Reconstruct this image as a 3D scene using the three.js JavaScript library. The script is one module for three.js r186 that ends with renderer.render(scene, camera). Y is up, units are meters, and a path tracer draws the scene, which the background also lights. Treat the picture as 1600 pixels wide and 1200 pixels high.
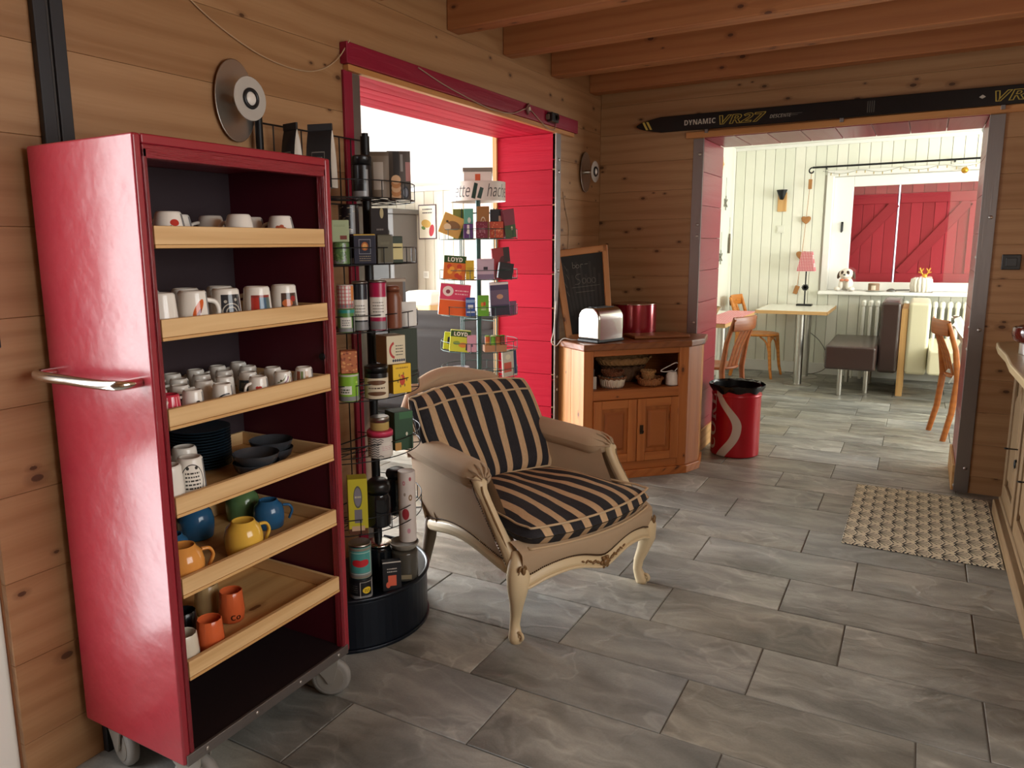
import * as THREE from 'three';
import { RoundedBoxGeometry } from 'three/addons/geometries/RoundedBoxGeometry.js';
import { mergeGeometries, toCreasedNormals } from 'three/addons/utils/BufferGeometryUtils.js';
import { RectAreaLightUniformsLib } from 'three/addons/lights/RectAreaLightUniformsLib.js';
import { FontLoader } from 'three/addons/loaders/FontLoader.js';
import { TextGeometry } from 'three/addons/geometries/TextGeometry.js';

// ---------------------------------------------------------------- camera, sky, daylight, exposure
const scene = new THREE.Scene();
const camera = new THREE.PerspectiveCamera(53.744, 1600 / 1200, 0.02, 80);
camera.position.set(0, 1.40, 0);
camera.rotation.order = 'YXZ';
camera.rotation.set(-0.168878, 0.537678, -0.012401);
camera.setViewOffset(1600, 1200, 70.2, 12.5, 1600, 1200);
camera.updateProjectionMatrix();
const renderer = new THREE.WebGLRenderer({ antialias: true });
renderer.toneMapping = THREE.LinearToneMapping;
renderer.toneMappingExposure = 1.0;
renderer.shadowMap.enabled = true;
RectAreaLightUniformsLib.init();
scene.background = new THREE.Color(0.80, 0.90, 1.0).multiplyScalar(2.2);   // overcast winter sky seen through the windows

function windowLight(name, w, h, pos, to, color, intensity) {   // daylight entering at one window opening
  const l = new THREE.RectAreaLight(color, intensity, w, h);
  l.name = name; l.position.set(...pos); l.lookAt(...to); scene.add(l);
  return l;
}
// living room: wide windows in its west wall
windowLight('living_window_light', 4.5, 1.64, [-6.86, 1.18, -3.35], [0, 1.0, -3.35], new THREE.Color(0.95, 0.975, 1.0), 30);
// dining room: windows in its east wall
windowLight('dining_window_light', 2.6, 1.5, [2.36, 1.35, -7.2], [-2, 1.1, -7.2], new THREE.Color(1.0, 0.985, 0.91), 10.5);
// main room: glazed door in the left wall beside the camera, window in the right wall behind the camera
windowLight('glazed_door_light', 0.92, 1.02, [-1.90, 1.50, -0.40], [2, 1.2, -0.40], new THREE.Color(0.93, 0.97, 1.0), 6.5);
windowLight('glazed_door_lower_light', 0.92, 0.56, [-1.90, 0.54, -0.40], [2, 0.4, -0.40], new THREE.Color(0.93, 0.97, 1.0), 6.5);
windowLight('right_window_light', 1.5, 1.1, [1.04, 1.52, -1.25], [-3, 1.0, -1.6], new THREE.Color(1.0, 0.965, 0.90), 5.6);

// ---------------------------------------------------------------- helpers
let seed = 20240517;
function rnd() { seed |= 0; seed = (seed + 0x6D2B79F5) | 0; let t = Math.imul(seed ^ (seed >>> 15), 1 | seed); t = (t + Math.imul(t ^ (t >>> 7), 61 | t)) ^ t; return ((t ^ (t >>> 14)) >>> 0) / 4294967296; }
const rr = (a, b) => a + (b - a) * rnd();
const V3 = (x, y, z) => new THREE.Vector3(x, y, z);
const taken = {};
function numbered(n) { const k = taken[n] = (taken[n] ?? -1) + 1; return k ? `${n}_${String(k).padStart(3, '0')}` : n; }
function tag(o, label, category, group) { o.userData.label = label; o.userData.category = category; if (group) o.userData.group = group; return o; }
function thing(name, label, category, pos = [0, 0, 0], turn = 0, group) {
  const o = new THREE.Group(); o.name = numbered(name); scene.add(o);
  o.position.set(...pos); o.rotation.y = turn; return tag(o, label, category, group);
}
function struct(name) { const o = new THREE.Group(); o.name = name; o.userData.kind = 'structure'; scene.add(o); return o; }
function part(name, geo, mat, parent) {
  const g = Array.isArray(geo) ? merge(geo) : geo;
  const m = new THREE.Mesh(g, mat); m.name = name; m.castShadow = m.receiveShadow = true; parent.add(m); return m;
}
function merge(list) {
  const a = list.map((g) => { const n = g.index ? g.toNonIndexed() : g; for (const k of Object.keys(n.attributes)) if (!['position', 'normal', 'uv'].includes(k)) n.deleteAttribute(k); return n; });
  return a.length === 1 ? a[0] : mergeGeometries(a);
}
function solo(name, geo, mat, label, category, group) {   // a thing that is one mesh
  const m = part(numbered(name), geo, mat, scene); return tag(m, label, category, group);
}
// box with rounded edges between two corners
function bb(x0, y0, z0, x1, y1, z1, r = 0.004) {
  const w = Math.abs(x1 - x0), h = Math.abs(y1 - y0), d = Math.abs(z1 - z0);
  const g = r > 0 ? new RoundedBoxGeometry(w, h, d, 1, Math.min(r, w * 0.45, h * 0.45, d * 0.45)) : new THREE.BoxGeometry(w, h, d);
  return g.translate((x0 + x1) / 2, (y0 + y1) / 2, (z0 + z1) / 2);
}
const bc = (w, h, d, x, y, z, r = 0.004) => bb(x - w / 2, y - h / 2, z - d / 2, x + w / 2, y + h / 2, z + d / 2, r);
const cyl = (r0, r1, h, x, y, z, s = 24, open = false) => new THREE.CylinderGeometry(r1, r0, h, s, 1, open).translate(x, y + h / 2, z);   // r0 below, r1 above, y = foot
function lathe(pts, s = 32) { return new THREE.LatheGeometry(pts.map(([r, y]) => new THREE.Vector2(r, y)), s); }
function tube(pts, r, seg = 0, rad = 8, closed = false) {
  const c = new THREE.CatmullRomCurve3(pts.map((p) => V3(...p)), closed, 'centripetal');
  return new THREE.TubeGeometry(c, seg || pts.length * 5, r, rad, closed);
}
function wire(pts, r = 0.0016, closed = false) {   // straight runs between the points, butt jointed
  const out = [], n = closed ? pts.length : pts.length - 1;
  for (let i = 0; i < n; i++) out.push(bar(pts[i], pts[(i + 1) % pts.length], r, 6));
  return merge(out);
}
function bar(a, b, r, s = 8, r1 = r) {
  const A = V3(...a), B = V3(...b), d = B.clone().sub(A), L = d.length();
  const g = new THREE.CylinderGeometry(r1, r, L, s, 1);
  g.applyQuaternion(new THREE.Quaternion().setFromUnitVectors(V3(0, 1, 0), d.normalize()));
  return g.translate((A.x + B.x) / 2, (A.y + B.y) / 2, (A.z + B.z) / 2);
}
// swept body: rings of given half-widths along a path; section is a superellipse
function sweep(path, radii, n = 14, pow = 2, capped = true) {
  const pos = [], idx = [], uv = [], P = path.map((p) => V3(...p)), up = V3(0, 1, 0);
  let acc = 0, side = null;
  for (let i = 0; i < P.length; i++) {
    const t = P[Math.min(i + 1, P.length - 1)].clone().sub(P[Math.max(i - 1, 0)]).normalize();
    if (!side) { side = Math.abs(t.y) > 0.9 ? V3(1, 0, 0) : up.clone().cross(t).normalize(); }
    side.sub(t.clone().multiplyScalar(side.dot(t))).normalize();
    const nrm = t.clone().cross(side).normalize();
    if (i) acc += P[i].distanceTo(P[i - 1]);
    const [a, b] = Array.isArray(radii[i]) ? radii[i] : [radii[i], radii[i]];
    for (let k = 0; k <= n; k++) {
      const th = k / n * Math.PI * 2, c = Math.cos(th), s = Math.sin(th);
      const x = Math.sign(c) * Math.abs(c) ** (2 / pow) * a, y = Math.sign(s) * Math.abs(s) ** (2 / pow) * b;
      const q = P[i].clone().addScaledVector(side, x).addScaledVector(nrm, y);
      pos.push(q.x, q.y, q.z); uv.push(k / n * (a + b) * 3.1, acc);
    }
  }
  const w = n + 1;
  for (let i = 0; i < P.length - 1; i++) for (let k = 0; k < n; k++) idx.push(i * w + k, i * w + k + 1, (i + 1) * w + k, (i + 1) * w + k, i * w + k + 1, (i + 1) * w + k + 1);
  if (capped) for (const [e, f] of [[0, 1], [P.length - 1, 0]]) {
    const c = pos.length / 3; pos.push(P[e].x, P[e].y, P[e].z); uv.push(0, 0);
    for (let k = 0; k < n; k++) f ? idx.push(c, e * w + k + 1, e * w + k) : idx.push(c, e * w + k, e * w + k + 1);
  }
  const g = new THREE.BufferGeometry();
  g.setAttribute('position', new THREE.Float32BufferAttribute(pos, 3)); g.setAttribute('uv', new THREE.Float32BufferAttribute(uv, 2)); g.setIndex(idx);
  g.computeVertexNormals(); return g;
}
// surface over a grid f(u, v) -> [x, y, z], u and v in 0..1
function surf(f, nu, nv, uvs = [1, 1]) {
  const pos = [], uv = [], idx = [];
  for (let j = 0; j <= nv; j++) for (let i = 0; i <= nu; i++) { pos.push(...f(i / nu, j / nv)); uv.push(i / nu * uvs[0], j / nv * uvs[1]); }
  for (let j = 0; j < nv; j++) for (let i = 0; i < nu; i++) { const a = j * (nu + 1) + i; idx.push(a, a + 1, a + nu + 1, a + nu + 1, a + 1, a + nu + 2); }
  const g = new THREE.BufferGeometry();
  g.setAttribute('position', new THREE.Float32BufferAttribute(pos, 3)); g.setAttribute('uv', new THREE.Float32BufferAttribute(uv, 2)); g.setIndex(idx); g.computeVertexNormals();
  return g;
}
function extrude(pts, depth, bevel = 0.003) {   // outline in x, y; extruded along +z
  const s = new THREE.Shape(pts.map(([x, y]) => new THREE.Vector2(x, y)));
  return new THREE.ExtrudeGeometry(s, { depth: depth - 2 * bevel, bevelEnabled: bevel > 0, bevelSize: bevel, bevelThickness: bevel, bevelOffset: -bevel, bevelSegments: 1, curveSegments: 10 }).translate(0, 0, bevel);
}
// texture coordinates in metres, u along the grain
function grain(geo, axis = 'x', ou = rr(0, 8), ov = rr(0, 8)) {
  const g = geo.index ? geo.toNonIndexed() : geo, p = g.attributes.position, uv = new Float32Array(p.count * 2);
  const k = 'xyz'.indexOf(axis), o = [0, 1, 2].filter((i) => i !== k);
  for (let i = 0; i < p.count; i++) {
    const c = [p.getX(i), p.getY(i), p.getZ(i)];
    uv[2 * i] = c[k] + ou; uv[2 * i + 1] = c[o[0]] + c[o[1]] + ov;
  }
  g.setAttribute('uv', new THREE.BufferAttribute(uv, 2)); return g;
}
function planar(geo, a = 0, b = 1, su = 1, sv = 1, ou = 0, ov = 0) {
  const g = geo.index ? geo.toNonIndexed() : geo, p = g.attributes.position, uv = new Float32Array(p.count * 2);
  for (let i = 0; i < p.count; i++) { const c = [p.getX(i), p.getY(i), p.getZ(i)]; uv[2 * i] = c[a] * su + ou; uv[2 * i + 1] = c[b] * sv + ov; }
  g.setAttribute('uv', new THREE.BufferAttribute(uv, 2)); return g;
}
const moved = (g, x, y, z) => g.clone().translate(x, y, z);

// ---------------------------------------------------------------- computed textures
function hash2(x, y, s) { let h = Math.imul(x | 0, 374761393) + Math.imul(y | 0, 668265263) + Math.imul(s | 0, 1274126177); h = Math.imul(h ^ (h >>> 13), 1274126177); return ((h ^ (h >>> 16)) >>> 0) / 4294967296; }
function vn(x, y, s = 0) {
  const i = Math.floor(x), j = Math.floor(y); let u = x - i, v = y - j; u = u * u * (3 - 2 * u); v = v * v * (3 - 2 * v);
  const a = hash2(i, j, s), b = hash2(i + 1, j, s), c = hash2(i, j + 1, s), d = hash2(i + 1, j + 1, s);
  return a + (b - a) * u + (c - a) * v + (a - b - c + d) * u * v;
}
function fbm(x, y, s = 0, o = 4) { let t = 0, a = 0.5, n = 0; for (let k = 0; k < o; k++) { t += a * vn(x, y, s + k); n += a; a *= 0.5; x *= 2.03; y *= 2.03; } return t / n; }
function dataTex(w, h, f, srgb = true) {
  const d = new Uint8Array(w * h * 4);
  for (let y = 0; y < h; y++) for (let x = 0; x < w; x++) { const c = f(x, y), o = (y * w + x) * 4; d[o] = Math.max(0, Math.min(255, c[0])); d[o + 1] = Math.max(0, Math.min(255, c[1])); d[o + 2] = Math.max(0, Math.min(255, c[2])); d[o + 3] = 255; }
  const t = new THREE.DataTexture(d, w, h, THREE.RGBAFormat); t.magFilter = THREE.LinearFilter; t.minFilter = THREE.LinearMipmapLinearFilter; t.generateMipmaps = true;
  t.wrapS = t.wrapT = THREE.MirroredRepeatWrapping; if (srgb) t.colorSpace = THREE.SRGBColorSpace; t.needsUpdate = true; return t;
}
// pine: 2 m along the grain by 1 m across; knots bend the rings round them
function pine(seedN, knotCount, light, dark, knotCol, contrast = 1) {
  const W = 1024, H = 512, ks = [];
  for (let i = 0; i < knotCount; i++) ks.push([hash2(i, 1, seedN) * 2, hash2(i, 2, seedN), 0.0035 + 0.0075 * hash2(i, 3, seedN)]);
  const tone = new Float32Array(W * H);
  const t = dataTex(W, H, (px, py) => {
    const u = px / W * 2, v = py / H;
    let vv = v + 0.02 * (vn(u * 1.3, v * 2.5, seedN) - 0.5) + 0.006 * (vn(u * 5, v * 9, seedN + 3) - 0.5), core = 0, halo = 0;
    for (const [ku, kv, kr] of ks) {
      const du = (u - ku) * 0.55, dv = v - kv, q = du * du + dv * dv, R = kr * kr;
      if (q < R * 60) { vv += Math.sign(dv || 1) * kr * 1.6 * Math.exp(-q / (R * 9)); }
      if (q < R) core = Math.max(core, 1 - q / R); else if (q < R * 5) halo = Math.max(halo, 1 - (q - R) / (R * 4));
    }
    const cath = vn(u * 0.55, v * 3.1, seedN + 11);
    const ring = 0.5 + 0.5 * Math.sin((vv * 34 + cath * 5) * Math.PI * 2 * 0.42 + 3 * vn(u * 0.8, vv * 14, seedN + 5));
    const fine = vn(u * 9, vv * 260, seedN + 7), broad = fbm(u * 0.9, v * 4, seedN + 9, 3);
    let k = (0.42 * ring ** 2.5 + 0.22 * fine + 0.42 * (broad - 0.3)) * contrast; k = Math.max(0, Math.min(1, k));
    tone[py * W + px] = k;
    const c = [0, 1, 2].map((i) => light[i] + (dark[i] - light[i]) * k);
    const kk = Math.min(1, core * 2.2) * 0.9 + halo * 0.28;
    return c.map((x, i) => x + (knotCol[i] - x) * Math.min(1, kk));
  });
  const b = dataTex(W, H, (x, y) => { const k = 255 * (1 - tone[y * W + x]); return [k, k, k]; }, false);
  for (const x of [t, b]) x.repeat.set(0.5, 1);
  return [t, b];
}
const [pineMap, pineBump] = pine(3, 30, [208, 173, 136], [170, 129, 90], [92, 62, 38], 0.85);
const [plainMap, plainBump] = pine(57, 6, [230, 202, 160], [192, 152, 106], [124, 84, 52], 0.9);
const mottle = dataTex(512, 512, (x, y) => { const k = 128 + 200 * (fbm(x / 40, y / 40, 71, 5) - 0.5); return [k, k, k]; }, false);
const fineNoise = dataTex(512, 512, (x, y) => { const k = 255 * (0.5 * vn(x / 1.7, y / 1.7, 81) + 0.5 * vn(x / 5, y / 5, 82)); return [k, k, k]; }, false);
// slate tile skin: 1.3 m by 1.3 m, layered streaks along u
const slateH = new Float32Array(1024 * 1024);
const slateMap = dataTex(1024, 1024, (px, py) => {
  const u = px / 1024, v = py / 1024;
  const wx = fbm(u * 5, v * 7, 21, 4), st = fbm(u * 6 + wx * 2, v * 22 + wx * 3.2, 31, 5), cl = fbm(u * 3 + 3, v * 4, 41, 4), g = vn(u * 300, v * 300, 51);
  const ridge = 1 - Math.min(1, Math.abs(fbm(u * 4 + wx, v * 11 + wx * 2, 61, 4) - 0.5) * 9);
  slateH[py * 1024 + px] = 0.55 * st + 0.25 * cl + 0.16 * ridge + 0.05 * g;
  const k = 0.62 * (st - 0.5) + 0.75 * (cl - 0.5) + 0.10 * (ridge - 0.4) + 0.06 * (g - 0.5), warm = (fbm(u * 2.3, v * 3.1, 91, 3) - 0.5) * 30, vein = 34 * Math.max(0, 1 - Math.abs(fbm(u * 7 + wx * 1.5, v * 5 + wx, 111, 4) - 0.52) * 26) * fbm(u * 4, v * 4, 121, 2);
  return [134 + 112 * k + warm * 0.35 + vein, 133 + 110 * k + warm * 0.15 + vein, 127 + 104 * k - warm * 0.25 + vein];
});
const slateBump = dataTex(1024, 1024, (x, y) => { const k = 255 * slateH[y * 1024 + x]; return [k, k, k]; }, false);
const slateRough = dataTex(512, 512, (x, y) => { const k = 62 + 100 * fbm(x / 60, y / 26, 101, 4); return [k, k, k]; }, false);
for (const t of [slateMap, slateBump, slateRough]) t.repeat.set(1 / 1.3, 1 / 1.3);

// ---------------------------------------------------------------- materials
const lin = (r, g, b) => new THREE.Color().setRGB(r, g, b);
const M = (color, rough = 0.6, extra = {}) => new THREE.MeshStandardMaterial({ color, roughness: rough, metalness: 0, ...extra });
const PM = (color, rough, extra = {}) => new THREE.MeshPhysicalMaterial({ color, roughness: rough, ...extra });
const wood = (tint, rough = 0.55, map = pineMap, bump = pineBump, bs = 0.0012) => M(tint, rough, { map, bumpMap: bump, bumpScale: bs });
const mat = {
  wallPine: [wood('#d4c4b0', 0.5), wood('#cdbca6', 0.5), wood('#d9cbb8', 0.52)],
  beam: [wood('#d8ac86', 0.6), wood('#cda07a', 0.6)],
  ceilBoard: wood('#d2b08a', 0.65),
  redPlank: [PM('#b80c2c', 0.6, { specularIntensity: 0.4, bumpMap: pineBump, bumpScale: 0.0025 }), PM('#c00f30', 0.6, { specularIntensity: 0.4, bumpMap: pineBump, bumpScale: 0.0025 }), PM('#b00a28', 0.6, { specularIntensity: 0.4, bumpMap: pineBump, bumpScale: 0.0025 })],
  doorRed: [M('#8c1a30', 0.34, { bumpMap: pineBump, bumpScale: 0.002 }), M('#931d34', 0.34, { bumpMap: pineBump, bumpScale: 0.002 }), M('#85172c', 0.36, { bumpMap: pineBump, bumpScale: 0.002 })],
  redBoard: M('#8c1030', 0.45, { bumpMap: pineBump, bumpScale: 0.002 }),
  paleWood: wood('#f4dfbc', 0.55, plainMap, plainBump, 0.0008),
  trayWood: wood('#fff4e0', 0.6, plainMap, plainBump, 0.0006),
  cabWood: [wood('#e0a468', 0.42), wood('#d89c60', 0.42), wood('#cc9056', 0.42)],
  cabTop: wood('#a87c58', 0.38),
  cabSide: wood('#f4cfa0', 0.42),
  sideWood: wood('#8e8478', 0.5, plainMap, plainBump, 0.002),
  sideDark: wood('#77604a', 0.5, plainMap, plainBump, 0.002),
  steel: M('#8b8583', 0.42, { metalness: 0.85, bumpMap: mottle, bumpScale: 0.0006 }),
  bolt: M('#b9b3ad', 0.35, { metalness: 0.9 }),
  chrome: M('#d8d4cc', 0.16, { metalness: 1 }),
  brushed: M('#bdbab4', 0.34, { metalness: 1 }),
  blackMetal: M('#101113', 0.45, { metalness: 0.3 }),
  blackPaint: M('#15171a', 0.5),
  slate: [M('#ffffff', 1, { map: slateMap, bumpMap: slateBump, bumpScale: 0.008, roughnessMap: slateRough }), M('#f6f2ec', 1, { map: slateMap, bumpMap: slateBump, bumpScale: 0.008, roughnessMap: slateRough }), M('#f2f2f2', 1, { map: slateMap, bumpMap: slateBump, bumpScale: 0.008, roughnessMap: slateRough })],
  grout: M('#6f6a62', 0.9),
  whiteBoard: [M('#eeeee0', 0.5), M('#e9eadb', 0.5), M('#f1f0e3', 0.5)],
  whitePaint: M('#f1f0ea', 0.5),
  whiteCeil: M('#f4f3ee', 0.8),
  plaster: M('#e9e4d8', 0.85),
  glass: new THREE.MeshPhysicalMaterial({ color: 0xffffff, roughness: 0.02, transmission: 1, thickness: 0, ior: 1.5 }),
};
// ================================================================ the setting
const XL = -1.897, XLB = -2.285, ZB = -4.95, ZBB = -5.5, XR = 1.05, ZR = 2.1, ZF = -8.88, CEIL = 2.55;
const OZ0 = -4.23, OZ1 = -2.40, OTOP = 2.05;          // opening to the living room
const DX0 = -1.22, DX1 = 0.25, DTOP = 2.045;          // opening to the dining room
const W_ = 0.32152, L_ = 0.640, Z0 = -3.6015;         // slate tiles: row pitch, tile pitch, a joint line

// ---------------- floor
{
  const floor = struct('floor');
  part('grout_bed', [bb(-7, -0.12, -9.3, 2.5, -0.012, 2.4, 0), bb(-7, -0.012, -9.3, 2.5, -0.0045, 2.4, 0)], mat.grout, floor);
  const g = 0.0022, ch = 0.0022;
  function tile(x0, z0, x1, z1, dy) {
    x0 += g; x1 -= g; z0 += g; z1 -= g; const y1 = dy, y0 = -0.012;
    const P = [[x0, y0, z0], [x1, y0, z0], [x1, y0, z1], [x0, y0, z1], [x0, y1 - ch, z0], [x1, y1 - ch, z0], [x1, y1 - ch, z1], [x0, y1 - ch, z1], [x0 + ch, y1, z0 + ch], [x1 - ch, y1, z0 + ch], [x1 - ch, y1, z1 - ch], [x0 + ch, y1, z1 - ch]];
    const F = [[8, 11, 10], [8, 10, 9]];
    for (let i = 0; i < 4; i++) { const j = (i + 1) % 4; F.push([i, 4 + i, 4 + j], [i, 4 + j, j], [4 + i, 8 + i, 8 + j], [4 + i, 8 + j, 4 + j]); }
    const pos = [], uv = [], ou = rnd() * 9, ov = rnd() * 9;
    for (const f of F) for (const k of f) { pos.push(...P[k]); uv.push(P[k][0] + ou, P[k][2] + ov); }
    const b = new THREE.BufferGeometry(); b.setAttribute('position', new THREE.Float32BufferAttribute(pos, 3)); b.setAttribute('uv', new THREE.Float32BufferAttribute(uv, 2)); b.computeVertexNormals(); return b;
  }
  const rest = [], seen = [];
  for (let t = -17; t < 18; t++) {
    const za = Z0 + t * W_, zb = za + W_; if (za < -9.2) continue;
    let off = t % 2 === 0 ? -0.143 : -0.377; if (t === 4) off = -0.553; if (t === -4) off = -0.64;
    for (let k = -11; k < 5; k++) {
      const x0 = off + k * L_, x1 = x0 + L_; if (x1 < -6.9 || x0 > 2.4) continue;
      const b = tile(x0, za, x1, zb, rr(-0.0006, 0.0006));
      const dist = Math.hypot((x0 + x1) / 2, (za + zb) / 2), front = za < -0.9 && x0 > -4.2 && x0 < 1.0 && !(za < -5.5 && x1 < -1.9) && !(x1 < -2.3 && (za > -2.2 || za < -6.2));
      if (front) seen.push([dist, b]); else rest.push(b);
    }
  }
  seen.sort((a, b) => a[0] - b[0]);
  seen.forEach(([, b], i) => i < 290 ? part('tile', b, mat.slate[Math.floor(rnd() * 3)], floor) : rest.push(b));
  part('tiles_beyond', rest, mat.slate[1], floor).userData.kind = 'stuff';
}
// horizontal planks over a rectangle of wall, leaving out holes; face 'x' or 'z'
function plankWall(parent, axis, at, dir, a0, a1, ys, holes, mats, th = 0.02) {
  for (let i = 0; i < ys.length - 1; i++) {
    const y0 = ys[i] + 0.0004, y1 = ys[i + 1] - 0.0004;
    let cuts = [[a0, a1]];
    for (const [h0, h1, hy0, hy1] of holes) if (y0 < hy1 - 0.02 && y1 > hy0 + 0.02) cuts = cuts.flatMap(([c0, c1]) => h1 <= c0 || h0 >= c1 ? [[c0, c1]] : [[c0, h0], [h1, c1]].filter(([p, q]) => q - p > 0.01));
    for (const [c0, c1] of cuts) {
      let top = y1, bot = y0;
      for (const [h0, h1, hy0, hy1] of holes) if (c0 < h1 - 0.01 && c1 > h0 + 0.01) { if (hy1 > y0 && hy1 < y1 && hy0 < y0) bot = hy1; }
      const j = rr(0, 0.0006), m = mats[Math.floor(rnd() * mats.length)];
      const g = axis === 'x' ? bb(at - dir * th, bot, c0, at - dir * j, top, c1, 0.0012) : bb(c0, bot, at - dir * th, c1, top, at - dir * j, 0.0012);
      part('plank', grain(g, axis === 'x' ? 'z' : 'x'), m, parent);
    }
  }
}
const ysL = [0]; for (let y = 0.1445; y < 2.35; y += 0.21955) ysL.push(y); ysL.push(CEIL);
const ysB = [0]; for (let y = 0.10; y < 2.3; y += 0.1825) ysB.push(y); ysB.push(CEIL);
// ---------------- left wall with the opening to the living room and the glazed door
{
  const w = struct('wall_left'), x0 = XLB, x1 = XL - 0.02;
  const core = [bb(x0, 0, -0.93, x1, 0.02, 0.13, 0), bb(x0, 0, OZ1 + 0.02, x1, CEIL, -0.93, 0), bb(x0, 2.04, -0.93, x1, CEIL, 0.13, 0), bb(x0, 0, 0.13, x1, CEIL, ZR, 0), bb(x0, 0, ZBB, x1, CEIL, OZ0 - 0.02, 0), bb(x0, OTOP + 0.02, OZ0 - 0.02, x1, CEIL, OZ1 + 0.02, 0)];
  part('wall_core', core, mat.beam[0], w);
  plankWall(w, 'x', XL, 1, ZB, ZR, ysL, [[OZ0, OZ1, -1, OTOP], [-0.93, 0.13, -1, 2.04]], mat.wallPine);
  // red reveal planks of the opening
  for (let i = 0, y = 0.0; y < OTOP - 0.01; i++, y += 0.205) for (const [za, zb] of [[OZ0 - 0.02, OZ0], [OZ1, OZ1 + 0.02]])
    part('reveal_plank', grain(bb(XLB, y + 0.001, za, XL - 0.003, Math.min(y + 0.204, OTOP), zb, 0.002), 'x'), mat.redPlank[Math.floor(rnd() * 3)], w);
  for (let i = 0; i < 3; i++) part('soffit_plank', grain(bb(XLB + i * 0.1293 + 0.0008, OTOP, OZ0 - 0.02, XLB + (i + 1) * 0.1293 - 0.0008 - (i === 2 ? 0.003 : 0), OTOP + 0.02, OZ1 + 0.02, 0.002), 'z'), mat.redPlank[i], w);
}
{ // trims of that opening
  const t1 = struct('trim_1');    // red board and pale strip above the opening
  part('red_board', grain(bb(XL, 2.070, -4.48, XL + 0.035, 2.146, -2.295, 0.004), 'z'), mat.redBoard, t1);
  part('wood_strip', grain(bb(XL, 2.047, -4.44, XL + 0.028, 2.0695, -2.31, 0.003), 'z'), mat.cabSide, t1);
  const t2 = struct('trim_2');    // steel strip on the far jamb
  part('steel_strip', bb(XL - 0.002, 0, OZ0 - 0.062, XL + 0.006, OTOP, OZ0 + 0.002, 0.002), mat.steel, t2);
  for (const y of [1.90, 1.83, 1.25, 0.60, 0.52]) part('bolt', new THREE.SphereGeometry(0.011, 10, 6, 0, Math.PI * 2, 0, Math.PI / 2).rotateZ(-Math.PI / 2).scale(0.6, 1, 1).translate(XL + 0.006, y, OZ0 - 0.03), mat.bolt, t2);
  const t3 = struct('trim_3');
  part('steel_strip', bb(XL - 0.002, 0, OZ1 - 0.002, XL + 0.006, OTOP, OZ1 + 0.05, 0.002), mat.steel, t3);
  part('red_edge', grain(bb(XL, 0, OZ1 + 0.05, XL + 0.012, OTOP, OZ1 + 0.10, 0.002), 'y'), mat.redBoard, t3);
  const t4 = struct('trim_4');    // pale wood frame on the living room side of the far jamb
  part('frame_post', grain(bb(XLB - 0.03, 0, OZ0 - 0.09, XLB, OTOP + 0.02, OZ0 + 0.012, 0.003), 'y'), mat.paleWood, t4);
}
{ // glazed door in the left wall, just outside the picture
  const d = struct('door_1'), x = XL - 0.06, z0 = -0.93, z1 = 0.13;
  part('door_frame', [bb(x - 0.03, 0.02, z0, x + 0.03, 2.04, z0 + 0.07), bb(x - 0.03, 0.02, z1 - 0.07, x + 0.03, 2.04, z1), bb(x - 0.03, 1.96, z0 + 0.07, x + 0.03, 2.04, z1 - 0.07), bb(x - 0.03, 0.02, z0 + 0.07, x + 0.03, 0.24, z1 - 0.07), bb(x - 0.03, 0.84, z0 + 0.07, x + 0.03, 0.97, z1 - 0.07)], mat.whitePaint, d);
  part('pane', bb(x - 0.003, 0.97, z0 + 0.07, x + 0.003, 1.96, z1 - 0.07, 0), mat.glass, d);
  part('pane', bb(x - 0.003, 0.24, z0 + 0.07, x + 0.003, 0.84, z1 - 0.07, 0), mat.glass, d);
}
// ---------------- back wall with the opening to the dining room
{
  const w = struct('wall_back'), z0 = ZBB, z1 = ZB - 0.02;
  part('wall_core', [bb(XL, 0, z0, DX0 - 0.02, CEIL, z1, 0), bb(DX1 + 0.02, 0, z0, 2.5, CEIL, z1, 0), bb(DX0 - 0.02, DTOP + 0.02, z0, DX1 + 0.02, CEIL, z1, 0)], mat.beam[0], w);
  plankWall(w, 'z', ZB, 1, XL, XR, ysB, [[DX0, DX1, -1, DTOP]], mat.wallPine);
  for (let y = 0; y < DTOP - 0.01; y += 0.205) for (const [xa, xb] of [[DX0 - 0.02, DX0], [DX1, DX1 + 0.02]])
    part('reveal_plank', grain(bb(xa, y + 0.001, ZBB, xb, Math.min(y + 0.204, DTOP), ZB - 0.003, 0.002), 'z'), mat.doorRed[Math.floor(rnd() * 3)], w);
  for (let i = 0; i < 8; i++) { const a = DX0 + i * (DX1 - DX0) / 8, b = a + (DX1 - DX0) / 8; part('soffit_plank', grain(bb(a + 0.0015, DTOP, ZBB, b - 0.0015, DTOP + 0.02, ZB - 0.003, 0.003), 'z'), mat.doorRed[i % 3], w); }
}
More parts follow.
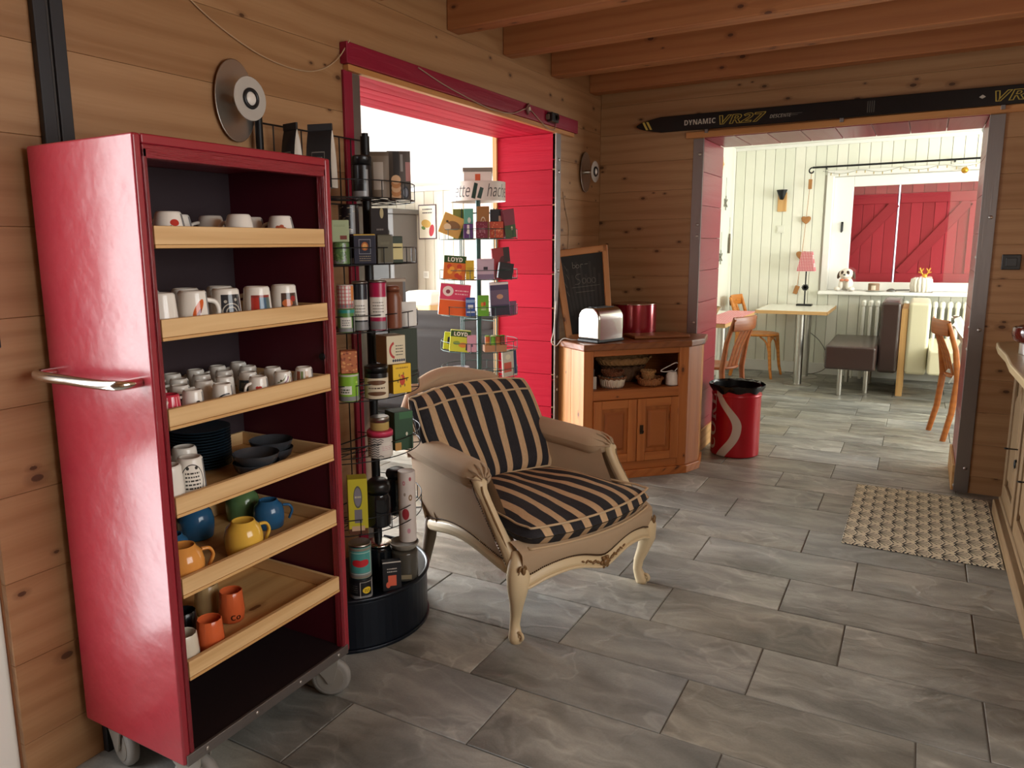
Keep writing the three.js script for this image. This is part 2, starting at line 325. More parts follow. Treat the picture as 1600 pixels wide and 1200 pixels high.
{
  const t5 = struct('trim_5');
  part('wood_strip', grain(bb(-1.325, 2.048, ZB, XR, 2.085, ZB + 0.025, 0.003), 'x'), mat.cabSide, t5);
  const t6 = struct('trim_6'), t7 = struct('trim_7');
  part('steel_strip', bb(DX0 - 0.062, 0, ZB - 0.002, DX0 + 0.002, DTOP, ZB + 0.006, 0.002), mat.steel, t6);
  part('steel_strip', bb(DX1 - 0.002, 0, ZB - 0.002, DX1 + 0.068, DTOP, ZB + 0.006, 0.002), mat.steel, t7);
  const bolt = (x, y, t) => part('bolt', new THREE.SphereGeometry(0.010, 10, 6, 0, Math.PI * 2, 0, Math.PI / 2).rotateX(Math.PI / 2).scale(1, 1, 0.6).translate(x, y, ZB + 0.006), mat.bolt, t);
  for (const y of [1.95, 1.52, 1.45, 0.9]) bolt(DX0 - 0.02, y, t6);
  for (const y of [1.52, 0.92, 0.14]) bolt(DX1 + 0.045, y, t7);
  const sbolt = (x, y, z, t) => part('bolt', new THREE.SphereGeometry(0.010, 10, 6, 0, Math.PI * 2, 0, Math.PI / 2).rotateZ(Math.PI / 2).scale(0.7, 1, 1).translate(x, y, z), mat.bolt, t);
  for (const y of [1.30, 0.92, 0.80, 0.02]) sbolt(DX1 - 0.0, y + 0.01, ZB - 0.02, t7);
  const b1 = struct('baseboard_left'), b2 = struct('baseboard_right');
  part('board', grain(bb(DX0, 0, ZBB, DX0 + 0.014, 0.145, ZB, 0.003), 'z'), mat.paleWood, b1);
  part('board', grain(bb(DX1 - 0.014, 0, ZBB, DX1, 0.145, ZB - 0.02, 0.003), 'z'), mat.paleWood, b2);
}
// ---------------- right wall and rear wall of the main room (behind and beside the camera)
{
  const w = struct('wall_right'); part('wall_core', [bb(XR + 0.02, 0, ZB, XR + 0.25, CEIL, -2.05, 0), bb(XR + 0.02, 0, -0.45, XR + 0.25, CEIL, ZR, 0), bb(XR + 0.02, 0, -2.05, XR + 0.25, 0.92, -0.45, 0), bb(XR + 0.02, 2.12, -2.05, XR + 0.25, CEIL, -0.45, 0)], mat.beam[0], w);
  plankWall(w, 'x', XR, -1, ZB, ZR, [0, 0.184, 0.368, 0.552, 0.736, 0.92, 1.12, 1.32, 1.52, 1.72, 1.92, 2.12, 2.335, CEIL], [[-2.05, -0.45, 0.91, 2.13]], mat.wallPine);
  const r = struct('wall_rear');
  part('wall_core', bb(XLB, 0, ZR + 0.02, XR + 0.25, CEIL, ZR + 0.25, 0), mat.beam[0], r);
  plankWall(r, 'z', ZR, -1, XL, XR, ysB, [], mat.wallPine);
  const n = struct('window_2');
  part('window_frame', [bb(XR + 0.08, 0.92, -2.05, XR + 0.13, 2.12, -1.99), bb(XR + 0.08, 0.92, -0.51, XR + 0.13, 2.12, -0.45), bb(XR + 0.08, 0.92, -1.99, XR + 0.13, 0.98, -0.51), bb(XR + 0.08, 2.06, -1.99, XR + 0.13, 2.12, -0.51), bb(XR + 0.08, 0.98, -1.28, XR + 0.13, 2.06, -1.22)], mat.whitePaint, n);
  part('pane', bb(XR + 0.10, 0.98, -1.99, XR + 0.106, 2.06, -0.51, 0), mat.glass, n);
}
// ---------------- ceiling boards and beams
{
  const c = struct('ceiling');
  part('ceiling_slab', bb(XLB, CEIL + 0.022, ZBB, 2.5, CEIL + 0.2, ZR + 0.25, 0), mat.ceilBoard, c);
  for (let x = XL; x < XR; x += 0.148) part('ceiling_board', grain(bb(x + 0.0015, CEIL, ZB, Math.min(x + 0.1465, XR), CEIL + 0.02, ZR, 0.003), 'z'), mat.ceilBoard, c);
  for (const z of [-4.74, -4.15, -3.57, -3.04, -2.46, -1.88, -1.30, -0.72, -0.14, 0.44, 1.02, 1.6]) part('beam', grain(bb(XL, 2.35, z - 0.10, XR, CEIL, z, 0.007), 'x'), mat.beam[Math.abs(Math.round(z * 7)) % 2], c);
}
// ---------------- living room shell
{
  const w = struct('wall_living');
  part('wall_core', [bb(-7, 0, -8.2, XLB, 2.4, -8.02, 0), bb(-7.1, 0, -8.2, -6.9, 0.3, 1.2, 0), bb(-7.1, 2.06, -8.2, -6.9, 2.4, 1.2, 0), bb(-7.1, 0.3, -8.2, -6.9, 2.06, -5.65, 0), bb(-7.1, 0.3, -1.05, -6.9, 2.06, 1.2, 0), bb(-7, 0, 1.0, XLB, 2.4, 1.2, 0), bb(XLB - 0.1, 0, -8.1, XLB, 2.4, ZBB, 0)], mat.plaster, w);
  const beige = [M('#d8cfbd', 0.7), M('#d2c8b5', 0.7), M('#dcd4c3', 0.7)];
  for (let x = -6.9; x < -4.9; x += 0.14) part('panel_board', bb(x + 0.002, 0, -8.02, x + 0.138, 2.08, -8.0, 0.004), beige[Math.floor(rnd() * 3)], w);
  const pink = [M('#e0c8bb', 0.7), M('#d8beb0', 0.7)];
  for (let x = -4.06; x < -2.4; x += 0.16) part('pale_board', bb(x + 0.002, 0, -6.82, x + 0.158, 2.08, -6.8, 0.004), pink[Math.floor(rnd() * 2)], w);
  part('closet_side', bb(-4.06, 0, -8.0, -4.04, 2.08, -6.82, 0.003), pink[1], w);
  part('cornice', bb(-6.9, 2.08, -8.0, -4.06, 2.14, -7.95, 0.01), mat.whitePaint, w);
  const c = struct('ceiling_living'); part('ceiling_slab', bb(-7.1, 2.14, -8.2, XLB, 2.4, 1.2, 0), mat.whiteCeil, c);
  const n = struct('window_3');
  part('window_frame', [-5.65, -4.5, -3.35, -2.2, -1.11].flatMap((z) => [bb(-7.02, 0.3, z, -6.96, 2.06, z + 0.06)]).concat([bb(-7.02, 0.3, -5.59, -6.96, 0.36, -1.11), bb(-7.02, 2.0, -5.59, -6.96, 2.06, -1.11)]), mat.whitePaint, n);
  part('pane', bb(-6.995, 0.36, -5.59, -6.985, 2.0, -1.11, 0), mat.glass, n);
}
// ---------------- dining room shell
const DXL = -1.83, DXR = 2.5, DC = 2.42;
{
  const w = struct('wall_far'), WX0 = -0.86, WX1 = 0.95, WY0 = 0.86, WY1 = 2.085;
  part('wall_core', [bb(DXL - 0.3, 0, ZF - 0.3, WX0, DC, ZF - 0.02, 0), bb(WX1, 0, ZF - 0.3, DXR + 0.2, DC, ZF - 0.02, 0), bb(WX0, 0, ZF - 0.3, WX1, WY0, ZF - 0.02, 0), bb(WX0, WY1, ZF - 0.3, WX1, DC, ZF - 0.02, 0)], mat.plaster, w);
  for (let x = DXL; x < DXR; x += 0.1) {
    const m = mat.whiteBoard[Math.floor(rnd() * 3)], a = x + 0.0018, b = x + 0.0982;
    if (b > WX0 && a < WX1) { part('panel_board', bb(a, 0, ZF - 0.02, b, WY0, ZF, 0.003), m, w); part('panel_board', bb(a, WY1, ZF - 0.02, b, DC, ZF, 0.003), m, w); } else part('panel_board', bb(a, 0, ZF - 0.02, b, DC, ZF, 0.003), m, w);
  }
  const l = struct('wall_dining_left');
  part('wall_core', bb(DXL - 0.2, 0, ZF - 0.2, DXL - 0.02, DC, ZBB, 0), mat.plaster, l);
  for (let z = ZF; z < ZBB; z += 0.1) part('panel_board', bb(DXL - 0.02, 0, z + 0.0018, DXL, DC, Math.min(z + 0.0982, ZBB), 0.003), mat.whiteBoard[Math.floor(rnd() * 3)], l);
  const r = struct('wall_dining_right');   // holds the window that lights the dining room
  part('wall_core', [bb(DXR - 0.1, 0, ZF, DXR + 0.1, 0.58, ZBB, 0), bb(DXR - 0.1, 2.12, ZF, DXR + 0.1, DC, ZBB, 0), bb(DXR - 0.1, 0.58, ZF, DXR + 0.1, 2.12, -8.5, 0), bb(DXR - 0.1, 0.58, -5.9, DXR + 0.1, 2.12, ZBB, 0)], mat.whiteBoard[0], r);
  const n = struct('window_4');
  part('window_frame', [-8.5, -7.23, -5.96].map((z) => bb(DXR - 0.03, 0.58, z, DXR + 0.03, 2.12, z + 0.06)).concat([bb(DXR - 0.03, 0.58, -8.44, DXR + 0.03, 0.64, -5.96), bb(DXR - 0.03, 2.06, -8.44, DXR + 0.03, 2.12, -5.96)]), mat.whitePaint, n);
  part('pane', bb(DXR - 0.004, 0.64, -8.44, DXR + 0.004, 2.06, -5.96, 0), mat.glass, n);
  const f = struct('wall_dining_near');    // dining side of the shared wall
  part('wall_board', [bb(DXL, 0, ZBB - 0.02, DX0 - 0.02, DC, ZBB, 0), bb(DX1 + 0.02, 0, ZBB - 0.02, DXR, DC, ZBB, 0), bb(DX0 - 0.02, DTOP + 0.02, ZBB - 0.02, DX1 + 0.02, DC, ZBB, 0)], mat.whiteBoard[1], f);
  const c = struct('ceiling_dining'); part('ceiling_slab', bb(DXL - 0.2, DC, ZF - 0.3, DXR + 0.2, DC + 0.2, ZBB - 0.001, 0), mat.whiteCeil, c);
  part('cornice', bb(DXL, DC - 0.035, ZF, DXR - 0.1, DC, ZF + 0.03, 0.006), mat.whitePaint, c);
  const b = struct('baseboard_far'); part('board', bb(DXL, 0, ZF, DXR - 0.1, 0.12, ZF + 0.012, 0.003), mat.whitePaint, b);
  // the window with closed shutters
  const wi = struct('window_1'), zg = ZF - 0.14;
  part('window_frame', [bb(WX0, WY0, ZF - 0.28, WX0 + 0.012, WY1, ZF), bb(WX1 - 0.012, WY0, ZF - 0.28, WX1, WY1, ZF), bb(WX0 + 0.012, WY1 - 0.012, ZF - 0.28, WX1 - 0.012, WY1, ZF),
    bb(WX0 - 0.05, WY0, ZF, WX0 + 0.012, WY1 + 0.045, ZF + 0.015), bb(WX0 + 0.012, WY1 - 0.012, ZF, WX1, WY1 + 0.045, ZF + 0.015)], mat.whitePaint, wi);
  part('sash', [bb(WX0 + 0.012, 0.90, zg - 0.03, -0.665, 2.07, zg + 0.03, 0.006), bb(0.80, 0.90, zg - 0.03, WX1 - 0.012, 2.07, zg + 0.03, 0.006), bb(-0.665, 0.90, zg - 0.03, 0.80, 0.985, zg + 0.03, 0.006), bb(-0.665, 1.965, zg - 0.03, 0.80, 2.07, zg + 0.03, 0.006)], mat.whitePaint, wi);
  part('pane', bb(-0.665, 0.985, zg - 0.004, 0.80, 1.965, zg + 0.004, 0), mat.glass, wi);
  const sill = part('window_sill', bb(WX0 - 0.06, 0.862, ZF - 0.28, WX1, 0.898, ZF + 0.13, 0.008), mat.whitePaint, wi);
  const hd = part('window_handle', [bc(0.022, 0.10, 0.012, -0.75, 1.56, zg + 0.036), tube([[-0.75, 1.58, zg + 0.04], [-0.75, 1.58, zg + 0.075], [-0.75, 1.50, zg + 0.08]], 0.008)], mat.blackMetal, wi);
  // two shutters outside
  const red = [M('#a01d2e', 0.6), M('#981a2a', 0.6), M('#a82133', 0.6)], zs = ZF - 0.33;
  for (const [sx0, sx1, nm] of [[-1.0, -0.258, 'left'], [-0.245, 1.05, 'right']]) {
    const sh = thing('window_shutter', nm === 'left' ? 'closed red plank shutter left of the slit of daylight' : 'closed red plank shutter right of the slit of daylight', 'shutter', [0, 0, 0], 0, 'red shutters outside the dining room window');
    for (let x = sx0; x < sx1 - 0.02; x += 0.105) part('plank', bb(x + 0.0015, 0.84, zs - 0.025, Math.min(x + 0.1035, sx1), 2.12, zs, 0.003), red[Math.floor(rnd() * 3)], sh);
    part('added_backing', bb(sx0, 0.84, zs - 0.032, sx1, 2.12, zs - 0.0252, 0), red[1], sh);  // unseen sheet added to stop daylight showing between the planks
    for (const y of [1.02, 1.84]) part('batten', bb(sx0 + 0.01, y - 0.05, zs, sx1 - 0.01, y + 0.05, zs + 0.024, 0.004), red[0], sh);
    const a = [nm === 'left' ? -0.88 : -0.20, 1.07], b = [nm === 'left' ? -0.28 : 0.36, 1.79], dx = b[0] - a[0], dy = b[1] - a[1], L = Math.hypot(dx, dy);
    part('brace', bc(L, 0.095, 0.022, 0, 0, 0, 0.004).rotateZ(Math.atan2(dy, dx)).translate((a[0] + b[0]) / 2, (a[1] + b[1]) / 2, zs + 0.011), red[1], sh);
    if (nm === 'right') part('batten', bb(0.37, 1.07, zs, 0.47, 1.79, zs + 0.022, 0.004), red[2], sh);
  }
}
// ================================================================ printed packaging: one sheet of small printed fronts
const ATL = 2040, CELL = 204, CK = 204 / 256;
const sheet = document.createElement('canvas'); sheet.width = sheet.height = ATL;
const ctx = sheet.getContext('2d'); ctx.fillStyle = '#888'; ctx.fillRect(0, 0, ATL, ATL);
let cells = 0;
function cell(side, draw) {
  const i = cells++, x = (i % 10) * CELL, y = Math.floor(i / 10) * CELL;
  ctx.save(); ctx.beginPath(); ctx.rect(x, y, CELL, CELL); ctx.clip(); ctx.translate(x, y); ctx.scale(CK, CK);
  ctx.fillStyle = side; ctx.fillRect(0, 0, CELL, CELL); draw(ctx); ctx.fillStyle = side; ctx.fillRect(236, 0, 20, 256); ctx.restore();
  return { u0: (x + 3 * CK) / ATL, u1: (x + 231 * CK) / ATL, v1: 1 - (y + 3 * CK) / ATL, v0: 1 - (y + 253 * CK) / ATL, su: (x + 247 * CK) / ATL, sv: 1 - (y + 128 * CK) / ATL };
}
const R_ = (c, f, x, y, w, h) => { c.fillStyle = f; c.fillRect(x, y, w, h); };
const O_ = (c, f, x, y, r, r2 = r) => { c.fillStyle = f; c.beginPath(); c.ellipse(x, y, r, r2, 0, 0, 7); c.fill(); };
function lines(c, f, x, y, w, n, step = 12, th = 4) { c.fillStyle = f; for (let i = 0; i < n; i++) { let q = x; while (q < x + w) { const l = 6 + 16 * hash2(i, q | 0, 9); c.fillRect(q, y + i * step, Math.min(l, x + w - q), th); q += l + 5; } } }
function word(c, t, f, x, y, size, font = 'bold', fam = 'sans-serif') { c.fillStyle = f; c.font = `${font} ${size}px ${fam}`; c.textAlign = 'center'; c.textBaseline = 'middle'; c.fillText(t, x, y); }
const pk = {};   // materials wearing the sheet
function labelUV(geo, w, h, c, cx = 0, cy = 0) {   // front and back faces wear the print, the rest the side colour
  const g = geo.index ? geo.toNonIndexed() : geo, p = g.attributes.position, n = g.attributes.normal, uv = new Float32Array(p.count * 2);
  for (let i = 0; i < p.count; i += 3) {
    const nz = (n.getZ(i) + n.getZ(i + 1) + n.getZ(i + 2)) / 3;
    for (let k = i; k < i + 3; k++) {
      if (Math.abs(nz) > 0.8) { const s = nz > 0 ? 1 : -1; uv[2 * k] = c.u0 + (c.u1 - c.u0) * Math.min(1, Math.max(0, 0.5 + s * (p.getX(k) - cx) / w)); uv[2 * k + 1] = c.v0 + (c.v1 - c.v0) * Math.min(1, Math.max(0, (p.getY(k) - cy) / h)); } else { uv[2 * k] = c.su; uv[2 * k + 1] = c.sv; }
    }
  }
  g.setAttribute('uv', new THREE.BufferAttribute(uv, 2)); return g;
}
function wrapUV(geo, h, c, reach = 1.75, y0 = 0) {   // round bodies: print on the half facing +z
  const g = geo.index ? geo.toNonIndexed() : geo, p = g.attributes.position, n = g.attributes.normal, uv = new Float32Array(p.count * 2);
  for (let i = 0; i < p.count; i += 3) {
    const side = [0, 1, 2].every((k) => Math.abs(n.getY(i + k)) < 0.75), out = [0, 1, 2].every((k) => n.getX(i + k) * p.getX(i + k) + n.getZ(i + k) * p.getZ(i + k) > 0);
    const as = [0, 1, 2].map((k) => Math.atan2(p.getX(i + k), p.getZ(i + k))), back = as.some((a) => Math.abs(a) > reach);
    for (let k = 0; k < 3; k++) {
      if (side && out && !back) { uv[2 * (i + k)] = c.u0 + (c.u1 - c.u0) * (0.5 + as[k] / (2 * reach)); uv[2 * (i + k) + 1] = c.v0 + (c.v1 - c.v0) * Math.min(1, Math.max(0, (p.getY(i + k) - y0) / h)); } else { uv[2 * (i + k)] = c.su; uv[2 * (i + k) + 1] = c.sv; }
    }
  }
  g.setAttribute('uv', new THREE.BufferAttribute(uv, 2)); return g;
}
const sheetTex = new THREE.CanvasTexture(sheet); sheetTex.colorSpace = THREE.SRGBColorSpace;
pk.paper = M('#ffffff', 0.55, { map: sheetTex }); pk.tin = M('#ffffff', 0.28, { map: sheetTex }); pk.ceramic = M('#ffffff', 0.14, { map: sheetTex });
const faceCam = (x, z, extra = 0) => Math.atan2(-x, -z) + extra;

// ================================================================ red bakery trolley
const TX0 = -1.873, TX1 = -1.473, TZ0 = -1.722, TZ1 = -1.083, TY0 = 0.14, TY1 = 1.652;
{
  const redM = PM('#96202f', 0.36, { clearcoat: 0.7, clearcoatRoughness: 0.2, bumpMap: mottle, bumpScale: 0.007 });
  redM.bumpMap = mottle.clone(); redM.bumpMap.repeat.set(0.9, 0.9);
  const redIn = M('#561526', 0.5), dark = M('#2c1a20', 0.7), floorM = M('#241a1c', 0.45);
  const t = thing('bakery_trolley', 'tall red metal tray trolley on casters with six wooden trays', 'trolley', [0, 0, 0]);
  const pan = (g) => planar(g, 0, 1);
  part('side_panel', pan(bb(TX0, TY0, TZ1 - 0.022, TX1, TY1, TZ1, 0.006)), redM, t);
  part('side_panel', pan(bb(TX0, TY0, TZ0, TX1, TY1, TZ0 + 0.022, 0.006)), redM, t);
  part('top_panel', pan(bb(TX0, TY1 - 0.022, TZ0 + 0.022, TX1, TY1, TZ1 - 0.022, 0.004)), redM, t);
  part('back_panel', bb(TX0, TY0, TZ0 + 0.022, TX0 + 0.012, TY1 - 0.022, TZ1 - 0.022, 0.001), dark, t);
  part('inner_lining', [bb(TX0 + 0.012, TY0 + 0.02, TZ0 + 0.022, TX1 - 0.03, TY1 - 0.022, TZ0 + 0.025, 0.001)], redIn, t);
  part('front_post', bb(TX1 - 0.028, TY0 + 0.01, TZ1 - 0.034, TX1 + 0.001, TY1 - 0.03, TZ1 - 0.022, 0.003), redM, t);
  part('front_post', bb(TX1 - 0.028, TY0 + 0.01, TZ0 + 0.022, TX1 + 0.001, TY1 - 0.03, TZ0 + 0.032, 0.003), redM, t);
  part('top_rail', bb(TX1 - 0.028, TY1 - 0.052, TZ0 + 0.022, TX1 + 0.001, TY1 - 0.022, TZ1 - 0.022, 0.003), redM, t);
  part('bottom_shelf', bb(TX0 + 0.012, TY0 + 0.005, TZ0 + 0.022, TX1 - 0.006, TY0 + 0.022, TZ1 - 0.022, 0.002), floorM, t);
  const strip = part('front_strip', bb(TX1 - 0.006, TY0 - 0.004, TZ0 + 0.012, TX1 + 0.004, TY0 + 0.026, TZ1 - 0.008, 0.002), mat.steel, t);
  for (let i = 0; i < 4; i++) part('screw', new THREE.SphereGeometry(0.006, 8, 6).scale(0.5, 1, 1).translate(TX1 + 0.005, TY0 + 0.012, TZ0 + 0.06 + i * 0.17), mat.bolt, strip);
  part('runner_strip', bb(TX0 + 0.012, TY0 + 0.03, -1.30, TX0 + 0.02, TY1 - 0.12, -1.262, 0.001), M('#8d8478', 0.5), t);
  const knob = part('latch', cyl(0.012, 0.010, 0.012, 0, 0, 0, 14).rotateX(Math.PI / 2).translate(-1.505, 1.085, TZ0 + 0.025), mat.blackMetal, t);
  // push handle on the near side
  part('push_handle', tube([[-1.515, 1.104, TZ1], [-1.517, 1.104, TZ1 + 0.045], [-1.54, 1.104, TZ1 + 0.058], [-1.70, 1.104, TZ1 + 0.06], [-1.82, 1.104, TZ1 + 0.058], [-1.845, 1.104, TZ1 + 0.045], [-1.847, 1.104, TZ1]], 0.0125, 60, 14), mat.chrome, t);
  const tyre = M('#8a8782', 0.6), fork = M('#a09c94', 0.45, { metalness: 0.4 });
  for (const [x, z, a] of [[TX1 - 0.06, TZ0 + 0.06, 0.55], [TX1 - 0.06, TZ1 - 0.06, 0.3], [TX0 + 0.06, TZ0 + 0.06, 0.2], [TX0 + 0.06, TZ1 - 0.06, -0.2]]) {
    const c = new THREE.Group(); c.name = 'caster'; c.position.set(x, 0, z); c.rotation.y = a; t.add(c);
    part('wheel', new THREE.LatheGeometry([[0.014, -0.016], [0.05, -0.016], [0.060, -0.012], [0.063, 0], [0.060, 0.012], [0.05, 0.016], [0.014, 0.016]].map(([p, q]) => new THREE.Vector2(p, q)), 32).rotateX(Math.PI / 2).translate(0.022, 0.063, 0), tyre, c);
    part('hub', [cyl(0.043, 0.043, 0.036, 0, 0, 0, 24).translate(0, -0.018, 0).rotateX(Math.PI / 2).translate(0.022, 0.063, 0), cyl(0.012, 0.012, 0.05, 0, 0, 0, 12).translate(0, -0.025, 0).rotateX(Math.PI / 2).translate(0.022, 0.063, 0)], fork, c);
    const fk = extrude([[-0.03, 0.138], [0.05, 0.138], [0.05, 0.112], [0.036, 0.063], [0.030, 0.050], [0.014, 0.050], [0.008, 0.063], [-0.03, 0.112]], 0.006, 0.001);
    part('fork', [moved(fk, 0, 0, 0.021), moved(fk, 0, 0, -0.027), bc(0.08, 0.02, 0.054, 0.01, 0.130, 0, 0.005)], fork, c);
  }
}
const trayTops = [1.455, 1.245, 1.036, 0.822, 0.618, 0.402], trayWord = ['top', 'second', 'third', 'fourth', 'fifth', 'lowest'];
const trayFloor = trayTops.map((y) => y - 0.041);
trayTops.forEach((y, i) => {
  const extra = ['holding a row of upturned tea cups', 'holding big upturned white mugs', 'crowded with small espresso cups', 'holding tall mugs and dark bowls', 'holding blue and yellow round mugs', 'holding two orange beakers'][i];
  const t = thing('wooden_tray', `pale pine tray ${extra}, ${trayWord[i]} in the trolley`, 'tray', [0, 0, 0], 0, 'pine trays in the red trolley');
  const z0 = TZ0 + 0.036, z1 = TZ1 - 0.038, x0 = TX0 + 0.016, x1 = TX1 - 0.001;
  part('front_lip', grain(bb(x1 - 0.014, y - 0.042, z0, x1, y, z1, 0.002), 'z'), mat.trayWood, t);
  part('base_board', grain(bb(x0, y - 0.050, z0, x1 + 0.0005, y - 0.0425, z1, 0.001), 'z'), mat.paleWood, t);
  for (const [a, b] of [[z0, z0 + 0.012], [z1 - 0.012, z1]]) part('side_lip', grain(bb(x0 + 0.012, y - 0.042, a, x1 - 0.0145, y - 0.002, b, 0.002), 'x'), mat.trayWood, t);
  part('back_lip', grain(bb(x0, y - 0.042, z0, x0 + 0.0115, y - 0.002, z1, 0.002), 'z'), mat.trayWood, t);
});
// ---------------- cups and mugs
const ceramic = { white: M('#e9e4da', 0.14), cream: M('#d9d0bd', 0.16), yellow: M('#e6b84c', 0.12), orange: M('#e29a4c', 0.12), terracotta: M('#d8673a', 0.2), blue: M('#2d5f86', 0.12), green: M('#5d7d50', 0.14), black: M('#17191d', 0.2), grey: M('#3a3d42', 0.2), tan: M('#b09468', 0.25) };
const W0 = '#ece7dd';
const prints = {
  dot: cell(W0, (c) => { O_(c, '#b8382e', 150, 90, 26); O_(c, '#6b7d3a', 128, 140, 8, 30); }),
  ring: cell(W0, (c) => { c.strokeStyle = '#6b675f'; c.lineWidth = 6; for (const r of [60, 78]) { c.beginPath(); c.arc(150, 190, r, 3, 6); c.stroke(); } }),
  flower: cell(W0, (c) => { for (let k = 0; k < 5; k++) O_(c, '#b65c42', 116 + 22 * Math.cos(k * 1.257), 120 + 22 * Math.sin(k * 1.257), 15); O_(c, '#d8b04a', 116, 120, 9); }),
  orangeLeaf: cell(W0, (c) => { c.save(); c.translate(140, 110); c.rotate(0.5); O_(c, '#d2602c', 0, 0, 20, 62); O_(c, '#7d2a24', 14, 30, 9, 36); c.restore(); }),
  dark: cell(W0, (c) => { R_(c, '#33363c', 60, 40, 130, 150); c.strokeStyle = '#b9b4a8'; c.lineWidth = 7; for (const r of [30, 52]) { c.beginPath(); c.arc(120, 150, r, 3, 6.3); c.stroke(); } O_(c, '#b9b4a8', 86, 84, 10); O_(c, '#b9b4a8', 150, 74, 10); }),
  stripes: cell(W0, (c) => { R_(c, '#b3382f', 50, 60, 50, 130); R_(c, '#3d5f78', 100, 60, 46, 130); R_(c, '#5c6b66', 146, 60, 30, 130); R_(c, '#8f3a35', 50, 60, 126, 16); }),
  berry: cell(W0, (c) => { R_(c, '#4e3b34', 70, 60, 110, 120); O_(c, '#c46b3e', 110, 130, 34, 28); O_(c, '#9d2f2f', 150, 100, 20); }),
  redStripes: cell('#c9344a', (c) => { R_(c, '#c9344a', 0, 0, 236, 256); for (let k = 0; k < 6; k++) R_(c, '#e8a0a4', 20 + k * 38, 0, 10, 256); }),
  swirl: cell(W0, (c) => { c.strokeStyle = '#32373d'; c.lineWidth = 13; for (const r of [60, 95]) { c.beginPath(); c.arc(160, 190, r, 2.6, 4.9); c.stroke(); } R_(c, '#7d6f62', 120, 150, 90, 50); }),
  heart: cell(W0, (c) => { O_(c, '#c8433c', 108, 110, 16); O_(c, '#c8433c', 132, 110, 16); c.beginPath(); c.moveTo(94, 118); c.lineTo(146, 118); c.lineTo(120, 152); c.fill(); }),
  curves: cell(W0, (c) => { c.lineWidth = 9; ['#6f7a52', '#8a4b7a', '#c0a04a', '#b0503c'].forEach((f, i) => { c.strokeStyle = f; c.beginPath(); c.arc(60, 20 + i * 6, 90 + i * 26, 0.2, 1.5); c.stroke(); }); O_(c, '#4a4a3c', 100, 90, 10); }),
  blueBand: cell(W0, (c) => { R_(c, '#3c5166', 0, 80, 236, 120); lines(c, '#d0cabd', 40, 110, 150, 5); }),
  brownBars: cell(W0, (c) => { R_(c, '#a2593d', 40, 40, 40, 180); R_(c, '#7d8a5a', 84, 40, 26, 180); R_(c, '#c29a72', 130, 40, 30, 180); }),
  oval: cell(W0, (c) => { c.strokeStyle = '#2f2d2b'; c.lineWidth = 5; c.beginPath(); c.ellipse(118, 128, 70, 92, 0, 0, 7); c.stroke(); lines(c, '#3a3734', 74, 82, 90, 5, 22, 9); R_(c, '#2f2d2b', 98, 194, 40, 12); O_(c, '#2f2d2b', 90, 56, 10); O_(c, '#2f2d2b', 146, 56, 10); }),
  cat: cell(W0, (c) => { O_(c, '#3a3230', 130, 150, 40, 34); O_(c, '#a3503c', 110, 190, 30, 16); O_(c, '#3a3230', 160, 116, 18); }),
  co: cell('#d8673a', (c) => { R_(c, '#d8673a', 0, 0, 236, 256); word(c, 'Co', '#2c1a16', 128, 200, 62); }),
};
function cupGeo(r0, r1, h, up, handle = 0.62, facets = 0) {   // r0 at the foot, r1 at the rim; up = standing upright, else turned over
  const th = 0.0035, pr = [[0.001, 0.004], [r0 * 0.72, 0.004], [r0 * 0.76, 0], [r0 * 0.88, 0], [r0, 0.005], [r0 + (r1 - r0) * 0.35, h * 0.35], [r0 + (r1 - r0) * 0.7, h * 0.68], [r1, h - 0.002], [r1 - th * 0.5, h], [r1 - th, h - 0.002], [r0 + (r1 - r0) * 0.5 - th, h * 0.5], [r0 - th, 0.012], [0.001, 0.010]];
  let body = lathe(pr, facets || 28); if (facets) body = toCreasedNormals(body, 0.5);
  const hr = h * 0.28, hx = r0 + (r1 - r0) * 0.5 - 0.002;
  const hd = tube([[hx, h * 0.80, 0], [hx + hr * 0.75, h * 0.80, 0], [hx + hr * 1.15, h * 0.56, 0], [hx + hr * 0.85, h * 0.32, 0], [hx - 0.002, h * 0.24, 0]], h * 0.062, 18, 7).scale(1, 1, 0.8);
  if (!up) for (const g of [body, hd]) { g.rotateX(Math.PI); g.translate(0, h, 0); }
  return [body, hd];
}
const cupKinds = {}; 
function cup(kind, args, x, y, z, label, group, { color = 'white', print = null, turn = 0, name = 'mug', cat = 'mug', handleTurn = 1.2 } = {}) {
  const key = kind + (print || ''); 
  if (!cupKinds[key]) { const [b, h] = cupGeo(...args); cupKinds[key] = [print ? wrapUV(b, args[2], prints[print], 1.35) : b, h]; }
  const [b, h] = cupKinds[key], t = thing(name, label, cat, [x, y, z], faceCam(x, z, turn), group);
  part('body', b, print ? pk.ceramic : ceramic[color], t);
  const hm = part('handle', h, print === 'co' ? ceramic.terracotta : ceramic[color], t); hm.rotation.y = handleTurn; return t;
}
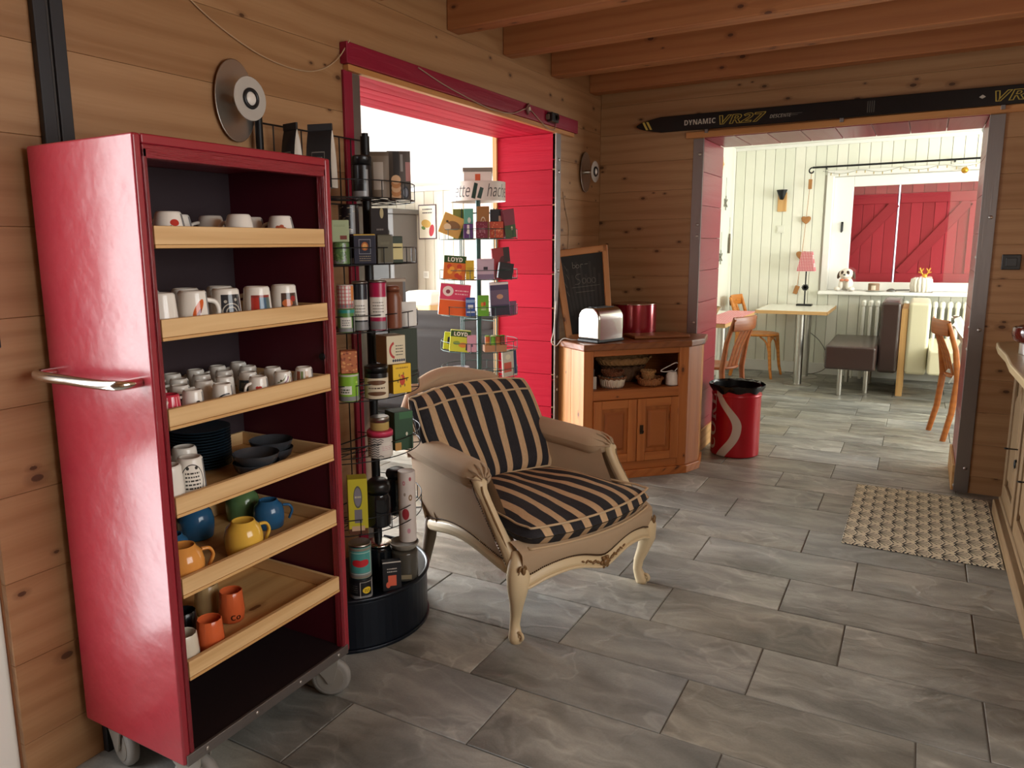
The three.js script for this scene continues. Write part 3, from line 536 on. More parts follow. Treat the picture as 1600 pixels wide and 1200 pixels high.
{
  const F = trayFloor.map((y) => y + 0.0005), big = [0.030, 0.043, 0.075, false];
  const ord = ['first', 'second', 'third', 'fourth', 'fifth', 'sixth', 'seventh'];
  const g1 = 'upturned tea cups on the top tray';
  [[-1.201, 'dot', 'white tea cup with a red dot, leftmost of the front row on the top tray'], [-1.417, null, 'plain white tea cup in the middle of the front row on the top tray'], [-1.566, 'flower', 'white tea cup with a small flower, rightmost of the top tray']].forEach(([z, p, l]) => cup('tea', big, -1.525, F[0], z, l, g1, { print: p, handleTurn: 2.6 }));
  [-1.20, -1.318, -1.425, -1.57].forEach((z, i) => cup('tea', big, -1.64, F[0], z, `white upturned tea cup, ${ord[i]} from left in the back row of the top tray`, g1, { print: [null, 'ring', null, 'ring'][i], handleTurn: 3.6 }));
  const g2 = 'big upturned mugs on the second tray', mugA = [0.034, 0.041, 0.098, false];
  [[-1.165, null, 'plain white mug at the left end of the front row on the second tray'], [-1.258, 'orangeLeaf', 'white mug with an orange leaf print on the second tray'], [-1.362, 'dark', 'white mug with a dark square print on the second tray'], [-1.47, 'stripes', 'white mug with red and blue blocks of print on the second tray'], [-1.571, 'berry', 'white mug with a brown and orange picture, rightmost on the second tray']].forEach(([z, p, l], i) => cup('mug', mugA, -1.532, F[1], z, l, g2, { print: p, turn: i > 1 ? 0.35 : 0.1, handleTurn: i === 1 ? 0.3 : 2.4 }));
  [-1.215, -1.335, -1.45].forEach((z, i) => cup('mug', mugA, -1.652, F[1], z, `white upturned mug, ${ord[i]} from left in the back row of the second tray`, g2, { handleTurn: 3.3 }));
  const g3 = 'espresso cups on the third tray', esp = [0.024, 0.0285, 0.066, false];
  const rows = [[-1.525, [-1.164, -1.232, -1.326, -1.45, -1.543, -1.629], ['redStripes', 'cat', 'swirl', 'heart', 'curves', 'brownBars'], 'front'], [-1.605, [-1.19, -1.259, -1.335, -1.405, -1.49, -1.585], [null, 'blueBand', null, null, 'blueBand', null], 'second'], [-1.69, [-1.25, -1.325, -1.40, -1.48, -1.57], [null, 'ring', null, null, null], 'third'], [-1.775, [-1.29, -1.37, -1.45, -1.53, -1.61], [], 'rear']];
  const what = { redStripes: 'red striped', cat: 'white', swirl: 'white', heart: 'white', curves: 'white', brownBars: 'white', blueBand: 'blue banded', ring: 'white' };
  const tail = { cat: 'with a dark animal print', swirl: 'with dark curved bands', heart: 'with a small red heart', curves: 'with coloured curves', brownBars: 'with brown bars' };
  for (const [x, zs, ps, rw] of rows) zs.forEach((z, i) => cup('esp', esp, x, F[2], z, `${what[ps[i]] || 'white'} espresso cup ${tail[ps[i]] || ''}, ${ord[i]} from left in ${rw} row, third tray`.replace(' ,', ','), g3, { print: ps[i] || null, name: 'espresso_cup', cat: 'cup', handleTurn: rr(1.5, 4.5) }));
  const g4 = 'tall white mugs on the fourth tray', tall = [0.031, 0.0385, 0.108, false];
  cup('tall', tall, -1.545, F[3], -1.225, 'tall white mug with a dark oval emblem on the fourth tray', g4, { print: 'oval', handleTurn: 3.3, turn: 0.1 });
  cup('tall', tall, -1.53, F[3], -1.148, 'tall white mug at the front left corner of the fourth tray', g4, { handleTurn: 2 });
  cup('tall', tall, -1.64, F[3], -1.285, 'tall white mug behind the mug with the oval emblem', g4, { handleTurn: 3.3 });
  cup('tall', tall, -1.63, F[3], -1.19, 'tall white mug in the left back corner of the fourth tray', g4, { handleTurn: 2.8 });
  const bowlG = lathe([[0.001, 0.004], [0.030, 0.003], [0.034, 0], [0.038, 0.003], [0.056, 0.018], [0.064, 0.04], [0.0625, 0.041], [0.054, 0.02], [0.034, 0.008], [0.001, 0.008]], 32);
  const bowl = (x, y, z, l) => solo('bowl', moved(bowlG, x, y, z), ceramic.grey, l, 'bowl', 'dark bowls on the fourth tray');
  bowl(-1.545, F[3], -1.445, 'lower dark grey bowl of the front stack on the fourth tray'); bowl(-1.545, F[3] + 0.0245, -1.445, 'upper dark grey bowl of the front stack on the fourth tray');
  bowl(-1.615, F[3], -1.572, 'lower dark grey bowl of the right back stack on fourth tray'); bowl(-1.615, F[3] + 0.0245, -1.572, 'upper dark grey bowl of the right back stack on fourth tray');
  const plateG = lathe([[0.001, 0.003], [0.05, 0.003], [0.055, 0], [0.062, 0.002], [0.086, 0.010], [0.0855, 0.012], [0.06, 0.006], [0.001, 0.006]], 36), plateM = M('#2b3d4a', 0.25);
  const nth = ['lowest', 'second', 'third', 'fourth', 'fifth', 'sixth', 'seventh', 'eighth', 'ninth', 'tenth', 'eleventh', 'twelfth', 'thirteenth'];
  for (let k = 0; k < 14; k++) solo('plate', moved(plateG, -1.752, F[3] + k * 0.0082, -1.43), plateM, k === 13 ? 'dark blue plate on top of the plate stack, fourth tray' : `dark blue plate, ${nth[k]}${k ? ' from the bottom' : ''} in the plate stack on the fourth tray`, 'plate', 'stacked plates on the fourth tray');
  // round coloured mugs, turned over
  const rp = (r, h) => { const b = lathe([[0.001, h - 0.006], [r * 0.50, h - 0.006], [r * 0.53, h], [r * 0.60, h], [r * 0.66, h - 0.007], [r * 0.88, h * 0.80], [r, h * 0.55], [r, h * 0.3], [r * 0.93, 0.002], [r * 0.91, 0], [r * 0.89, 0.002], [r * 0.95, h * 0.4], [r * 0.6, h - 0.016], [0.001, h - 0.014]], 36); return [b, tube([[r * 0.93, h * 0.74, 0], [r * 1.35, h * 0.70, 0], [r * 1.52, h * 0.50, 0], [r * 1.40, h * 0.32, 0], [r * 1.30, h * 0.2, 0]], h * 0.05, 18, 8).scale(1, 1, 1.5)]; };
  const [rb, rh] = rp(0.052, 0.093), [rb2, rh2] = rp(0.046, 0.082);
  const round = (x, z, col, l, ht, small) => { const t = thing('round_mug', l, 'mug', [x, F[4], z], 0, 'round glazed mugs on the fifth tray'); part('body', small ? rb2 : rb, ceramic[col], t); part('handle', small ? rh2 : rh, ceramic[col], t).rotation.y = ht; };
  round(-1.545, -1.182, 'orange', 'glossy orange round mug upside down on the fifth tray', 1.3); round(-1.545, -1.383, 'yellow', 'glossy yellow round mug upside down on the fifth tray', 1.35);
  round(-1.655, -1.235, 'blue', 'blue round mug right behind the orange mug', 2.6, 1); round(-1.635, -1.565, 'blue', 'blue round mug on the right of the yellow mug', 0.9, 1);
  round(-1.76, -1.40, 'blue', 'blue round mug deep in the tray behind the yellow mug', 3.5); round(-1.755, -1.575, 'green', 'green round mug at the back right of the fifth tray', 2.4);
  // standing beakers on the lowest tray
  const bk = [0.036, 0.031, 0.088, true], g6 = 'standing beakers on the lowest tray';
  const beaker = (x, z, col, l, print) => { const key = 'bk' + (print || ''); if (!cupKinds[key]) { const p = [[0.001, 0.003], [0.028, 0.003], [0.031, 0], [0.034, 0.004], [0.037, 0.03], [0.032, 0.086], [0.0305, 0.088], [0.029, 0.086], [0.033, 0.03], [0.03, 0.010], [0.001, 0.009]]; const b = toCreasedNormals(lathe(p, 12), 0.6); cupKinds[key] = print ? wrapUV(b, 0.088, prints[print], 1.3) : b; } const t = thing('beaker', l, 'beaker', [x, F[5], z], faceCam(x, z, 0.15), g6); part('body', cupKinds[key], print ? pk.ceramic : ceramic[col], t); };
  beaker(-1.53, -1.155, 'cream', 'cream beaker at the front left of the lowest tray'); beaker(-1.535, -1.24, 'terracotta', 'orange beaker beside the cream one on the lowest tray', 'co');
  beaker(-1.615, -1.385, 'terracotta', 'orange beaker standing alone, rightmost on the lowest tray', 'co'); beaker(-1.63, -1.235, 'black', 'black beaker behind the front orange beaker'); beaker(-1.71, -1.38, 'tan', 'tan beaker behind the rightmost orange beaker');
}
// ================================================================ tea rack on the sawn-off oil drum
const DRX = -1.825, DRZ = -2.126, DRR = 0.32, DRH = 0.20, BACK = -1.872;
{
  const arc = (r, n = 40) => { const a0 = Math.acos(Math.max(-1, (BACK - DRX) / r)), o = []; for (let i = 0; i <= n; i++) { const a = -a0 + 2 * a0 * i / n; o.push([DRX + r * Math.cos(a), DRZ + r * Math.sin(a)]); } return o; };
  const slab = (r, y0, y1, bev = 0.004) => { const s = new THREE.Shape(arc(r).map(([x, z]) => new THREE.Vector2(x, -z))); return new THREE.ExtrudeGeometry(s, { depth: y1 - y0 - 2 * bev, bevelEnabled: true, bevelSize: bev, bevelThickness: bev, bevelOffset: -bev, bevelSegments: 2 }).rotateX(-Math.PI / 2).translate(0, y0 + bev, 0); };
  const navy = M('#0b1420', 0.32, { metalness: 0.35 }), t = thing('tea_rack', 'black wire tea rack standing on a sawn-off dark oil drum', 'display rack');
  const drum = part('drum', [slab(DRR - 0.006, 0.012, DRH - 0.016), slab(DRR, 0, 0.014), slab(DRR, DRH - 0.018, DRH - 0.008)], navy, t);
  part('rim', tube(arc(DRR - 0.004).map(([x, z]) => [x, DRH - 0.006, z]), 0.008, 90, 8), navy, drum);
  const A = [BACK + 0.013, -1.835], B = [BACK + 0.013, -2.38], CP = [-1.845, -2.26];
  for (const [x, z] of [A, B]) part('post', cyl(0.0125, 0.0125, 1.83 - DRH + 0.012, x, DRH - 0.012, z, 14), mat.blackMetal, t);
  part('post', cyl(0.016, 0.016, 1.79 - DRH, -1.68, DRH - 0.012, -2.15, 16), mat.blackMetal, t);
  // grid between the posts
  const grid = [];
  for (let z = -2.36; z < -1.84; z += 0.066) grid.push(bar([BACK + 0.013, 0.3, z], [BACK + 0.013, 1.80, z], 0.0025, 6));
  for (const y of [0.42, 0.66, 0.88, 1.11, 1.335, 1.56, 1.80]) grid.push(bar([A[0], y, A[1]], [B[0], y, B[1]], 0.003, 6));
  part('back_grid', grid, mat.blackMetal, t);
  const tiers = [1.566, 1.350, 1.128, 0.897, 0.686, 0.430];
  for (const y of tiers) {
    const o = arc(0.30, 26), g = [];
    for (const dy of [0, 0.055]) for (let i = 0; i < o.length - 1; i++) g.push(bar([o[i][0], y - 0.004 + dy, o[i][1]], [o[i + 1][0], y - 0.004 + dy, o[i + 1][1]], 0.0019, 5));
    for (let i = 0; i < o.length; i += 3) { g.push(bar([o[i][0], y - 0.004, o[i][1]], [o[i][0], y + 0.051, o[i][1]], 0.0017, 5)); g.push(bar([o[i][0], y - 0.004, o[i][1]], [-1.70, y - 0.004, -2.14], 0.0019, 5)); }
    for (const r of [0.24, 0.17]) { const q = arc(r, 16); for (let i = 0; i < q.length - 1; i++) g.push(bar([q[i][0], y - 0.004, q[i][1]], [q[i + 1][0], y - 0.004, q[i + 1][1]], 0.0017, 5)); }
    g.push(bar([A[0], y - 0.004, A[1]], [-1.70, y - 0.004, -2.14], 0.0019, 5), bar([B[0], y - 0.004, B[1]], [-1.70, y - 0.004, -2.14], 0.0019, 5));
    part('wire_tier', g, mat.blackMetal, t);
  }
}
// ---------------- what stands on it
function pack(name, label, cat, c, w, h, d, pos, turn, group, m = pk.paper, tilt = 0, rad = 0.0025) {
  const g = labelUV(new RoundedBoxGeometry(w, h, d, 1, rad).translate(0, h / 2, 0), w, h, c), t = solo(name, g, m, label, cat, group);
  t.position.set(...pos); t.rotation.set(0, turn, 0); if (tilt) t.rotateZ(tilt); return t;
}
function tin(name, label, cat, c, r, h, pos, turn, group, lidM = null, lidH = 0, lidR = 1.02) {
  const t = thing(name, label, cat, pos, turn, group), bh = h - lidH;
  part('body', wrapUV(lathe([[0.001, 0], [r - 0.003, 0], [r, 0.003], [r, bh - 0.003], [r - 0.002, bh], [0.001, bh]], 28), bh, c, 1.4), pk.tin, t);
  if (lidH) part('lid', lathe([[0.001, 0], [r * lidR, 0], [r * lidR, lidH - 0.004], [r * lidR - 0.004, lidH], [0.001, lidH]], 28).translate(0, bh + 0.0003, 0), lidM, t);
  return t;
}
{
  const G = 'tea tins and boxes on the wire rack', at = (x, y, z) => [x, y, z], fc = faceCam, y1 = 1.5645, y2 = 1.3485, y3 = 1.1265, y4 = 0.8955, y5 = 0.6845, y6 = 0.4285, y7 = DRH - 0.0075;
  const lidBlack = M('#101114', 0.3), lidSteel = mat.brushed, lidPink = M('#c93a5a', 0.35);
  // coffee bags hanging at the top
  const bagC = cell('#17171a', (c) => { R_(c, '#17171a', 0, 0, 236, 256); c.strokeStyle = '#8a857c'; c.lineWidth = 4; c.strokeRect(60, 104, 116, 56); lines(c, '#8a857c', 82, 124, 76, 1, 12, 14); });
  function bag(label, pos, turn, w, h, d, side) {
    const t = thing('coffee_bag', label, 'coffee bag', pos, turn, 'coffee bags at the top of the rack');
    const f = (sx) => surf((u, v) => [(u - 0.5) * w * (1 - 0.06 * v), v * h, sx * d / 2 * (1 - v ** 3) * (0.75 + 0.25 * Math.sin(Math.PI * u))], 8, 10);
    const fr = f(1); part('front', (() => { const q = fr.toNonIndexed(), uv = q.attributes.uv; for (let i = 0; i < uv.count; i++) uv.setXY(i, bagC.u0 + (bagC.u1 - bagC.u0) * uv.getX(i), bagC.v0 + (bagC.v1 - bagC.v0) * uv.getY(i)); return q; })(), pk.paper, t);
    part('back', f(-1), side, t);
    for (const s of [-1, 1]) part('gusset', surf((u, v) => [s * (w / 2 * (1 - 0.06 * v) - 0.004 * Math.sin(Math.PI * u)), v * h, (u - 0.5) * d * (1 - v ** 3) * 0.75], 6, 10), side, t);
    part('seal', bb(-w / 2 * 0.95, h - 0.006, -0.004, w / 2 * 0.95, h + 0.016, 0.004, 0.001), M('#1c1c1f', 0.5), t);
  }
  const foil = M('#cfc6b8', 0.45);
  bag('black coffee bag with a pale side standing above the trolley corner', at(-1.70, y1 + 0.03, -1.945), fc(-1.7, -1.945, -0.45), 0.09, 0.185, 0.06, foil);
  bag('smaller black and white coffee bag left of the larger one', at(-1.79, y1 + 0.03, -1.905), fc(-1.79, -1.905, -0.9), 0.07, 0.19, 0.05, foil);
  const plain = (side, f) => cell(side, f);
  const cBlack = plain('#121316', (c) => { R_(c, '#1b1d20', 0, 0, 236, 40); lines(c, '#3a3a3c', 40, 120, 150, 3); });
  tin('tea_canister', 'plain black canister on the top tier beside the coffee bag', 'canister', cBlack, 0.032, 0.135, at(-1.615, y1, -2.045), 0, G, lidBlack, 0.03);
  const pouch = (label, c, w, h, pos, turn) => { const t = thing('tea_pouch', label, 'pouch', pos, turn, G); const f = (s) => { const q = surf((u, v) => [(u - 0.5) * w, v * h, s * 0.016 * Math.sin(Math.PI * Math.min(1, u)) ** 0.6 * (1 - v) ** 0.6 + s * 0.001], 8, 8).toNonIndexed(), uv = q.attributes.uv; for (let i = 0; i < uv.count; i++) uv.setXY(i, c.u0 + (c.u1 - c.u0) * uv.getX(i), c.v0 + (c.v1 - c.v0) * uv.getY(i)); return q; }; part('front', f(1), pk.paper, t); part('back', f(-1), pk.paper, t); };
  pouch('brown paper pouch with a clear window on the top tier', cell('#6a5a4a', (c) => { R_(c, '#6f6050', 0, 0, 236, 256); R_(c, '#a3978a', 40, 60, 120, 150); R_(c, '#574838', 0, 0, 236, 26); }), 0.062, 0.15, at(-1.575, y1, -2.09), fc(-1.575, -2.09, 0));
  pouch('dark pouch with a waffle picture and round stamp, top tier', cell('#3a322c', (c) => { R_(c, '#4a3f36', 0, 0, 236, 256); R_(c, '#2b2624', 60, 0, 60, 130); R_(c, '#8f8a84', 130, 20, 26, 90); for (let k = 0; k < 5; k++) { O_(c, k % 2 ? '#c98a58' : '#e0b48a', 84, 240 - k * 22, 46, 24); } O_(c, '#22242a', 176, 220, 34); O_(c, '#6d6f78', 176, 220, 24); R_(c, '#a8706a', 180, 60, 50, 100); }), 0.08, 0.16, at(-1.565, y1, -2.185), fc(-1.565, -2.185, 0.1));
  tin('patterned_tin', 'black tin with gilt leaf pattern on the second tier', 'tin', cell('#17161a', (c) => { for (let k = 0; k < 26; k++) O_(c, k % 3 ? '#b8a890' : '#7a6a55', 20 + 200 * hash2(k, 3, 5), 20 + 210 * hash2(k, 4, 5), 6 + 12 * hash2(k, 5, 5), 3); }), 0.034, 0.10, at(-1.665, y2 + 0.095, -2.03), 0, G);
  pack('tea_box', 'black box under the patterned tin on the second tier', 'box', cBlack, 0.075, 0.094, 0.05, at(-1.665, y2, -2.03), fc(-1.665, -2.03), G);
  pack('tea_box', 'dark brown box with a round gold tag on the second tier', 'box', cell('#241d1c', (c) => { R_(c, '#2a2221', 0, 0, 236, 256); O_(c, '#c9b88a', 150, 26, 24); lines(c, '#8a8078', 80, 96, 90, 1, 12, 8); O_(c, '#c9c2b8', 128, 190, 10, 20); }), 0.06, 0.185, 0.034, at(-1.612, y2, -2.128), fc(-1.6, -2.1), G);
  pack('tea_box', 'pale green box with a red barcode patch, rack left edge', 'box', cell('#9fae86', (c) => { R_(c, '#a9b78e', 0, 0, 236, 256); R_(c, '#7a3a30', 110, 180, 90, 44); lines(c, '#7d8a66', 30, 60, 150, 2); }), 0.055, 0.07, 0.04, at(-1.628, y2 + 0.0715, -1.940), fc(-1.62, -1.94), G);
  tin('moss_tin', 'mossy green tin under the pale green box', 'tin', cell('#5f7d4c', (c) => { for (let k = 0; k < 90; k++) O_(c, k % 2 ? '#7d9a60' : '#4c6a3a', 236 * hash2(k, 1, 7), 256 * hash2(k, 2, 7), 10); }), 0.027, 0.071, at(-1.628, y2, -1.940), 0, G);
  pack('tea_box', 'navy box with an orange round emblem on the second tier', 'box', cell('#1f2030', (c) => { R_(c, '#232436', 0, 0, 236, 256); R_(c, '#c9a24a', 0, 0, 236, 16); c.strokeStyle = '#8a8a90'; c.lineWidth = 6; c.strokeRect(60, 50, 116, 118); O_(c, '#b8642c', 118, 106, 36); O_(c, '#e0a860', 118, 106, 24); lines(c, '#a89a7a', 60, 186, 120, 3, 18, 6); }), 0.072, 0.097, 0.030, at(-1.578, y2, -2.000), fc(-1.57, -2.0), G);
  pack('tea_box', 'olive grey box on the second tier beside the navy box', 'box', cell('#55503e', (c) => { R_(c, '#655f4a', 10, 16, 216, 230); lines(c, '#8a8266', 50, 70, 130, 2); }), 0.052, 0.095, 0.028, at(-1.547, y2, -2.068), fc(-1.54, -2.07, 0.1), G);
  pack('tea_box', 'narrow dark and yellow box at the right of the second tier', 'box', cell('#22301f', (c) => { R_(c, '#26351f', 0, 0, 236, 256); R_(c, '#d8c88a', 60, 70, 170, 150); }), 0.045, 0.09, 0.028, at(-1.548, y2, -2.130), fc(-1.53, -2.13, 0.2), G);
  tin('checked_tin', 'white tin with red checks on top of a green can', 'tin', cell('#d8cfc4', (c) => { for (let k = 0; k < 7; k++) { R_(c, 'rgba(190,60,60,0.55)', 8 + k * 34, 0, 12, 256); R_(c, 'rgba(190,60,60,0.45)', 0, 8 + k * 38, 236, 12); } R_(c, '#d98a4c', 180, 20, 50, 150); }), 0.0275, 0.078, at(-1.62, y3 + 0.0785, -1.942), fc(-1.6, -1.94), G);
  tin('green_can', 'green can with a white label under the checked tin', 'can', cell('#5f8a4a', (c) => { R_(c, '#2f8a80', 0, 0, 236, 46); R_(c, '#e0ddd2', 60, 90, 110, 110); lines(c, '#555', 78, 120, 76, 3, 24, 8); }), 0.029, 0.078, at(-1.62, y3, -1.942), fc(-1.6, -1.94), G);
  tin('tall_tea_tube', 'tall tube with dark ends and a white label, third tier', 'tube', cell('#20242c', (c) => { R_(c, '#e0dad0', 0, 86, 236, 110); lines(c, '#6a655e', 60, 116, 110, 4, 16, 5); }), 0.026, 0.165, at(-1.608, y3, -2.003), fc(-1.6, -2), G, lidSteel, 0.008);
  tin('tall_tea_tube', 'tall tube with magenta ends and a white label, third tier', 'tube', cell('#b0204e', (c) => { R_(c, '#e6e0d6', 0, 78, 236, 106); lines(c, '#7a746c', 60, 104, 110, 4, 16, 5); }), 0.029, 0.168, at(-1.564, y3, -2.045), fc(-1.56, -2.04), G, lidSteel, 0.008);
  { const t = thing('stoneware_jar', 'brown stoneware jar with a narrow lid on the third tier', 'jar', at(-1.551, y3, -2.112), 0, G); const m = M('#7d4a34', 0.35); part('body', lathe([[0.001, 0], [0.026, 0], [0.029, 0.004], [0.029, 0.105], [0.022, 0.12], [0.022, 0.127], [0.001, 0.127]], 28), m, t); part('lid', lathe([[0.001, 0], [0.023, 0], [0.023, 0.012], [0.018, 0.018], [0.001, 0.019]], 24).translate(0, 0.1275, 0), m, t); }
  pack('tea_box', 'brown box with a small picture behind the stoneware jar', 'box', cell('#8a6a54', (c) => { R_(c, '#c9b8a4', 0, 0, 236, 20); O_(c, '#a5482e', 118, 96, 50); R_(c, '#2f2a26', 92, 40, 50, 60); }), 0.09, 0.165, 0.04, at(-1.625, y3, -2.215), fc(-1.6, -2.2), G);
  pouch('white paper bag at the right end of the third tier', cell('#e4e0d8', (c) => { R_(c, '#e8e4dc', 0, 0, 236, 256); }), 0.06, 0.085, at(-1.552, y3, -2.20), fc(-1.55, -2.2, 0.2));
  pack('tea_box', 'yellow box with a red fruit picture on the fourth tier', 'box', cell('#b8923a', (c) => { R_(c, '#f0c42c', 0, 0, 236, 256); O_(c, '#c8452c', 118, 140, 34, 46); O_(c, '#e8a03a', 104, 120, 14); for (let k = 0; k < 6; k++) O_(c, '#8a6a2c', 118 + 54 * Math.cos(k), 140 + 54 * Math.sin(k), 8, 14); lines(c, '#a87a20', 40, 30, 150, 1, 12, 12); }), 0.075, 0.104, 0.085, at(-1.575, y4, -2.148), fc(-1.545, -2.137, 0.55), G);
  pack('tea_box', 'cream box with a red figure standing on the yellow box', 'box', cell('#b89a74', (c) => { R_(c, '#ddd0b0', 0, 0, 236, 256); c.strokeStyle = '#b8332c'; c.lineWidth = 22; c.beginPath(); c.arc(110, 130, 66, 1.8, 4.4); c.stroke(); lines(c, '#4a4436', 110, 90, 90, 4, 26, 8); for (let k = 0; k < 6; k++) O_(c, '#343a4a', 80 + k * 26, 222, 12); }), 0.075, 0.10, 0.08, at(-1.585, y4 + 0.1045, -2.135), fc(-1.575, -2.111, 0.5), G);
  pack('tea_box', 'large dark green box behind the cream box', 'box', cell('#26311f', (c) => { R_(c, '#2a3622', 0, 0, 236, 256); }), 0.105, 0.21, 0.03, at(-1.64, y4, -2.285), fc(-1.62, -2.27, 0.2), G);
  pack('tea_box', 'orange patterned box on top of the bright green tin', 'box', cell('#b0623a', (c) => { R_(c, '#b8683c', 0, 0, 236, 256); for (let k = 0; k < 30; k++) O_(c, k % 2 ? '#d89a5c' : '#8a4228', 236 * hash2(k, 1, 17), 256 * hash2(k, 2, 17), 16, 9); }), 0.054, 0.075, 0.045, at(-1.62, y4 + 0.095, -1.945), fc(-1.6, -1.94, 0.1), G);
  tin('green_tin', 'bright green round tin with a white label, rack left edge', 'tin', cell('#86b83a', (c) => { R_(c, '#c9c8c0', 0, 0, 236, 26); R_(c, '#e8e8da', 30, 110, 110, 76); lines(c, '#4a5a3a', 44, 138, 80, 2, 22, 12); O_(c, '#b8d86a', 190, 80, 12); }), 0.034, 0.094, at(-1.622, y4, -1.945), fc(-1.6, -1.94), G);
  tin('cream_label_tin', 'black tin with a cream label and brown scroll print', 'tin', cell('#17171a', (c) => { R_(c, '#d8cbb0', 0, 50, 236, 196); O_(c, '#6a4a34', 118, 92, 70, 22); O_(c, '#6a4a34', 118, 196, 70, 20); O_(c, '#d8cbb0', 118, 144, 90, 28); lines(c, '#4a3a2c', 60, 138, 116, 1, 10, 12); }), 0.041, 0.112, at(-1.567, y4, -2.025), fc(-1.55, -2.0), G, lidBlack, 0.022);
  pack('tea_box', 'dark green carton with a pale round mark on the fifth tier', 'box', cell('#24402c', (c) => { R_(c, '#2a4a32', 0, 0, 236, 256); O_(c, '#d8d6c2', 150, 150, 13); R_(c, '#b88a4a', 0, 200, 80, 56); R_(c, '#3a6a44', 60, 0, 176, 50); }), 0.075, 0.14, 0.075, at(-1.58, y5, -2.165), fc(-1.557, -2.155, 0.5), G);
  tin('zigzag_tin', 'white tin with black zigzags and a pink lid, fifth tier', 'tin', cell('#c9c2b8', (c) => { R_(c, '#cfc8be', 0, 0, 236, 256); c.strokeStyle = '#3a3836'; c.lineWidth = 7; for (let r = 0; r < 9; r++) { c.beginPath(); for (let k = 0; k < 8; k++) c.lineTo(k * 20, 20 + r * 28 + (k % 2) * 16); c.stroke(); } R_(c, '#d8d0c6', 110, 60, 110, 150); lines(c, '#c98a94', 130, 110, 70, 3, 20, 5); }), 0.043, 0.094, at(-1.575, y5, -2.045), fc(-1.56, -2.03), G, lidPink, 0.02, 1.06);
  { const t = thing('small_glass_jar', 'small glass jar with a steel lid on the zigzag tin', 'jar', at(-1.575, y5 + 0.0945, -2.045), 0, G); part('body', lathe([[0.001, 0], [0.030, 0], [0.033, 0.003], [0.033, 0.026], [0.030, 0.03], [0.001, 0.03]], 28), M('#b59a5c', 0.1), t); part('lid', lathe([[0.001, 0], [0.034, 0], [0.034, 0.014], [0.031, 0.017], [0.001, 0.017]], 28).translate(0, 0.0302, 0), lidSteel, t); }
  pack('tall_yellow_tin', 'tall yellow tin with a grey round seal, rack lower left', 'tin', cell('#b8ac2c', (c) => { R_(c, '#c2b62f', 0, 0, 236, 256); O_(c, '#5a5a4a', 118, 84, 50); O_(c, '#7d7a86', 118, 84, 42); lines(c, '#c8c2a0', 84, 80, 70, 1, 10, 8); R_(c, '#75717a', 74, 140, 88, 60); R_(c, '#5a3424', 0, 226, 236, 30); R_(c, '#c9a88a', 40, 214, 150, 22); }), 0.067, 0.198, 0.06, at(-1.615, y6, -1.958), fc(-1.617, -1.954, 0.05), G, pk.tin);
  const jarB = (l, r, h, pos, lidM, lh) => { const t = thing('dark_tea_jar', l, 'jar', pos, 0, G); part('body', lathe([[0.001, 0], [r - 0.006, 0], [r, 0.006], [r, h * 0.82], [r * 0.86, h * 0.92], [r * 0.86, h], [0.001, h]], 30), M('#14161a', 0.12), t); part('lid', lathe([[0.001, 0], [r * 0.97, 0], [r * 1.02, lh * 0.3], [r * 0.97, lh * 0.55], [r * 0.92, lh * 0.75], [r * 0.6, lh], [0.001, lh]], 30).translate(0, h + 0.0003, 0), lidM, t); return t; };
  jarB('black ribbed-lid tea jar beside the tall yellow tin', 0.044, 0.125, at(-1.592, y6, -2.045), lidBlack, 0.045);
  jarB('black flat tea tin behind the polka dot tube', 0.040, 0.14, at(-1.612, y6, -2.185), lidBlack, 0.03);
  tin('polka_dot_tube', 'white tube printed with red circles next to the armchair', 'tube', cell('#cfc4bd', (c) => { R_(c, '#d6cbc4', 0, 0, 236, 256); O_(c, '#a03038', 100, 150, 34, 20); O_(c, '#8a6a4a', 150, 92, 18, 11); O_(c, '#d6cbc4', 150, 92, 8, 5); O_(c, '#c98088', 90, 40, 14, 8); O_(c, '#d6cbc4', 90, 40, 6, 3); O_(c, '#b0505a', 150, 26, 12, 7); O_(c, '#9a8a7a', 96, 80, 10, 6); O_(c, '#c9909a', 128, 210, 16, 9); }), 0.032, 0.265, at(-1.553, y7 + 0.145, -2.165), fc(-1.54, -2.17), G);
  // on the drum itself
  { const t = thing('glass_tea_jar', 'wide glass jar with a grey lid on the drum edge', 'jar', at(-1.568, y7, -2.160), 0, G); part('body', lathe([[0.001, 0], [0.046, 0], [0.05, 0.004], [0.05, 0.10], [0.046, 0.112], [0.001, 0.112]], 32), PM('#4a463e', 0.06, {}), t); part('lid', lathe([[0.001, 0.004], [0.040, 0.006], [0.046, 0.012], [0.055, 0.028], [0.0555, 0.0305], [0.052, 0.0315], [0.05, 0.024], [0.042, 0.012], [0.001, 0.012]], 32).translate(0, 0.1125, 0).translate(0, -0.004, 0), M('#8d877c', 0.3), t); const lb = part('paper_tag', bc(0.05, 0.016, 0.0012, 0, 0.02, 0.0515, 0), M('#8f8266', 0.8), t); lb.rotation.y = faceCam(-1.568, -2.16); }
  pack('tea_box', 'black box with an orange emblem and pink top on the drum', 'box', cell('#15151a', (c) => { R_(c, '#17171c', 0, 0, 236, 256); R_(c, '#c9c2b8', 0, 0, 236, 14); lines(c, '#c9c2b8', 60, 60, 120, 2, 24, 10); R_(c, '#e0664a', 70, 120, 100, 90); O_(c, '#e0664a', 70, 200, 26); }), 0.068, 0.11, 0.03, at(-1.548, y7, -2.050), fc(-1.544, -2.052, 0.15), G);
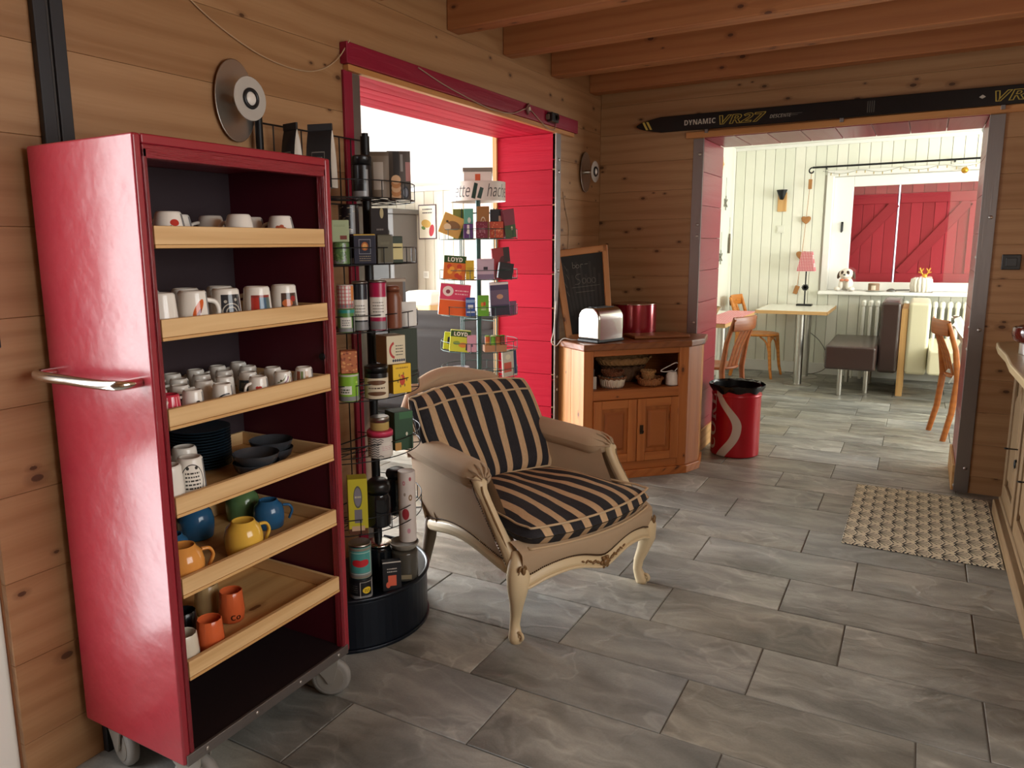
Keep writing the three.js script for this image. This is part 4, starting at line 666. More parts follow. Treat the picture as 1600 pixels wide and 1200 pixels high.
  tin('black_tea_tin', 'black tin with a yellow patch, bottom of the drum stack', 'tin', cell('#1b1c20', (c) => { c.strokeStyle = '#c9c2b8'; c.lineWidth = 5; c.strokeRect(110, 40, 100, 190); O_(c, '#e8c42c', 160, 140, 34, 40); lines(c, '#5a4a1c', 140, 130, 44, 2, 20, 8); lines(c, '#7a756c', 10, 80, 80, 4, 26, 6); }), 0.040, 0.075, at(-1.612, y7, -1.958), fc(-1.6, -1.95), G);
  tin('teal_tea_tin', 'teal tin with red lips print on top of a black tin', 'tin', cell('#4f9a94', (c) => { R_(c, '#8a8274', 0, 0, 236, 30); R_(c, '#8a8274', 0, 228, 236, 28); c.strokeStyle = '#bfe0d4'; c.lineWidth = 5; c.strokeRect(30, 46, 176, 166); O_(c, '#c42c34', 118, 130, 66, 26); O_(c, '#c42c34', 90, 116, 34, 18); O_(c, '#c42c34', 148, 116, 34, 18); }), 0.039, 0.125, at(-1.612, y7 + 0.0755, -1.958), fc(-1.6, -1.95), G, mat.brushed, 0.01);
  jarB('dark jar standing behind the teal tin on the drum', 0.034, 0.12, at(-1.678, y7, -2.025), M('#6f6a60', 0.3), 0.02);
  jarB('dark jar with a shiny steel ring lid in the drum centre', 0.048, 0.13, at(-1.647, y7, -2.112), mat.chrome, 0.014);
}
// ================================================================ disc sconces, dark post, camera and cables on the left wall
{
  const lampW = M('#e8e2d8', 0.35), rim = M('#1a1a1c', 0.4);
  for (const [z, l] of [[-1.765, 'brushed steel disc wall lamp above the trolley'], [-4.66, 'brushed steel disc wall lamp above the chalkboard']]) {
    const t = thing('disc_wall_lamp', l, 'wall lamp', [XL, 1.858, z], Math.PI / 2, 'disc lamps either side of the opening');
    part('back_plate', lathe([[0.001, 0.012], [0.122, 0.018], [0.1245, 0.0165], [0.1235, 0.013], [0.04, 0.006], [0.04, 0], [0.001, 0]], 48).rotateX(Math.PI / 2).scale(0.66, 1, 1), mat.brushed, t);
    part('stem', cyl(0.012, 0.012, 0.065, 0, 0.010, 0, 16).rotateX(Math.PI / 2), mat.chrome, t);
    const s = part('front_disc', lathe([[0.001, 0.072], [0.064, 0.076], [0.066, 0.079], [0.064, 0.081], [0.001, 0.079]], 40).rotateX(Math.PI / 2), M('#b9b2a8', 0.4), t);
    part('bulb_ring', new THREE.TorusGeometry(0.026, 0.006, 10, 28).translate(0, 0, 0.083), rim, s);
    part('bulb_glass', new THREE.SphereGeometry(0.021, 18, 10, 0, Math.PI * 2, 0, Math.PI / 2).rotateX(Math.PI / 2).scale(1, 1, 0.5).translate(0, 0, 0.08), lampW, s);
  }
  const p = thing('dark_post', 'dark painted double post rising behind the red trolley', 'post');
  part('post_half', bb(XL, 0, -1.172, XL + 0.021, CEIL, -1.138, 0.003), M('#25272b', 0.5), p);
  part('post_half', bb(XL, 0, -1.216, XL + 0.021, CEIL, -1.181, 0.003), M('#25272b', 0.5), p);
  part('groove_strip', bb(XL, 0, -1.181, XL + 0.014, CEIL, -1.172, 0.001), M('#3a3531', 0.6), p);
  solo('wall_box', bb(XL, 1.175, -0.975, XL + 0.025, 1.262, -0.935, 0.004), M('#1c2126', 0.5), 'small dark box on the pine wall at the left edge', 'wall box');
  // cables and the little camera on the red board
  const cab = M('#9c7f6c', 0.5), x = XL + 0.04;
  solo('wall_cable', tube([[XL + 0.006, 2.20, -1.50], [XL + 0.006, 2.09, -1.68], [XL + 0.006, 2.015, -1.92], [XL + 0.006, 2.015, -2.14], [XL + 0.01, 2.08, -2.27], [x - 0.002, 2.150, -2.31]], 0.0022, 60, 6), M('#b89a78', 0.5), 'thin pale cable sagging over the pine wall to the red board', 'cable');
  solo('board_cable', tube([[x, 2.135, -2.75], [x, 2.10, -2.95], [x, 2.072, -3.2], [x, 2.058, -3.38], [x, 2.070, -3.6], [x, 2.112, -3.75], [x, 2.11, -3.80]], 0.003, 60, 6), cab, 'pale cable looping below the red board over the opening', 'cable');
  solo('board_cable', tube([[x, 2.12, -3.80], [x, 2.07, -3.95], [x, 2.045, -4.06], [x, 2.055, -4.12], [x, 2.085, -4.14]], 0.0026, 40, 6), cab, 'short pale cable running to the small camera on the red board', 'cable');
  const c = thing('board_camera', 'small black camera box mounted on the red board', 'camera', [XL + 0.036, 2.108, -4.07]);
  part('housing', bb(0, -0.026, -0.045, 0.035, 0.026, 0.045, 0.005), M('#191513', 0.4), c);
  part('lens', cyl(0.014, 0.014, 0.012, 0, 0, 0, 18).rotateZ(-Math.PI / 2).translate(0.034, 0, -0.01), M('#050506', 0.1), c);
  part('bracket', bb(-0.0005, -0.014, 0.046, 0.02, 0.014, 0.06, 0.003), M('#6a5a4a', 0.4), c);
  const k = thing('cable_clip', 'small square plug fixed to the red board where cables meet', 'plug', [XL + 0.036, 2.115, -3.775]);
  part('plate', bb(0, -0.022, -0.022, 0.012, 0.022, 0.022, 0.003).rotateX(0.7), M('#6b3a34', 0.5), k); part('socket', cyl(0.01, 0.01, 0.006, 0, 0, 0, 14).rotateZ(-Math.PI / 2).translate(0.012, 0, 0), M('#c9b8a4', 0.4), k);
}
// ================================================================ armchair; its own axes: +z forward, +x the sitter's left, origin between the front feet
{
  const t = thing('armchair', 'taupe velvet armchair with black and tan striped cushions and carved cream legs', 'armchair', [-1.0496, 0, -2.6024], 1.2408);
  const velvetTex = fineNoise.clone(); velvetTex.repeat.set(9, 9); velvetTex.needsUpdate = true;
  const velvet = PM('#bda283', 0.85, { sheen: 0.5, sheenRoughness: 0.5, sheenColor: new THREE.Color('#d8c4a4'), bumpMap: velvetTex, bumpScale: 0.0006 });
  const cream = M('#d9c39c', 0.42, { bumpMap: mottle, bumpScale: 0.0008 }), gilt = M('#7a5a34', 0.45), nail = M('#4a3420', 0.35, { metalness: 0.7 }), piping = M('#c9ad88', 0.8);
  const W = 0.3675, RY = 0.285;
  const front = (x) => 0.035 + 0.075 * (1 - (x / 0.40) ** 2);        // bowed front line
  // apron: upholstered rail over the carved cream rail
  const apB = (x) => { const a = Math.abs(x) / 0.36; return 0.212 + 0.026 * Math.sin(Math.min(1, a) * Math.PI) ** 1.5 - 0.010 * Math.exp(-((a / 0.22) ** 2)) - 0.012 * Math.max(0, a - 0.8) / 0.2; };
  part('seat_rail', surf((u, v) => { const x = (u - 0.5) * 2 * 0.365, a = v * Math.PI * 2, yt = apB(x) + 0.055, yb = apB(x), my = (yt + yb) / 2, hy = (yt - yb) / 2; return [x, my + hy * Math.sin(a), front(x) - 0.015 + 0.024 * Math.cos(a)]; }, 60, 14), cream, t);
  const mould = []; for (let i = 0; i <= 40; i++) { const x = -0.355 + 0.71 * i / 40; mould.push([x, apB(x) + 0.012, front(x) + 0.008]); }
  part('rail_moulding', tube(mould, 0.006, 120, 8), cream, t);
  part('front_upholstery', surf((u, v) => { const x = (u - 0.5) * 2 * 0.372, y0 = apB(x) + 0.045, y1 = 0.372; return [x, y0 + (y1 - y0) * v, front(x) - 0.004 - 0.05 * Math.max(0, v - 0.8) / 0.2 + 0.018 * Math.sin(Math.PI * v) ** 0.7]; }, 50, 8), velvet, t);
  const nails = []; for (let i = 0; i <= 90; i++) { const x = -0.345 + 0.69 * i / 90; nails.push(new THREE.SphereGeometry(0.0036, 6, 4).translate(x, apB(x) + 0.058, front(x) + 0.006)); }
  part('nail_trim', nails, nail, t);
  // carved centre flower and leaves
  const car = [new THREE.SphereGeometry(0.017, 12, 8).scale(1, 0.9, 0.6).translate(0, apB(0) + 0.03, front(0) + 0.014)];
  for (let k = 0; k < 6; k++) car.push(new THREE.SphereGeometry(0.009, 8, 6).scale(1, 1, 0.6).translate(0.02 * Math.cos(k * 1.047), apB(0) + 0.03 + 0.018 * Math.sin(k * 1.047), front(0) + 0.012));
  for (const s of [-1, 1]) for (let k = 1; k < 6; k++) { const x = s * (0.022 + k * 0.019); car.push(new THREE.SphereGeometry(0.0115 - k * 0.0009, 8, 6).scale(1.3, 0.55, 0.5).rotateZ(s * (k % 2 ? 0.5 : -0.5)).translate(x, apB(x) + 0.031, front(x) + 0.011)); }
  part('carved_flower', car, gilt, t);
  // cabriole front legs
  for (const s of [-1, 1]) {
    const lg = part('front_leg', sweep([[s * 0.352, 0.335, 0.005], [s * 0.360, 0.30, 0.022], [s * 0.372, 0.255, 0.036], [s * 0.376, 0.205, 0.036], [s * 0.366, 0.15, 0.022], [s * 0.357, 0.10, 0.008], [s * 0.357, 0.06, 0.003], [s * 0.362, 0.035, 0.010], [s * 0.368, 0.016, 0.018], [s * 0.368, 0.0, 0.018]], [[0.020, 0.024], [0.034, 0.030], [0.042, 0.036], [0.036, 0.032], [0.026, 0.025], [0.020, 0.020], [0.018, 0.018], [0.022, 0.022], [0.026, 0.026], [0.021, 0.021]], 18, 2.3), cream, t);
    const kn = []; for (let k = 0; k < 5; k++) kn.push(new THREE.SphereGeometry(0.011 - k * 0.001, 8, 6).scale(0.8, 1.3, 0.6).translate(s * (0.374 - k * 0.001), 0.285 - k * 0.021, 0.066 - k * 0.004)); for (const q of [-1, 1]) for (let k = 0; k < 3; k++) kn.push(new THREE.SphereGeometry(0.010, 8, 6).scale(0.6, 1.3, 0.5).rotateZ(q * 0.5).translate(s * 0.374 + q * (0.013 + 0.002 * k), 0.294 - k * 0.022, 0.060 - k * 0.005));
    part('carved_knee', kn, gilt, lg);
    part('toe_scroll', [new THREE.TorusGeometry(0.013, 0.006, 8, 16).rotateY(Math.PI / 2).translate(s * 0.368, 0.030, 0.041), new THREE.SphereGeometry(0.008, 8, 6).translate(s * 0.368, 0.030, 0.041)], cream, lg);
    part('back_leg', sweep([[s * 0.29, 0.30, -0.56], [s * 0.295, 0.2, -0.575], [s * 0.30, 0.1, -0.60], [s * 0.302, 0.03, -0.625], [s * 0.302, 0, -0.63]], [[0.028, 0.026], [0.026, 0.024], [0.021, 0.02], [0.017, 0.017], [0.018, 0.018]], 12, 2.6), M('#6b5a44', 0.5), t);
    // side rail, curved below
    const rail = [], rr_ = []; for (let i = 0; i <= 16; i++) { const q = i / 16; rail.push([s * (0.365 - 0.068 * q ** 1.5 + 0.012 * Math.sin(Math.PI * q)), 0.268 + 0.05 * Math.sin(Math.PI * q) ** 1.4, 0.01 - 0.58 * q]); rr_.push([0.018, 0.026]); }
    part('side_rail', sweep(rail, rr_, 12, 2.6), cream, t);
    // arm stump: carved post sweeping back and up from the knee to the scroll
    const stump = [[s * 0.362, 0.29, 0.0], [s * 0.366, 0.36, -0.045], [s * 0.366, 0.42, -0.092], [s * 0.366, 0.48, -0.135], [s * 0.368, 0.52, -0.16], [s * 0.370, 0.545, -0.165], [s * 0.374, 0.565, -0.185]];
    const st = part('arm_stump', sweep(stump, [[0.026, 0.03], [0.022, 0.024], [0.019, 0.022], [0.019, 0.021], [0.021, 0.022], [0.027, 0.024], [0.022, 0.02]], 14, 2.6), cream, t);
    part('stump_bead', tube(stump.slice(0, 6).map(([x, y, z]) => [x + s * 0.012, y, z + 0.022]), 0.004, 40, 6), gilt, st);
    const nl = []; for (let i = 0; i < 44; i++) { const q = i / 43, c = new THREE.CatmullRomCurve3(stump.map((p) => V3(...p))).getPoint(q * 0.92); nl.push(new THREE.SphereGeometry(0.0034, 6, 4).translate(c.x + s * 0.024, c.y + 0.002, c.z - 0.014)); }
    for (let i = 0; i < 70; i++) { const q = i / 69; nl.push(new THREE.SphereGeometry(0.0034, 6, 4).translate(s * (0.384 - 0.068 * q ** 1.5 + 0.012 * Math.sin(Math.PI * q)), 0.302 + 0.05 * Math.sin(Math.PI * q) ** 1.4, -0.005 - 0.57 * q)); }
    part('nail_trim', nl, nail, t);
    // outside and inside of the arm, rolled top
    const oy = (q) => 0.555 + 0.03 * q;      // height of the roll's middle, q = 0 front, 1 back
    const ox = (q) => 0.356 - 0.05 * q ** 1.4, oz = (q) => -0.17 - 0.48 * q;
    part('outer_arm', surf((u, v) => { const z0 = -0.02 - 0.56 * u, q = u, yb = 0.278 + 0.05 * Math.sin(Math.PI * u) ** 1.4, xb = 0.372 - 0.068 * u ** 1.5; const xt = ox(q) + 0.022, zt = oz(q) + 0.0; const e = v ** 0.9; return [s * (xb + (xt - xb) * v + 0.016 * Math.sin(Math.PI * v)), yb + (oy(q) - yb) * v, z0 + (zt - z0) * e]; }, 20, 14), velvet, t);
    part('inner_arm', surf((u, v) => { const q = u, xb = 0.318 - 0.05 * u, z0 = -0.02 - 0.53 * u, xt = ox(q) - 0.045, zt = oz(q); return [s * (xb + (xt - xb) * v - 0.012 * Math.sin(Math.PI * v)), 0.31 + (oy(q) + 0.0 - 0.31) * v, z0 + (zt - z0) * v ** 0.9]; }, 18, 12), velvet, t);
    const roll = [], rrad = []; for (let i = 0; i <= 18; i++) { const q = i / 18; roll.push([s * (ox(q) - 0.012), oy(q) + 0.004, oz(q) + 0.0]); const f = Math.min(1, 0.45 + q * 6); rrad.push([0.046 * f + 0.012, 0.050 * f + 0.004]); }
    part('arm_roll', sweep(roll, rrad, 18, 2.1), velvet, t);
    const pl = []; for (let k = 0; k < 7; k++) { const a = -0.5 + k * 0.6; pl.push(tube([[s * (0.362 + 0.012 * Math.cos(a)), 0.560 + 0.012 * Math.sin(a), -0.150], [s * (0.354 + 0.038 * Math.cos(a)), 0.562 + 0.036 * Math.sin(a), -0.167], [s * (0.346 + 0.052 * Math.cos(a)), 0.562 + 0.05 * Math.sin(a), -0.205]], 0.0035, 10, 5)); }
    part('arm_pleats', pl, velvet, t);
  }
  // back: shaped top, raked
  const topY = (u) => { const a = Math.abs(u - 0.5) * 2; return 0.808 + 0.022 * Math.cos(a * Math.PI) - 0.075 * Math.max(0, a - 0.74) / 0.26; };
  const hw = (v) => 0.335 - 0.025 * v - 0.02 * v * v;
  const backF = (off, puff) => (u, v) => { const x = (u - 0.5) * 2 * hw(v), y = 0.30 + (topY(u) - 0.30) * v, curve = 0.10 * (1 - (2 * u - 1) ** 2); return [x, y, -0.52 - curve - 0.20 * v + off + puff * Math.sin(Math.PI * u) * Math.sin(Math.PI * Math.min(1, v))]; };
  part('back_upholstery', surf(backF(0.045, 0.025), 40, 24), velvet, t);
  part('back_outside', surf(backF(-0.03, 0), 40, 24), velvet, t);
  const rim = []; for (let i = 0; i <= 60; i++) { const u = i / 60, p = backF(0.008, 0)(u, 1); rim.push(p); }
  const side0 = [], side1 = []; for (let i = 12; i <= 20; i++) { side0.push(backF(0.008, 0)(0, i / 20)); side1.push(backF(0.008, 0)(1, i / 20)); }
  const loop = [...side0.slice(0, -1), ...rim, ...side1.reverse().slice(1)];
  part('back_roll', sweep(loop, loop.map(() => [0.038, 0.030]), 12, 2.2), velvet, t);
  part('back_piping', tube(rim.map(([x, y, z]) => [x * 0.94, y - 0.045, z + 0.052]), 0.004, 120, 6), M('#8f7658', 0.8), t);
  // striped cushions: dyed stripes along the depth
  const stripe = dataTex(512, 128, (x, y) => { const s = ((x / 512 * 8) % 1), n = 14 * (vn(x / 2, y / 2, 5) - 0.5), d = s < 0.60; return d ? [36 + n, 35 + n, 40 + n] : [204 + n, 170 + n, 130 + n]; });
  stripe.wrapS = stripe.wrapT = THREE.RepeatWrapping;
  const cloth = M('#ffffff', 0.8, { map: stripe, bumpMap: velvetTex, bumpScale: 0.0005 });
  const rumple = (x, z) => 0.010 * (fbm(x * 9 + 3, z * 7, 201, 3) - 0.5) + 0.006 * Math.sin(x * 17 + z * 9);
  const xs = (u, z) => (u - 0.5) * 2 * (0.345 - 0.085 * Math.max(0, -z - 0.02) / 0.5 + 0.03 * Math.max(0, z + 0.05) / 0.15);
  const seatZ = (u, v) => { const f = front((u - 0.5) * 0.74) + 0.022; return -0.50 + (f + 0.50) * v; };
  const thick = (u, v) => Math.min(1, Math.max(0.0001, 1 - (2 * u - 1) ** 6)) ** 0.5 * Math.min(1, Math.max(0.0001, 1 - (2 * v - 1) ** 6)) ** 0.5;
  const corner = (v) => 1 - 0.09 * Math.max(0, (v - 0.78) / 0.22) ** 2.5;
  const seatTop = surf((u, v) => { const z = seatZ(u, v); let x = xs(u, z); x *= corner(v); return [x, 0.395 + 0.048 * thick(u, v) + 0.02 * Math.sin(Math.PI * u) * Math.sin(Math.PI * v) + rumple(x, z) * thick(u, v), z]; }, 56, 44);
  const seatBot = surf((u, v) => { const z = seatZ(u, v), x = xs(u, z) * corner(v); return [x, 0.393 - 0.056 * thick(u, v), z]; }, 56, 24);
  const sc = part('seat_cushion', [seatTop, seatBot], cloth, t);
  const pipeLoop = []; for (let i = 0; i < 30; i++) pipeLoop.push([i / 29, 0.985]); for (let i = 1; i < 20; i++) pipeLoop.push([0.985, 1 - i / 20]); for (let i = 0; i < 20; i++) pipeLoop.push([0.985 - 0.97 * i / 19, 0.02]); for (let i = 1; i < 20; i++) pipeLoop.push([0.015, i / 20]);
  const seatPipe = (dy, k) => tube(pipeLoop.map(([u, v]) => { const z = seatZ(u, v), x = xs(u, z) * corner(v); return [x * k, 0.394 + dy, z]; }), 0.0045, 200, 6, true);
  part('cushion_piping', [seatPipe(0.036, 0.985), seatPipe(-0.040, 0.985)], piping, sc);
  // back cushion, leaning on the back
  const bt = thick, BCx = (u, v) => (u - 0.5) * 2 * (0.272 + 0.068 * Math.sin(Math.PI * Math.min(1, v * 0.62 + 0.08)) ** 1.2);
  const bcTop = (v, u) => 0.425 + (0.372 + 0.02 * Math.sin(Math.PI * u)) * v;
  const bcF = (sgn) => (u, v) => { const th = bt(u, v), x = BCx(u, v) - 0.012, y = bcTop(v, u); return [x, y + sgn * 0.018 * th, -0.425 - 0.215 * v - 0.045 * (1 - (2 * u - 1) ** 2) + sgn * (sgn > 0 ? 0.062 : 0.045) * th + (sgn > 0 ? 1.6 * rumple(x, y) * th : 0)]; };
  const bf = surf(bcF(1), 56, 44), bk = surf(bcF(-1), 40, 24);
  const bc_ = part('back_cushion', [bf, bk], cloth, t);
  const bp = (off) => tube(pipeLoop.map(([u, v]) => { const a = bcF(1)(u, v), b = bcF(-1)(u, v), k = 0.5 + off; return [a[0] * k + b[0] * (1 - k), a[1] * k + b[1] * (1 - k), a[2] * k + b[2] * (1 - k)]; }), 0.0045, 220, 6, true);
  const seam = []; for (let i = 0; i <= 30; i++) { const p = bcF(1)(0.02 + 0.96 * i / 30, 0.86 - 0.02 * Math.cos((i / 30 - 0.5) * 3)); seam.push([p[0], p[1], p[2] + 0.002]); }
  part('cushion_piping', [bp(0.52), bp(-0.52), tube(seam, 0.0045, 90, 6)], piping, bc_);
}
// ================================================================ corner cabinet and what stands on it
const CT = 0.83;
{
  const plan = [[-1.893, -4.285], [-1.652, -4.105], [-1.172, -4.595], [-1.128, -4.735], [-1.168, -4.947], [-1.893, -4.947]];   // x, z round the body
  const grow = (k, cx = -1.6, cz = -4.65) => plan.map(([x, z], i) => i >= 4 || i === 0 ? [i === 4 ? x + k : Math.max(x, -1.894), i === 0 ? z + k : z] : [x + (x - cx > 0 ? k : k * 0.3), z + k]);
  const flat = (p, y0, y1, bev) => new THREE.ExtrudeGeometry(new THREE.Shape(p.map(([x, z]) => new THREE.Vector2(x, -z))), { depth: y1 - y0 - 2 * bev, bevelEnabled: true, bevelSize: bev, bevelThickness: bev, bevelOffset: -bev, bevelSegments: 2 }).rotateX(-Math.PI / 2).translate(0, y0 + bev, 0);
  const t = thing('corner_cabinet', 'pine corner cabinet with two panelled doors and an open shelf', 'cabinet');
  const panel = (a, b, y0, y1, th, m, inset = 0, name = 'panel', parent = t, ax = 'y') => {   // upright board between two plan points, thickness inwards
    const dx = b[0] - a[0], dz = b[1] - a[1], L = Math.hypot(dx, dz), g = grain(bb(0, y0, -th - inset, L, y1, -inset, 0.003), ax); g.rotateY(-Math.atan2(dz, dx)); g.translate(a[0], 0, a[1]); return part(name, g, m, parent);
  };
  const at = (a, b, q) => [a[0] + (b[0] - a[0]) * q, a[1] + (b[1] - a[1]) * q];
  const [p0, p1, p2, p3, p4] = plan, w = mat.cabWood;
  // plan runs so that outward is to the left of a->b when seen from above with z towards the viewer: boards face the room
  panel(p0, at(p0, p1, 0.5), 0.05, 0.79, 0.02, mat.cabSide, 0, 'side_board'); panel(at(p0, p1, 0.502), p1, 0.05, 0.79, 0.02, mat.cabSide, 0, 'side_board');
  panel(p2, p3, 0.05, 0.79, 0.02, w[1], 0, 'side_board'); panel(p3, p4, 0.05, 0.79, 0.02, mat.cabSide, 0, 'side_board');
  part('worktop', grain(flat(grow(0.022), 0.79, CT, 0.008), 'x'), mat.cabTop, t);
  part('plinth', grain(flat(grow(0.012), 0, 0.05, 0.004), 'x'), w[0], t);
  // front frame
  const F = (q0, q1, y0, y1, th, m, inset, nm, par, ax) => panel(at(p1, p2, q0), at(p1, p2, q1), y0, y1, th, m, inset, nm, par, ax);
  F(0, 0.09, 0.05, 0.79, 0.022, w[0], 0, 'stile'); F(0.91, 1, 0.05, 0.79, 0.022, w[0], 0, 'stile');
  F(0.0905, 0.9095, 0.755, 0.79, 0.022, w[1], 0, 'top_rail', t, 'x'); F(0.0905, 0.9095, 0.49, 0.548, 0.022, w[1], 0, 'middle_rail', t, 'x'); F(0.0905, 0.9095, 0.05, 0.10, 0.022, w[1], 0, 'bottom_rail', t, 'x');
  part('shelf_board', grain(flat(plan.map(([x, z], i) => [x + (i === 2 || i === 3 || i === 4 ? -0.03 : 0), z - (i < 2 ? 0.03 : i < 4 ? 0.02 : 0)]), 0.530, 0.548, 0.002), 'x'), w[2], t);
  part('back_lining', [bb(-1.893, 0.55, -4.947, -1.20, 0.785, -4.937, 0), bb(-1.893, 0.55, -4.93, -1.883, 0.785, -4.34, 0)], w[2], t);
  for (const [q0, q1, s] of [[0.092, 0.492, 1], [0.508, 0.908, -1]]) {
    const dw = q1 - q0, d = F(q0, q1, 0.103, 0.487, 0.014, w[1], 0.004, 'door');
    for (const [a, b] of [[q0, q0 + 0.075], [q1 - 0.075, q1]]) F(a, b, 0.103, 0.487, 0.016, w[0], -0.012, 'door_stile', d);
    for (const [y0, y1] of [[0.103, 0.155], [0.437, 0.487]]) F(q0 + 0.0755, q1 - 0.0755, y0, y1, 0.016, w[0], -0.012, 'door_rail', d, 'x');
    const m0 = at(p1, p2, q0 + 0.105), m1 = at(p1, p2, q1 - 0.105), dx = m1[0] - m0[0], dz = m1[1] - m0[1], L = Math.hypot(dx, dz);
    const rp = new THREE.ExtrudeGeometry(new THREE.Shape([[0, 0.178], [L, 0.178], [L, 0.414], [0, 0.414]].map(([x, y]) => new THREE.Vector2(x, y))), { depth: 0.001, bevelEnabled: true, bevelSize: 0.016, bevelThickness: 0.008, bevelOffset: -0.016, bevelSegments: 1 }); rp.rotateY(-Math.atan2(dz, dx)).translate(m0[0], 0, m0[1]);
    part('raised_panel', grain(rp, 'y'), w[2], d);
  }
  F(0.4935, 0.5065, 0.103, 0.487, 0.014, w[0], -0.006, 'door_bead');
  const n = [0.714, 0.700], k = at(p1, p2, 0.545), esc = bc(0.022, 0.055, 0.004, 0, 0.30, 0.016, 0.001).rotateY(0.795).translate(k[0], 0, k[1]);
  const pl = part('lock_plate', esc, M('#3a2a1c', 0.4, { metalness: 0.6 }), t);
  part('key_ring', new THREE.TorusGeometry(0.009, 0.0025, 8, 16).translate(0, 0.288, 0.024).rotateY(0.795).translate(k[0], 0, k[1]), M('#2c2118', 0.35, { metalness: 0.7 }), pl);
}
const cabFace = 0.795;   // turn of things that face along the cabinet front
{ // chalkboard leaning in the corner
  const t = thing('chalkboard', 'wood framed chalkboard with faint chalk writing leaning in the corner', 'chalkboard', [-1.752, CT + 0.001, -4.385], 0.76);
  const tl = [-0.175, 0.515], tr = [0.165, 0.535], bl = [-0.125, 0], br = [0.165, 0];
  const tilt = (g) => g.rotateX(-0.10).rotateZ(0.045).translate(0, 0.012, 0), fr = wood('#e6bd88', 0.5);
  const stile = (a, b, w0) => { const dx = b[0] - a[0], dy = b[1] - a[1], L = Math.hypot(dx, dy); return tilt(grain(bc(L, w0, 0.018, 0, 0, 0, 0.004), 'x').rotateZ(Math.atan2(dy, dx)).translate((a[0] + b[0]) / 2, (a[1] + b[1]) / 2, 0.009)); };
  const c2 = document.createElement('canvas'); c2.width = 512; c2.height = 768; const x2 = c2.getContext('2d'); x2.fillStyle = '#17140f'; x2.fillRect(0, 0, 512, 768);
  x2.strokeStyle = 'rgba(200,196,186,0.10)'; x2.lineWidth = 26; for (let k = 0; k < 9; k++) { x2.beginPath(); x2.moveTo(40 + 50 * k, 60 + 60 * (k % 3)); x2.lineTo(120 + 40 * k, 560 + 40 * (k % 4)); x2.stroke(); }
  x2.strokeStyle = 'rgba(206,198,184,0.42)'; x2.lineWidth = 6; x2.beginPath(); x2.moveTo(150, 60); x2.lineTo(152, 116); x2.bezierCurveTo(190, 120, 190, 84, 156, 88); x2.moveTo(222, 100); x2.ellipse(205, 102, 17, 15, 0, 0, 6.2); x2.moveTo(240, 118); x2.lineTo(240, 88); x2.bezierCurveTo(252, 80, 262, 84, 268, 88); x2.moveTo(284, 84); x2.lineTo(320, 82); x2.stroke();
  x2.strokeStyle = 'rgba(206,198,184,0.3)'; x2.lineWidth = 7; x2.beginPath(); x2.moveTo(232, 176); x2.bezierCurveTo(160, 170, 170, 220, 206, 226); x2.bezierCurveTo(240, 236, 226, 280, 166, 268); for (const k of [268, 322, 376]) { x2.moveTo(k + 20, 240); x2.ellipse(k, 240, 20, 24, 0, 0, 6.2); } x2.stroke();
  x2.strokeStyle = 'rgba(206,198,184,0.32)'; x2.lineWidth = 5; x2.beginPath(); x2.moveTo(130, 300); x2.lineTo(440, 286); x2.moveTo(170, 346); x2.lineTo(380, 338); x2.stroke();
  x2.beginPath(); for (const [a, b] of [[60, 90], [74, 170], [52, 250], [70, 330]]) { x2.moveTo(a, b); x2.lineTo(a + 26, b + 46); } for (const [a, b] of [[240, 560], [330, 548]]) { x2.moveTo(a, b); x2.lineTo(a + 6, b + 60); } x2.stroke();
  const tx = new THREE.CanvasTexture(c2); tx.colorSpace = THREE.SRGBColorSpace;
  const bd = new THREE.Shape([[tl[0] + 0.02, tl[1] - 0.02], [bl[0] + 0.02, bl[1] + 0.02], [br[0] - 0.02, br[1] + 0.02], [tr[0] - 0.02, tr[1] - 0.02]].map(([x, y]) => new THREE.Vector2(x, y)));
  part('slate_board', tilt(planar(new THREE.ExtrudeGeometry(bd, { depth: 0.006, bevelEnabled: false }), 0, 1, 1 / 0.30, 1 / 0.50, 0.5, 0)), M('#ffffff', 0.7, { map: tx }), t);
  part('frame_bar', stile([tl[0] - 0.006, tl[1]], tr, 0.042), fr, t); part('frame_bar', stile(bl, br, 0.042), fr, t);
  part('frame_bar', stile([tl[0] + 0.012, tl[1] + 0.02], [bl[0] + 0.012, bl[1] - 0.012], 0.042), fr, t); part('frame_bar', stile([tr[0] - 0.012, tr[1] + 0.02], [br[0] - 0.012, br[1] - 0.012], 0.036), fr, t);
}
{ // toaster
  const t = thing('toaster', 'rounded chrome toaster with a black base on the corner cabinet', 'toaster', [-1.632, CT + 0.001, -4.315], 0.0);
  const prof = (w, h, r) => { const o = []; for (let i = 0; i <= 10; i++) { const a = Math.PI / 2 * i / 10; o.push([w / 2 - r + r * Math.sin(Math.PI / 2 - a), h - r + r * Math.sin(a)]); } for (let i = 0; i <= 10; i++) { const a = Math.PI / 2 + Math.PI / 2 * i / 10; o.push([-w / 2 + r + r * Math.cos(a), h - r + r * Math.sin(a)]); } o.push([-w / 2, 0.018], [w / 2, 0.018]); return o; };
  part('body', new THREE.ExtrudeGeometry(new THREE.Shape(prof(0.165, 0.205, 0.065).map(([x, y]) => new THREE.Vector2(x, y))), { depth: 0.196, bevelEnabled: true, bevelSize: 0.012, bevelThickness: 0.012, bevelOffset: -0.012, bevelSegments: 4 }).translate(0, 0, -0.098).rotateY(-0.35), mat.chrome, t);
  part('base', bc(0.165, 0.018, 0.235, 0, 0.009, 0, 0.006).rotateY(-0.35), mat.blackPaint, t);
  part('slot', [bc(0.025, 0.004, 0.15, -0.022, 0.205, 0, 0.001), bc(0.025, 0.004, 0.15, 0.022, 0.205, 0, 0.001)].map((g) => g.rotateY(-0.35)), mat.blackPaint, t);
}
